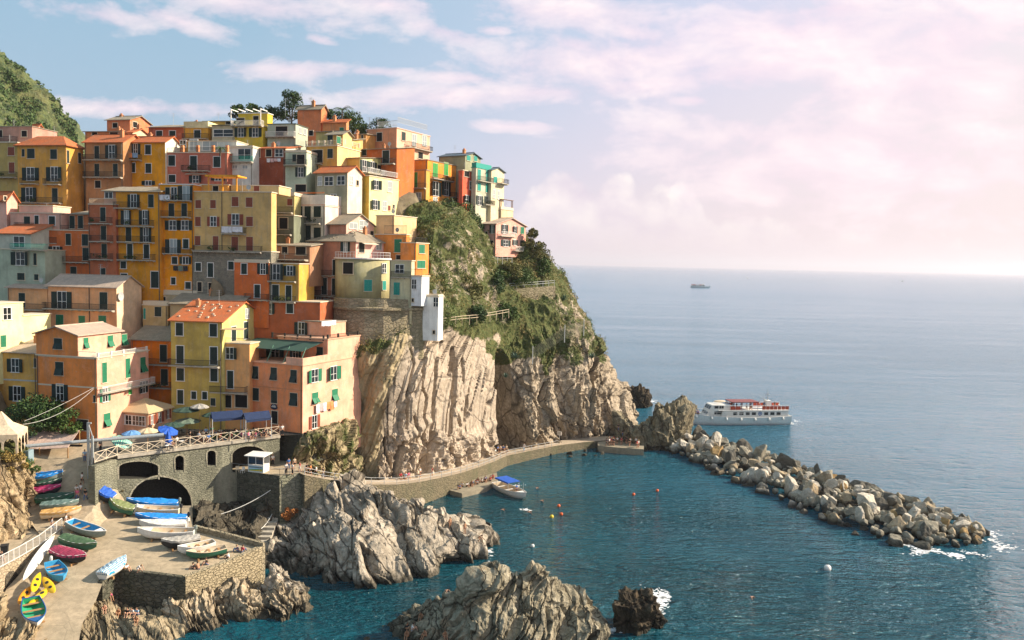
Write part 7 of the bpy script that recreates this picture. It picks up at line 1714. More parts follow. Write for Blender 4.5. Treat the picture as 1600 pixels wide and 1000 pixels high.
# tree and bushes at left by the orange house
tree('fig_tree', 'broad dark tree in front of the orange house', P(62, 690, 120), 6.8, 7.8, LEAFA, 30, 170, .2, trunk=.3)
tree('fig_tree', 'smaller dark tree beside the house doorway', P(100, 690, 119.5), 4.6, 4.4, LEAFB, 18, 140, .17, trunk=.25)
tree('bush', 'ochre and green bush on the roadside rock', P(18, 742, 104), 3.2, 3.4, LEAFD, 14, 130, .15, trunk=.15, cat='bush')
tree('bush', 'green bush beside the canopy restaurant', P(43, 745, 107), 2.8, 2.6, LEAFB, 12, 120, .14, trunk=.15, cat='bush')
tree('bush', 'dry yellow bush at the top of the kerb wall', P(156, 745, 110), 1.6, 2.0, LEAFD, 10, 90, .12, trunk=.1, cat='bush')
tree('bush', 'small yellow bush beside the big arch', P(191, 772, 113), 1.5, 1.6, LEAFD, 10, 90, .12, trunk=.1, cat='bush')
tree('bush', 'rusty orange bush on the slope below the path', P(452, 812, 121), 2.0, 2.6, LEAFR, 12, 120, .13, trunk=.1, cat='bush')
tree('bush', 'bright green bush under the cliff path', P(512, 775, 131), 2.2, 4.4, LEAFB, 14, 130, .14, trunk=.1, cat='bush')
# trees and bushes along the headland top
for (px, py, D, h, w, mt, lb) in ((655, 342, 176, 3.6, 6.0, LEAFA, 'dark bush under the pale yellow house'), (690, 345, 179, 4.6, 7.0, LEAFA, 'dark spreading bush below the orange cliff house'), (722, 352, 184, 4.8, 7.0, LEAFB, 'green bush below the red cliff house'), (738, 362, 188, 3.0, 4.8, LEAFA, 'dark bush beside the pink villa'), (670, 360, 175, 2.8, 4.2, LEAFB, 'low bush above the cream building'),
    (842, 418, 198, 6.4, 5.6, LEAFC, 'pale feathery tree right of the pink villa'), (832, 388, 197, 4.6, 3.0, LEAFC, 'reedy tall bush behind the pink villa'), (845, 432, 196, 4.0, 6.0, LEAFB, 'round bush at the brow of the headland'), (800, 432, 186, 2.4, 6.0, LEAFC, 'flowering bush below the villa balcony'), (780, 440, 184, 2.2, 5.0, LEAFB, 'dark bush below the pink villa terrace'), (815, 444, 187, 2.8, 6.4, LEAFB, 'dark green bush on the terrace under the villa'), (770, 462, 177, 4.2, 6.4, LEAFA, 'big dark bush in the shaded gully'), (735, 470, 167, 4.2, 6.4, LEAFC, 'olive green tree right of the watch tower'), (715, 450, 168, 3.6, 5.0, LEAFC, 'dry tree above the watch tower'), (790, 500, 176, 3.2, 6.0, LEAFB, 'green bush under the cliff handrail'), (740, 505, 163, 3.2, 5.0, LEAFA, 'dark bush along the cliff handrail')):
    tree('bush', lb, P(px, py, D), h, w, mt, 20, 120, .2, trunk=.12, cat='bush')
tree('bush', 'magenta flowering bush beside the pale yellow house', P(627, 338, 174), 2.0, 3.0, leafmat('bougainvillea', (.05, .06, .02), (.34, .03, .12)), 10, 110, .15, trunk=.1, cat='bush')
for px, py, D, s in ((880, 470, 196, 2.0), (893, 512, 195, 2.2), (925, 560, 192, 1.8), (600, 598, 142.3, 1.7), (610, 560, 142.6, 1.4), (805, 560, 174, 1.7), (745, 400, 181, 2), (733, 408, 178, 1.8), (790, 590, 172, 1.4)):
    agave('spiky blue green agave growing on the headland', P(px, py, D), s)
# ground cover over the slope
def scrub(name, V, veg, n, s, mats, size=(.5, 1.3), per=26):
    idx = np.nonzero(veg.ravel() > .45)[0]; r = np.random.default_rng(5); idx = r.choice(idx, n); C = V.reshape(-1, 3)[idx]
    g_ = fbm(C * .16, 3, 88); n_ = fbm(C * .35, 2, 44)
    for k, mt in enumerate(mats):
        sel = (n_ < -.12) if k == 0 else ((n_ >= -.12) & (n_ < .2)) if k == 1 else (n_ >= .2)
        sel &= g_ > -.45
        c = C[sel]; rad = r.uniform(*size, len(c)); pts = cluster_pts([(x, y, z + q * .3, q) for (x, y, z), q in zip(c, rad)], per, r)
        v, f = leaf_quads(pts, s, r); o = link(name, np_mesh(name, v, f), mt); tag(o, kind='stuff')
veg_c = vegf(np.array(CD), CD)
scrub('hillside_scrub', CD, veg_c, 3000, .15, (leafmat('shrub_leaves', (.035, .07, .018), (.10, .14, .03)), LEAFC, leafmat('grassy_scrub', (.17, .14, .045), (.30, .215, .08), (.36, .26, .11))))
# far green mountain
def Mp(px, py, D): return P(px, py, D)
rows = [[Mp(-160, 330, 300), Mp(-60, 330, 310), Mp(0, 330, 320), Mp(60, 330, 330), Mp(110, 330, 340), Mp(150, 330, 360)],
 [Mp(-160, 220, 340), Mp(-60, 225, 345), Mp(0, 230, 350), Mp(50, 235, 360), Mp(95, 240, 370), Mp(132, 255, 390)],
 [Mp(-160, 120, 380), Mp(-60, 130, 385), Mp(0, 140, 390), Mp(45, 170, 400), Mp(85, 205, 405), Mp(118, 228, 420)],
 [Mp(-170, 20, 420), Mp(-60, 60, 420), Mp(-4, 92, 420), Mp(40, 132, 425), Mp(78, 172, 430), Mp(112, 215, 440)],
 [Mp(-170, 60, 520), Mp(-60, 90, 520), Mp(-10, 110, 520), Mp(30, 150, 520), Mp(65, 190, 520), Mp(95, 230, 520)]]
Sf = surf(rows, 150, 130); n_ = normals(Sf); Sf = Sf + n_ * (4.5 * fbm(Sf * .035, 4, 7) + 1.8 * ridge(Sf * .16, 3, 9))[..., None]
t = NT('mountain_scrub'); g = t.n('ShaderNodeNewGeometry').outputs['Position']
a_ = t.noise(g, .22, 6, .7); b_ = t.noise(g, .05, 4, .6)
c = t.mix(t.ramp(a_, [(.36, 0), (.62, 1)]), (.024, .05, .015), (.12, .14, .036)); c = t.mix(t.ramp(b_, [(.5, 0), (.68, .7)]), c, (.17, .15, .06)); c = t.mix(t.ramp(t.noise(g, .12, 5, .7), [(.66, 0), (.72, .9)]), c, (.45, .40, .30))
t.bump(a_, 2.0, 1); t.out(c, .9); MTN = t.m
tag(link('mountain', np_mesh('mountain', Sf, grid_faces(130, 150)), MTN), kind='structure')
r = np.random.default_rng(3); sel = r.choice(130 * 150, 2600); C = Sf.reshape(-1, 3)[sel]; C = C[fbm(C * .05, 3, 5) > -.1]
v, f = leaf_quads(cluster_pts([(x, y, z, q) for (x, y, z), q in zip(C, r.uniform(1.0, 2.6, len(C)))], 22, r), .6, r); tag(link('mountain_scrub', np_mesh('mountain_scrub', v, f), LEAFB), kind='stuff')
rows = [[Mp(60, 300, 700), Mp(110, 300, 700), Mp(140, 300, 720), Mp(180, 300, 740)], [Mp(60, 190, 760), Mp(112, 200, 760), Mp(134, 218, 760), Mp(150, 245, 770)], [Mp(50, 170, 820), Mp(105, 190, 820), Mp(128, 212, 820), Mp(142, 240, 820)], [Mp(50, 220, 900), Mp(100, 240, 900), Mp(120, 250, 900), Mp(130, 270, 900)]]
S2 = surf(rows, 60, 60); S2 = S2 + normals(S2) * (6 * fbm(S2 * .03, 4, 3))[..., None]; tag(link('far_mountain', np_mesh('far_mountain', S2, grid_faces(60, 60)), MTN), kind='structure')
# handrails on the headland
def handrail(label, pts, h=1.0, mat=HC, step=2.0, r=.06):
    o0 = pts[0]; root = empty('cliff_railing', o0); tag(root, label, 'railing'); x = MB()
    for A, B in zip(pts[:-1], pts[1:]):
        a, c = A - o0, B - o0; m_ = max(1, round((c - a).length / step))
        for j in range(m_ + 1): q = a.lerp(c, j / m_); y = MB(); y.tube(q - Vector((0, 0, .8)), q + Vector((0, 0, h)), r, 5); y.build('post', mat, root)
        for zz in (h * .5, h): x.tube(a + Vector((0, 0, zz)), c + Vector((0, 0, zz)), r * .8, 5)
    x.build('rail', mat, root)
handrail('pale wooden handrail across the scrubby slope beside the tower', [P(691, 506, 152), P(722, 502, 157), P(745, 500, 161), P(795, 491, 170)])
handrail('grey railing on the lookout terrace under the villa', [P(796, 450, 184), P(830, 448, 188), P(866, 445, 193)], 1.0, GREYP)
b = MB(); tp = [P(770, 452, 181), P(796, 452, 183), P(830, 450, 187), P(868, 447, 192)]
stone_wall('lookout_wall', 'rough stone wall holding up the lookout terrace', tp, lambda x, y: tp[0].z - 6.5, 1.5, masonry('lookout_stone', (.34, .29, .19), (.24, .2, .13), 1.0, (.14, .12, .08), .1, (.12, .12, .05)))
handrail('white stair railing down from the villa terrace', [P(757, 416, 184), P(770, 408, 185.5), P(800, 407, 187)], .9, WHITE, 1.2, .05)
NETM = NT('net'); 
nt = MB(); q0, q1, q2 = P(832, 562, 175), P(882, 528, 181), P(912, 518, 187)
for A, B in ((q0, q1), (q1, q2)):
    m_ = 22
    for j in range(m_ + 1):
        a = A.lerp(B, j / m_) - q0; nt.tube(a, a + Vector((0, 0, 2.4)), .022, 3)
    for z in np.linspace(0, 2.4, 8): nt.tube(A - q0 + Vector((0, 0, z)), B - q0 + Vector((0, 0, z)), .022, 3)
root = empty('rockfall_fence', q0); tag(root, 'wire mesh rockfall fence strung across the headland slope', 'fence'); nt.build('mesh_net', flat('wire_net', (.22, .22, .16), .7), root)
for q in (q0, q1, q2): y = MB(); y.tube(q - q0 - Vector((0, 0, 1)), q - q0 + Vector((0, 0, 2.9)), .09, 6); y.build('post', GREYP, root)
# ------------------------------------------------------------------ foam
FOAM = flat('foam', (.80, .82, .82), .7, var=.03)
def foam(blobs, n):
    r = np.random.default_rng(len(blobs) * 13); V, F = [], []
    for (px, py, rx, ry, dens) in blobs:
        for k in range(int(n * dens)):
            a, q = r.uniform(0, 6.28), abs(r.normal()) * .7; p = G(px + rx * q * math.cos(a), py + ry * q * math.sin(a), 0)
            if fbm(np.array([[p.x * .45, p.y * .25, 0]]), 2, 4)[0] < -.05 + .2 * q: continue
            s = r.uniform(.04, .2) * (1.2 - .4 * q); m_ = 6; b0 = len(V); th = r.uniform(0, 6)
            for j in range(m_): rr = s * r.uniform(.5, 1.2); V.append((p.x + rr * 1.8 * math.cos(th + j * 6.283 / m_), p.y + rr * math.sin(th + j * 6.283 / m_), .05 + .004 * (k % 9)))
            F += [(b0, b0 + 1, b0 + 2, b0 + 3), (b0, b0 + 3, b0 + 4, b0 + 5)]
    tag(link('sea_foam', np_mesh('sea_foam', np.array(V), np.array(F)), FOAM), kind='stuff')
foam([(1022, 944, 16, 26, 1.3), (1035, 935, 12, 12, .8), (1018, 628, 20, 7, 1), (1420, 852, 30, 5, .8), (1450, 862, 40, 6, 1.2), (1500, 868, 40, 6, 1), (1545, 840, 22, 12, 1), (935, 985, 8, 14, .5), (1240, 660, 14, 5, .7), (1075, 680, 14, 3, .4), (822, 797, 12, 2, .15), (803, 760, 14, 3, .2), (1070, 450, 14, 1, .3), (1000, 700, 8, 3, .2), (1560, 855, 30, 8, .5), (765, 862, 6, 10, .1), (935, 975, 8, 12, .2), (960, 985, 12, 5, .2)], 380)
# ------------------------------------------------------------------ café planters and laundry
for px, py in ((345, 688), (366, 684), (388, 680), (408, 677), (330, 690)): planter('blue grey planter box with flowers beside the railing', px, py)
LW, LO, LB, LP = tarp('white_cloth', (.66, .64, .66)), tarp('orange_cloth', (.66, .25, .08)), tarp('blue_cloth', (.20, .34, .50)), tarp('pink_cloth', (.6, .38, .36))
BH = HREG
laundry('white and orange washing on the salmon house over the mound', BH['big salmon pink corner house below the cliff with green awning terrace'], 'S', 491, 524, 632, 14, [LW, LP, LW, LO, LO, LW])
laundry('white sheets hanging from the tan house balcony', BH['wide tan house with rust red shutters on stone base'], 'F', 350, 383, 354, 11, [LW, LW], .97)
laundry('dark washing under the amber house windows', BH['amber house with white flat roof edge beside rust shuttered house'], 'F', 272, 295, 415, 8, [HK, GPL, HK])
laundry('blue and white sheet drying over the white house terrace', BH['white and pink house with orange trim and roof terrace'], 'S', 538, 558, 311, 15, [LB, LW, LB], .3)
laundry('small white washing on the dark brown house wall', BH['dark brown red house with orange tiled roof and white gable'], 'F', 418, 440, 248, 6, [LW, LP, LP, LW])
laundry('blue and orange washing on the golden ochre balcony', BH['golden ochre house with red roof and two rows of windows'], 'F', 194, 220, 240, 9, [LB, LO, LB], 1.0)
laundry('white towels on the amber house top balcony', BH['amber house with white flat roof edge beside rust shuttered house'], 'F', 252, 270, 305, 8, [LW, LW], 1.0)
laundry('white sheets beside the rooftop hut of the salmon house', BH['big salmon pink corner house below the cliff with green awning terrace'], 'S', 500, 523, 502, 9, [LW, LW, LW], .3)
# oval emblem on the salmon house
hh = BH['big salmon pink corner house below the cliff with green awning terrace']; u, z = hh.lf(428.5, 635)
b = MB(); b.rings([[(u + .75 * r * math.cos(q) * (1 if math.sin(q) < 0 else .8), -.03 - d_, z + .5 * r * math.sin(q)) for q in np.linspace(0, 2 * PI, 21)[:-1]] for r, d_ in ((1, 0), (1, .05), (.9, .06))]); o = b.build('oval_sign', flat('navy_sign', (.012, .02, .045)), hh.root)
b = MB()
for x, w_, zz in ((-.35, .2, -.05), (-.1, .16, -.05), (.12, .22, -.05), (.34, .14, -.05), (-.2, .12, .16), (.0, .1, .22), (.2, .12, .16)): b.box(u + x - w_ / 2, -.108, z + zz - .07, u + x + w_ / 2, -.094, z + zz + .07)
b.build('sign_lettering', WHITE, o)
# ------------------------------------------------------------------ people
SK = {'a': flat('skin_light', (.50, .28, .18), .6), 'b': flat('skin_tan', (.38, .20, .11), .6)}
HAIR = [flat('hair_dark', (.02, .014, .01), .7), flat('hair_brown', (.09, .05, .025), .7), flat('hair_fair', (.32, .22, .11), .7)]
def skin_mesh(name, nodes, edges, root=0, sub=1):
    me = bpy.data.meshes.new(name + '_src'); me.from_pydata([n[:3] for n in nodes], edges, [])
    o = bpy.data.objects.new('tmp', me); COL.objects.link(o); md_ = o.modifiers.new('s', 'SKIN'); sb_ = o.modifiers.new('u', 'SUBSURF'); sb_.levels = sb_.render_levels = sub
    if not me.skin_vertices: bpy.context.view_layer.update()
    for k, n in enumerate(nodes):
        sv = me.skin_vertices[0].data[k]; r = n[3]; sv.radius = (r if isinstance(r, tuple) else (r, r)); sv.use_root = (k == root)
    bpy.context.view_layer.update()
    dg = bpy.context.evaluated_depsgraph_get(); m2 = bpy.data.meshes.new_from_object(o.evaluated_get(dg)); m2.name = name
    m2.polygons.foreach_set('use_smooth', [True] * len(m2.polygons)); m2.materials.clear(); bpy.data.objects.remove(o); return m2
def V_(x, y, z, r): return (x, y, z, r)
def make_pose(hip, chest, head, le, lh, re, rh, lk, lf_, rk, rf):
    """joint positions -> body, shirt and trouser meshes (faces -y)"""
    hip, chest, head, le, lh, re, rh, lk, lf_, rk, rf = [Vector(v) for v in (hip, chest, head, le, lh, re, rh, lk, lf_, rk, rf)]
    up_ = (chest - hip).normalized(); neck = chest + up_ * .16; ls, rs = chest + Vector((-.19, 0, .06)), chest + Vector((.19, 0, .06)); lhip, rhip = hip + Vector((-.10, 0, -.04)), hip + Vector((.10, 0, -.04))
    hd = (head - neck).normalized(); crown = head + hd * .11; face = head + Vector((0, -.03, -.02))
    toe = Vector((0, -.17, -.02)) if True else 0
    n = [V_(*hip, (.15, .11)), V_(*hip.lerp(chest, .5), (.135, .10)), V_(*chest, (.165, .115)), V_(*neck, .06), V_(*face, (.085, .10)), V_(*crown, .07),
         V_(*ls, .065), V_(*le, .045), V_(*lh, .032), V_(*(lh + (lh - le).normalized() * .15), (.022, .035)), V_(*rs, .065), V_(*re, .045), V_(*rh, .032), V_(*(rh + (rh - re).normalized() * .15), (.022, .035)),
         V_(*lhip, .10), V_(*lk, .062), V_(*lf_, .045), V_(*(lf_ + toe), .04), V_(*rhip, .10), V_(*rk, .062), V_(*rf, .045), V_(*(rf + toe), .04)]
    E = [(0, 1), (1, 2), (2, 3), (3, 4), (4, 5), (2, 6), (6, 7), (7, 8), (8, 9), (2, 10), (10, 11), (11, 12), (12, 13), (0, 14), (14, 15), (15, 16), (16, 17), (0, 18), (18, 19), (19, 20), (20, 21)]
    body = skin_mesh('person', n, E)
    mid = lambda a, b, f: a.lerp(b, f)
    s = [V_(*(hip + up_ * -.02), (.165, .125)), V_(*hip.lerp(chest, .5), (.152, .118)), V_(*chest, (.182, .13)), V_(*(chest + up_ * .10), .085), V_(*ls, .083), V_(*mid(ls, le, .75), .065), V_(*rs, .083), V_(*mid(rs, re, .75), .065)]
    shirt = skin_mesh('shirt', s, [(0, 1), (1, 2), (2, 3), (2, 4), (4, 5), (2, 6), (6, 7)])
    def legs(f):
        q = [V_(*(hip + up_ * .05), (.16, .12)), V_(*hip, (.165, .125)), V_(*lhip, .118), V_(*mid(lhip, lk, min(1, f)), .088), V_(*rhip, .118), V_(*mid(rhip, rk, min(1, f)), .088)]; e = [(0, 1), (1, 2), (2, 3), (1, 4), (4, 5)]
        if f > 1: q += [V_(*mid(lk, lf_, .92), .065), V_(*mid(rk, rf, .92), .065)]; e += [(3, 6), (5, 7)]
        return skin_mesh('shorts' if f <= 1 else 'trousers', q, e, 1)
    b = MB(); c = head + Vector((0, .025, .045)); b.ball(c, .112, 10, 6, (.92, 1.02, .95)); hair = b.mesh('hair', True)
    # face: eyes, nose, mouth and ears
    fb = MB(); f0 = head + Vector((0, -.125, -.01)); fb.ball(f0 + Vector((-.035, .008, .02)), .014, 6, 4); fb.ball(f0 + Vector((.035, .008, .02)), .014, 6, 4); fb.box(f0.x - .03, f0.y - .004, f0.z - .068, f0.x + .03, f0.y + .01, f0.z - .054)
    return {'body': body, 'shirt': shirt, 'trousers': legs(1.5), 'shorts': legs(.8), 'trunks': legs(.4), 'hair': hair, 'face': fb.mesh('eyes_and_mouth')}
POSE = {
 'stand': make_pose((0, 0, .93), (0, -.01, 1.33), (0, -.03, 1.62), (-.27, .02, 1.10), (-.25, -.08, .86), (.27, .02, 1.10), (.25, -.08, .86), (-.10, -.01, .50), (-.11, .03, .06), (.11, -.02, .50), (.12, .02, .06)),
 'walk': make_pose((0, 0, .92), (0, -.04, 1.32), (0, -.07, 1.61), (-.27, .10, 1.10), (-.25, .06, .86), (.27, -.08, 1.10), (.24, -.22, .90), (-.10, -.20, .53), (-.10, -.20, .06), (.10, .06, .50), (.10, .30, .12)),
 'sit': make_pose((0, .05, .50), (0, .02, .92), (0, -.04, 1.21), (-.25, -.05, .70), (-.18, -.30, .58), (.25, -.05, .70), (.18, -.30, .58), (-.12, -.40, .52), (-.12, -.42, .06), (.12, -.40, .52), (.12, -.44, .06)),
 'ground': make_pose((0, .15, .12), (0, .02, .54), (0, -.08, .82), (-.25, -.12, .36), (-.10, -.34, .40), (.25, -.12, .36), (.10, -.34, .40), (-.13, -.34, .50), (-.12, -.55, .05), (.13, -.36, .48), (.12, -.58, .05)),
 'dive': make_pose((0, .1, .60), (0, -.28, .82), (0, -.52, .92), (-.22, -.50, .62), (-.18, -.66, .42), (.22, -.50, .62), (.18, -.66, .42), (-.12, -.18, .42), (-.12, .10, .06), (.12, -.18, .42), (.12, .10, .06)),
 'swim': make_pose((0, .2, -.10), (0, -.22, -.02), (0, -.50, .08), (-.35, -.42, .04), (-.55, -.70, -.02), (.40, -.10, -.05), (.55, .12, -.12), (-.10, .62, -.14), (-.10, 1.0, -.22), (.10, .60, -.14), (.12, .98, -.18)),
 'arms': make_pose((0, 0, .93), (0, -.01, 1.33), (0, -.04, 1.62), (-.29, -.06, 1.12), (-.10, -.26, 1.14), (.29, -.06, 1.12), (.10, -.26, 1.14), (-.10, -.01, .50), (-.14, .03, .06), (.11, -.02, .50), (.14, .02, .06)),
}
CLO = {k: flat('cloth_' + k, c, .8) for k, c in dict(white=(.66, .64, .60), black=(.015, .015, .017), navy=(.02, .03, .09), blue=(.06, .16, .40), red=(.45, .04, .05), pink=(.55, .12, .20), grey=(.28, .28, .28), green=(.05, .22, .08), orange=(.55, .20, .05), beige=(.50, .40, .27), lightblue=(.30, .45, .58), yellow=(.6, .5, .06), denim=(.08, .12, .22)).items()}
def person(label, p, pose='stand', rz=0, top='white', legs='shorts', lc='navy', sk='a', hr=0, group=None, s=1.0):
    ps = POSE[pose]; o = link('person', ps['body'], SK[sk], None, p, (0, 0, rz), (s, s, s)); tag(o, label, 'person', group)
    link('hair', ps['hair'], HAIR[hr], o); link('face_features', ps['face'], HAIR[0], o)
    if top: link('shirt', ps['shirt'], CLO[top], o)
    link(legs, ps[legs], CLO[lc], o); return o
RP = lambda px, py: GR(px, py)
SQP = lambda px, py: SQ(px, py)
# street and ramp
person('person in white top and dark shorts walking up the street', RP(128, 758), 'walk', 2.6, 'white', 'shorts', 'black', hr=0)
person('person in white shirt beside another on the street', RP(126, 775), 'walk', 2.9, 'white', 'trousers', 'grey', hr=1)
person('person in white top with black shorts and dark bag on the street', RP(120, 777), 'walk', .2, 'white', 'shorts', 'black', hr=1)
person('person in bright pink top walking down the ramp', RP(121, 783), 'walk', .1, 'pink', 'trousers', 'denim', hr=1)
person('person in dark top and jeans walking down the ramp', RP(134, 783), 'walk', -.2, 'black', 'trousers', 'denim', hr=0)
person('person in light blue shirt at the corner of the railing', RP(146, 722) + Vector((-1.2, 0, 0)), 'stand', .4, 'lightblue', 'trousers', 'denim')
person('person in dark clothes at the corner by the pink house', SQ(157, 706), 'stand', 1.2, 'black', 'trousers', 'black')
wkp = lambda f, k, d: (wp[k].lerp(wp[k + 1], f) + (wp[0] - wp[1]).normalized().cross(Vector((0, 0, 1))) * d)
def wside(f, k, d): 
    e = (wp[k + 1] - wp[k]).normalized(); nn_ = Vector((-e.y, e.x, 0)); return wp[k].lerp(wp[k + 1], f) + nn_ * d
person('person in grey shirt and jeans walking on the walkway', wside(.85, 2, .9), 'walk', 1.9, 'grey', 'trousers', 'denim', hr=0)
person('person in white shirt leading along the walkway', wside(.98, 2, .7) + Vector((.8, .8, 0)), 'walk', 1.9, 'white', 'trousers', 'denim', hr=1)
bn = wside(.75, 0, 1.6); b = MB(); b.box(-2.2, -.25, .38, 1.2, .25, .46)
for x in (-2.0, -.5, 1.0): b.box(x - .06, -.22, 0, x + .06, .22, .379)
tag(b.build('bench', CONC, None, False, bn, (0, 0, .95)), 'low bench on the walkway at the left edge', 'bench')
person('person in black sitting on the walkway bench', bn + Vector((.5, .45, 0)), 'sit', .95, 'black', 'shorts', 'black', hr=0)
person('person in white top sitting at the left edge of the bench', bn + Vector((-.35, -.45, 0)), 'sit', .95, 'white', 'trousers', 'black', hr=1)
person('person in white stooping at the top of the dark wall', RP(198, 893) + Vector((0, 0, .1)), 'ground', 1.2, 'white', 'shorts', 'beige', hr=2)
person('person in white hat crouching on the wall edge', RP(216, 896) + Vector((0, 0, .1)), 'dive', 1.3, 'white', 'shorts', 'white', hr=2)
person('bare backed person sitting at the quay wall corner', RP(303, 893) + Vector((.2, .7, 0)), 'ground', -2.2, None, 'trunks', 'navy', 'b', 0)
person('person in black dress on the quay wall corner', RP(298, 895) + Vector((0, .9, 0)), 'ground', -1.4, 'black', 'shorts', 'black', 'a', 0)
person('person in black top leaning back on the quay wall', RP(320, 886) + Vector((0, .6, 0)), 'ground', -1.0, 'black', 'shorts', 'denim', 'a', 1)
person('person in white and dark sitting on the wall near the dinghies', RP(354, 876) + Vector((0, .5, 0)), 'ground', -1.5, 'white', 'shorts', 'black')
person('person with cap sitting behind the parapet corner', RP(371, 862), 'ground', -1.2, 'navy', 'trousers', 'denim', 'a', 2)
person('person in red and white top sitting by the parapet', RP(379, 863), 'ground', 2.6, 'red', 'trousers', 'denim', 'a', 1)
# bathers on the shaded slab
for lb, px, py, ps_, rz, tp_, lg, lc, sk in (('pale bather in black trunks sitting on the shaded slab', 163, 956, 'ground', .5, None, 'trunks', 'black', 'a'), ('bather in pink sitting against the dark wall', 172, 937, 'ground', .9, 'pink', 'shorts', 'black', 'b'),
    ('tanned bather hugging knees beside a red bag', 185, 962, 'ground', .2, None, 'trunks', 'orange', 'b'), ('person in black sitting in the row of three', 199, 962, 'ground', .1, 'black', 'shorts', 'black', 'a'), ('person in white sitting in the row of three', 206, 962, 'ground', -.2, 'white', 'shorts', 'navy', 'a'), ('person in pale blue sitting in the row of three', 214, 962, 'ground', -.3, 'lightblue', 'shorts', 'denim', 'a'), ('bather in dark trunks seated in front of the three', 213, 974, 'ground', .3, None, 'trunks', 'black', 'b')):
    p = bath(px, py); ok_, l_, *_ = br.ray_cast(EYE, ray(px, py).normalized()); p = l_ if ok_ else p; person(lb, p + Vector((0, 0, .02)), ps_, rz, tp_, lg, lc, sk, random.randint(0, 1))
b = MB(); b.ball((0, 0, .14), .3, 8, 5, (1.2, .8, .5)); b.tube((-.2, 0, .2), (.2, 0, .22), .03, 4); tag(b.build('beach_bag', CLO['red'], None, True, bath(177, 966)), 'soft red bag beside the tanned bather', 'bag')
# railing side and square crowd
for lb, px, py, rz, tp_, lg, lc in (('person in pale shirt and dark shorts standing in the square', 322, 685, .3, 'lightblue', 'shorts', 'black'), ('slim person in olive standing in the square', 331, 683, .2, 'green', 'trousers', 'beige'), ('person with white hat and bare back at the railing', 317, 690, 2.8, 'beige', 'shorts', 'denim'), ('person in white bending at the railing', 311, 692, 2.5, 'white', 'shorts', 'white'), ('person with white hat seated near the railing', 297, 692, 2.0, 'black', 'shorts', 'white'), ('person in white shirt at the right end of the square', 441, 676, .6, 'white', 'trousers', 'black'), ('person in orange at the salmon house door', 435, 674, .4, 'orange', 'shorts', 'black')):
    person(lb, SQP(px, py), 'stand', rz, tp_, lg, lc, 'b' if 'bare' in lb else 'a', random.randint(0, 1))
cols = ['white', 'black', 'navy', 'red', 'pink', 'green', 'lightblue', 'orange', 'beige']
for k in range(34):
    c_ = cols[k % len(cols)]; px = rng.uniform(336, 424); f = rng.uniform(0, 1); py = 692 - (px - 336) * .08 - f * 7
    person(f'person in {c_} top seated among the tables under the navy awnings', SQP(px, py), 'sit', rng.uniform(0, 6), c_, 'shorts', random.choice(('black', 'denim', 'navy')), 'a', int(rng.integers(3)), f'seated crowd under the awnings in {c_}')
for k in range(10):
    c_ = ('white', 'blue', 'black')[k % 3]; px = rng.uniform(266, 330); person(f'person in {c_} top at a cafe table beneath the green parasols', SQP(px, 699 - (px - 266) * .1 - rng.uniform(0, 12)), 'sit', rng.uniform(0, 6), c_, 'shorts', 'black', 'a', int(rng.integers(3)), f'cafe guests beneath the green parasols in {c_}')
for k in range(7):
    c_ = ('white', 'black')[k % 2]; v = cs[0].lerp(cs[1], rng.uniform(.2, .95)) + Vector((0, rng.uniform(.8, 2.6), 0)); v.z = zpl + cs[0].z + .35
    person(f'diner in {c_} top under the tan canopy', v, 'sit', rng.uniform(0, 6), c_, 'shorts', 'black', 'a', int(rng.integers(3)), f'diners under the tan canopy in {c_}')
# kiosk terrace and the path
KP = lambda px, py: G(px, py, KZ)
for lb, px, py, rz, tp_, lg, lc in (('person in white polo and black trousers left of the pair on the terrace', 447, 741, .8, 'white', 'trousers', 'black'), ('person in white shirt and black trousers right of the pair on the terrace', 457, 741, -.8, 'white', 'trousers', 'black'), ('person in white top below the stairs beside the kiosk', 426, 727, .4, 'white', 'trousers', 'black'), ('person in blue cap behind the pair on the terrace', 451, 733, .4, 'blue', 'trousers', 'denim'), ('person in beige behind the pair on the terrace', 460, 732, .6, 'beige', 'shorts', 'black')):
    person(lb, KP(px, py), 'stand', rz, tp_, lg, lc, 'a', random.randint(0, 1))
def path_pt(px, off=1.6):
    xs = [q[0] for q in pth]; i = max(0, min(len(pth) - 2, int(np.searchsorted(xs, px)) - 1)); f = (px - xs[i]) / (xs[i + 1] - xs[i]); e = (near[i + 1] - near[i]).normalized()
    return near[i].lerp(near[i + 1], f) + Vector((-e.y, e.x, 0)) * off
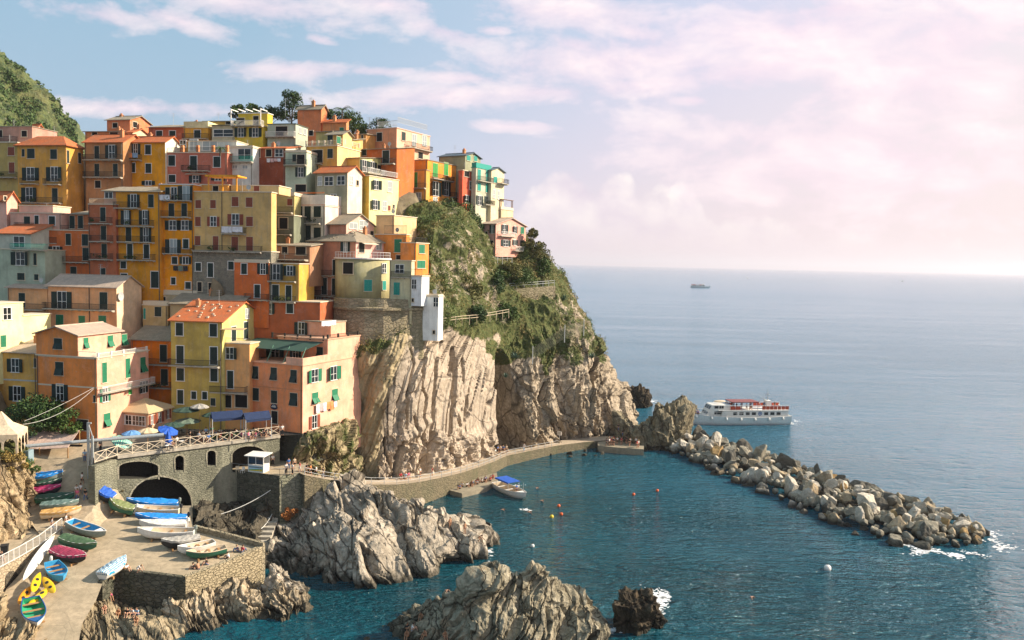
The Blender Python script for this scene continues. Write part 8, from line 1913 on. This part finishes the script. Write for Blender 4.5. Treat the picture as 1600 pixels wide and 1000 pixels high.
for lb, px, off, ps_, rz, tp_, lg, lc in (('person in red and white walking off the kiosk terrace', 480, 2.2, 'walk', -1.2, 'red', 'shorts', 'white'), ('person in black top on the sloping path', 489, 2.0, 'walk', 1.4, 'black', 'shorts', 'beige'), ('person in orange on the sloping path', 492, 1.4, 'walk', 1.4, 'orange', 'shorts', 'black'), ('person in white top with dark trousers on the sloping path', 502, 1.5, 'walk', -1.4, 'white', 'trousers', 'black'), ('person in dark clothes lowest on the sloping path', 513, 1.2, 'walk', -1.4, 'black', 'trousers', 'navy'),
    ('person in red leaning on the rock by the path', 646, 3.0, 'sit', .4, 'red', 'shorts', 'black'), ('person in pale blue sitting by the path', 651, 2.6, 'sit', .2, 'lightblue', 'shorts', 'lightblue'), ('person in orange sitting by the path', 655, 3.2, 'sit', .4, 'orange', 'shorts', 'beige'), ('person in pink sitting by the path', 659, 2.9, 'sit', .6, 'pink', 'shorts', 'white'), ('person in white by the rock cleft on the path', 676, 2.8, 'stand', 1.2, 'white', 'shorts', 'black'), ('person in red top standing alone on the path', 688, 1.8, 'stand', -1.2, 'red', 'shorts', 'denim'), ('person in white standing alone on the path', 705, 2.6, 'stand', -1.2, 'white', 'trousers', 'grey'), ('tall person in white standing at the quay bend', 822, .6, 'stand', -.6, 'white', 'trousers', 'lightblue')):
    person(lb, path_pt(px, off), ps_, rz, tp_, lg, lc, 'a', random.randint(0, 2))
for k in range(11):
    c_ = ('white', 'beige', 'blue')[k % 3]; person(f'person in {c_} resting in the group at the foot of the dark cleft', path_pt(rng.uniform(780, 812), rng.uniform(1.0, 4.0)), random.choice(('sit', 'stand', 'sit')), rng.uniform(-1, 1.5), c_, 'shorts', 'black', 'a', int(rng.integers(3)), f'group at the cleft in {c_}')
for k in range(16):
    c_ = ('black', 'red', 'white', 'blue')[k % 4]; p = G(rng.uniform(706, 775), 0, 1.3); px = rng.uniform(708, 772); person(f'person in {c_} sitting on the low landing beside the moored launch', G(px, 768 - (px - 705) * .24 - rng.uniform(0, 6), .8), 'ground', rng.uniform(-1, 1), c_, 'shorts', 'black', 'b', int(rng.integers(3)), f'bathers on the landing in {c_}')
for k in range(26):
    c_ = ('white', 'black', 'navy', 'beige', 'red')[k % 5]; px = rng.uniform(940, 1002); p = G(px, 698 + (px - 960) * .06 - rng.uniform(0, 7), 1.4); person(f'person in {c_} waiting on the quay for the ferry', p, 'stand', rng.uniform(0, 6), c_, 'shorts', 'black', 'a', int(rng.integers(3)), f'crowd waiting for the ferry in {c_}')
for k in range(6): person('person in dark clothes climbing the rocks above the waiting crowd', P(rng.uniform(965, 990), rng.uniform(660, 682), 189), 'walk', rng.uniform(0, 6), 'black', 'trousers', 'denim', 'a', 0, 'climbers above the crowd')
# bathers on and round the reef
def on_reef(px, py):
    d = ray(px, py); dg = bpy.context.evaluated_depsgraph_get(); hit, loc, *_ = reef.ray_cast(EYE, d.normalized()); return loc if hit else P(px, py, 122)
person('bather in dark trunks standing higher on the reef point', on_reef(703, 826), 'stand', .8, None, 'trunks', 'black', 'b', 1)
person('bather in dark trunks standing at the reef tip', on_reef(726, 834), 'stand', .6, None, 'trunks', 'navy', 'b', 0)
person('bather crouching to dive off the reef', on_reef(748, 846), 'dive', 1.2, None, 'trunks', 'beige', 'b', 0)
for lb, px, py, rz in (('swimmer left of the moored launch stern', 784, 796, 1.2), ('swimmer splashing with pale arms off the reef', 825, 800, 1.4), ('swimmer kicking up foam beside the launch', 838, 762, .8), ('swimmer alone in the dark inlet by the crag', 697, 922, .9), ('swimmer near the buoys', 845, 782, 1.2), ('distant swimmer in the open harbour', 1174, 932, .5)):
    person(lb, G(px, py, 0.02), 'swim', rz, None, 'trunks', 'navy', 'a', random.randint(0, 1))
def on_crag(px, py):
    hit, loc, *_ = crag.ray_cast(EYE, ray(px, py).normalized()); return loc if hit else P(px, py, 93)
for lb, px, py, tp_, lc, sk in (('tanned bather sitting highest on the front crag', 658, 968, None, 'navy', 'b'), ('bather in black on the left end of the crag', 636, 985, 'black', 'black', 'b'), ('person in white shirt on the left end of the crag', 645, 986, 'white', 'grey', 'a'), ('bather in orange lowest on the crag', 636, 996, None, 'orange', 'b'), ('bather lying at the bottom edge on the crag', 664, 996, None, 'black', 'b'), ('bather in red trunks at the bottom edge on the crag', 695, 997, None, 'red', 'b')):
    person(lb, on_crag(px, py), 'ground', rng.uniform(-1, 2), tp_, 'trunks', lc, sk, random.randint(0, 1))
# ferry passengers
X = fer.matrix_world
fa = fer.rotation_euler[2]; FM = Matrix.Translation(fer.location) @ Matrix.Rotation(fa, 4, 'Z')
for k in range(26):
    c_ = ('white', 'black', 'red', 'blue')[k % 4]; p = FM @ Vector((rng.uniform(FL * .27, FL * .46), rng.uniform(-1, 1) * FL * .055, FL * .062 + .15)); person(f'passenger in {c_} on the bow of the ferry', p, 'stand', rng.uniform(0, 6), c_, 'shorts', 'black', 'a', int(rng.integers(3)), f'passengers on the ferry bow in {c_}')
for k in range(18):
    c_ = ('white', 'black', 'blue')[k % 3]; p = FM @ Vector((rng.uniform(-FL * .42, FL * .10), rng.uniform(-1, 1) * Fw * .85, Fz3)); person(f'passenger in {c_} on the upper deck of the ferry', p, 'stand', rng.uniform(0, 6), c_, 'shorts', 'black', 'a', int(rng.integers(3)), f'passengers on the ferry upper deck in {c_}')
person('boatman in blue standing in the moored launch', mb.matrix_world.translation + Vector((1.0, -.6, .55)), 'stand', .8, 'blue', 'shorts', 'navy', 'b')
# ------------------------------------------------------------------ sea air
b = MB().box(-43000, -3200, -30, 43000, 43000, 260); t = NT('haze_air'); t.t.nodes.remove(t.b); pv = t.n('ShaderNodeVolumePrincipled'); pv.inputs['Color'].default_value = (.88, .86, .95, 1); pv.inputs['Density'].default_value = .00008; pv.inputs['Anisotropy'].default_value = .3
t.t.links.new(pv.outputs[0], t.t.nodes['Material Output'].inputs['Volume']); tag(b.build('haze', t.m), kind='stuff')
SC.cycles.volume_bounces = 0
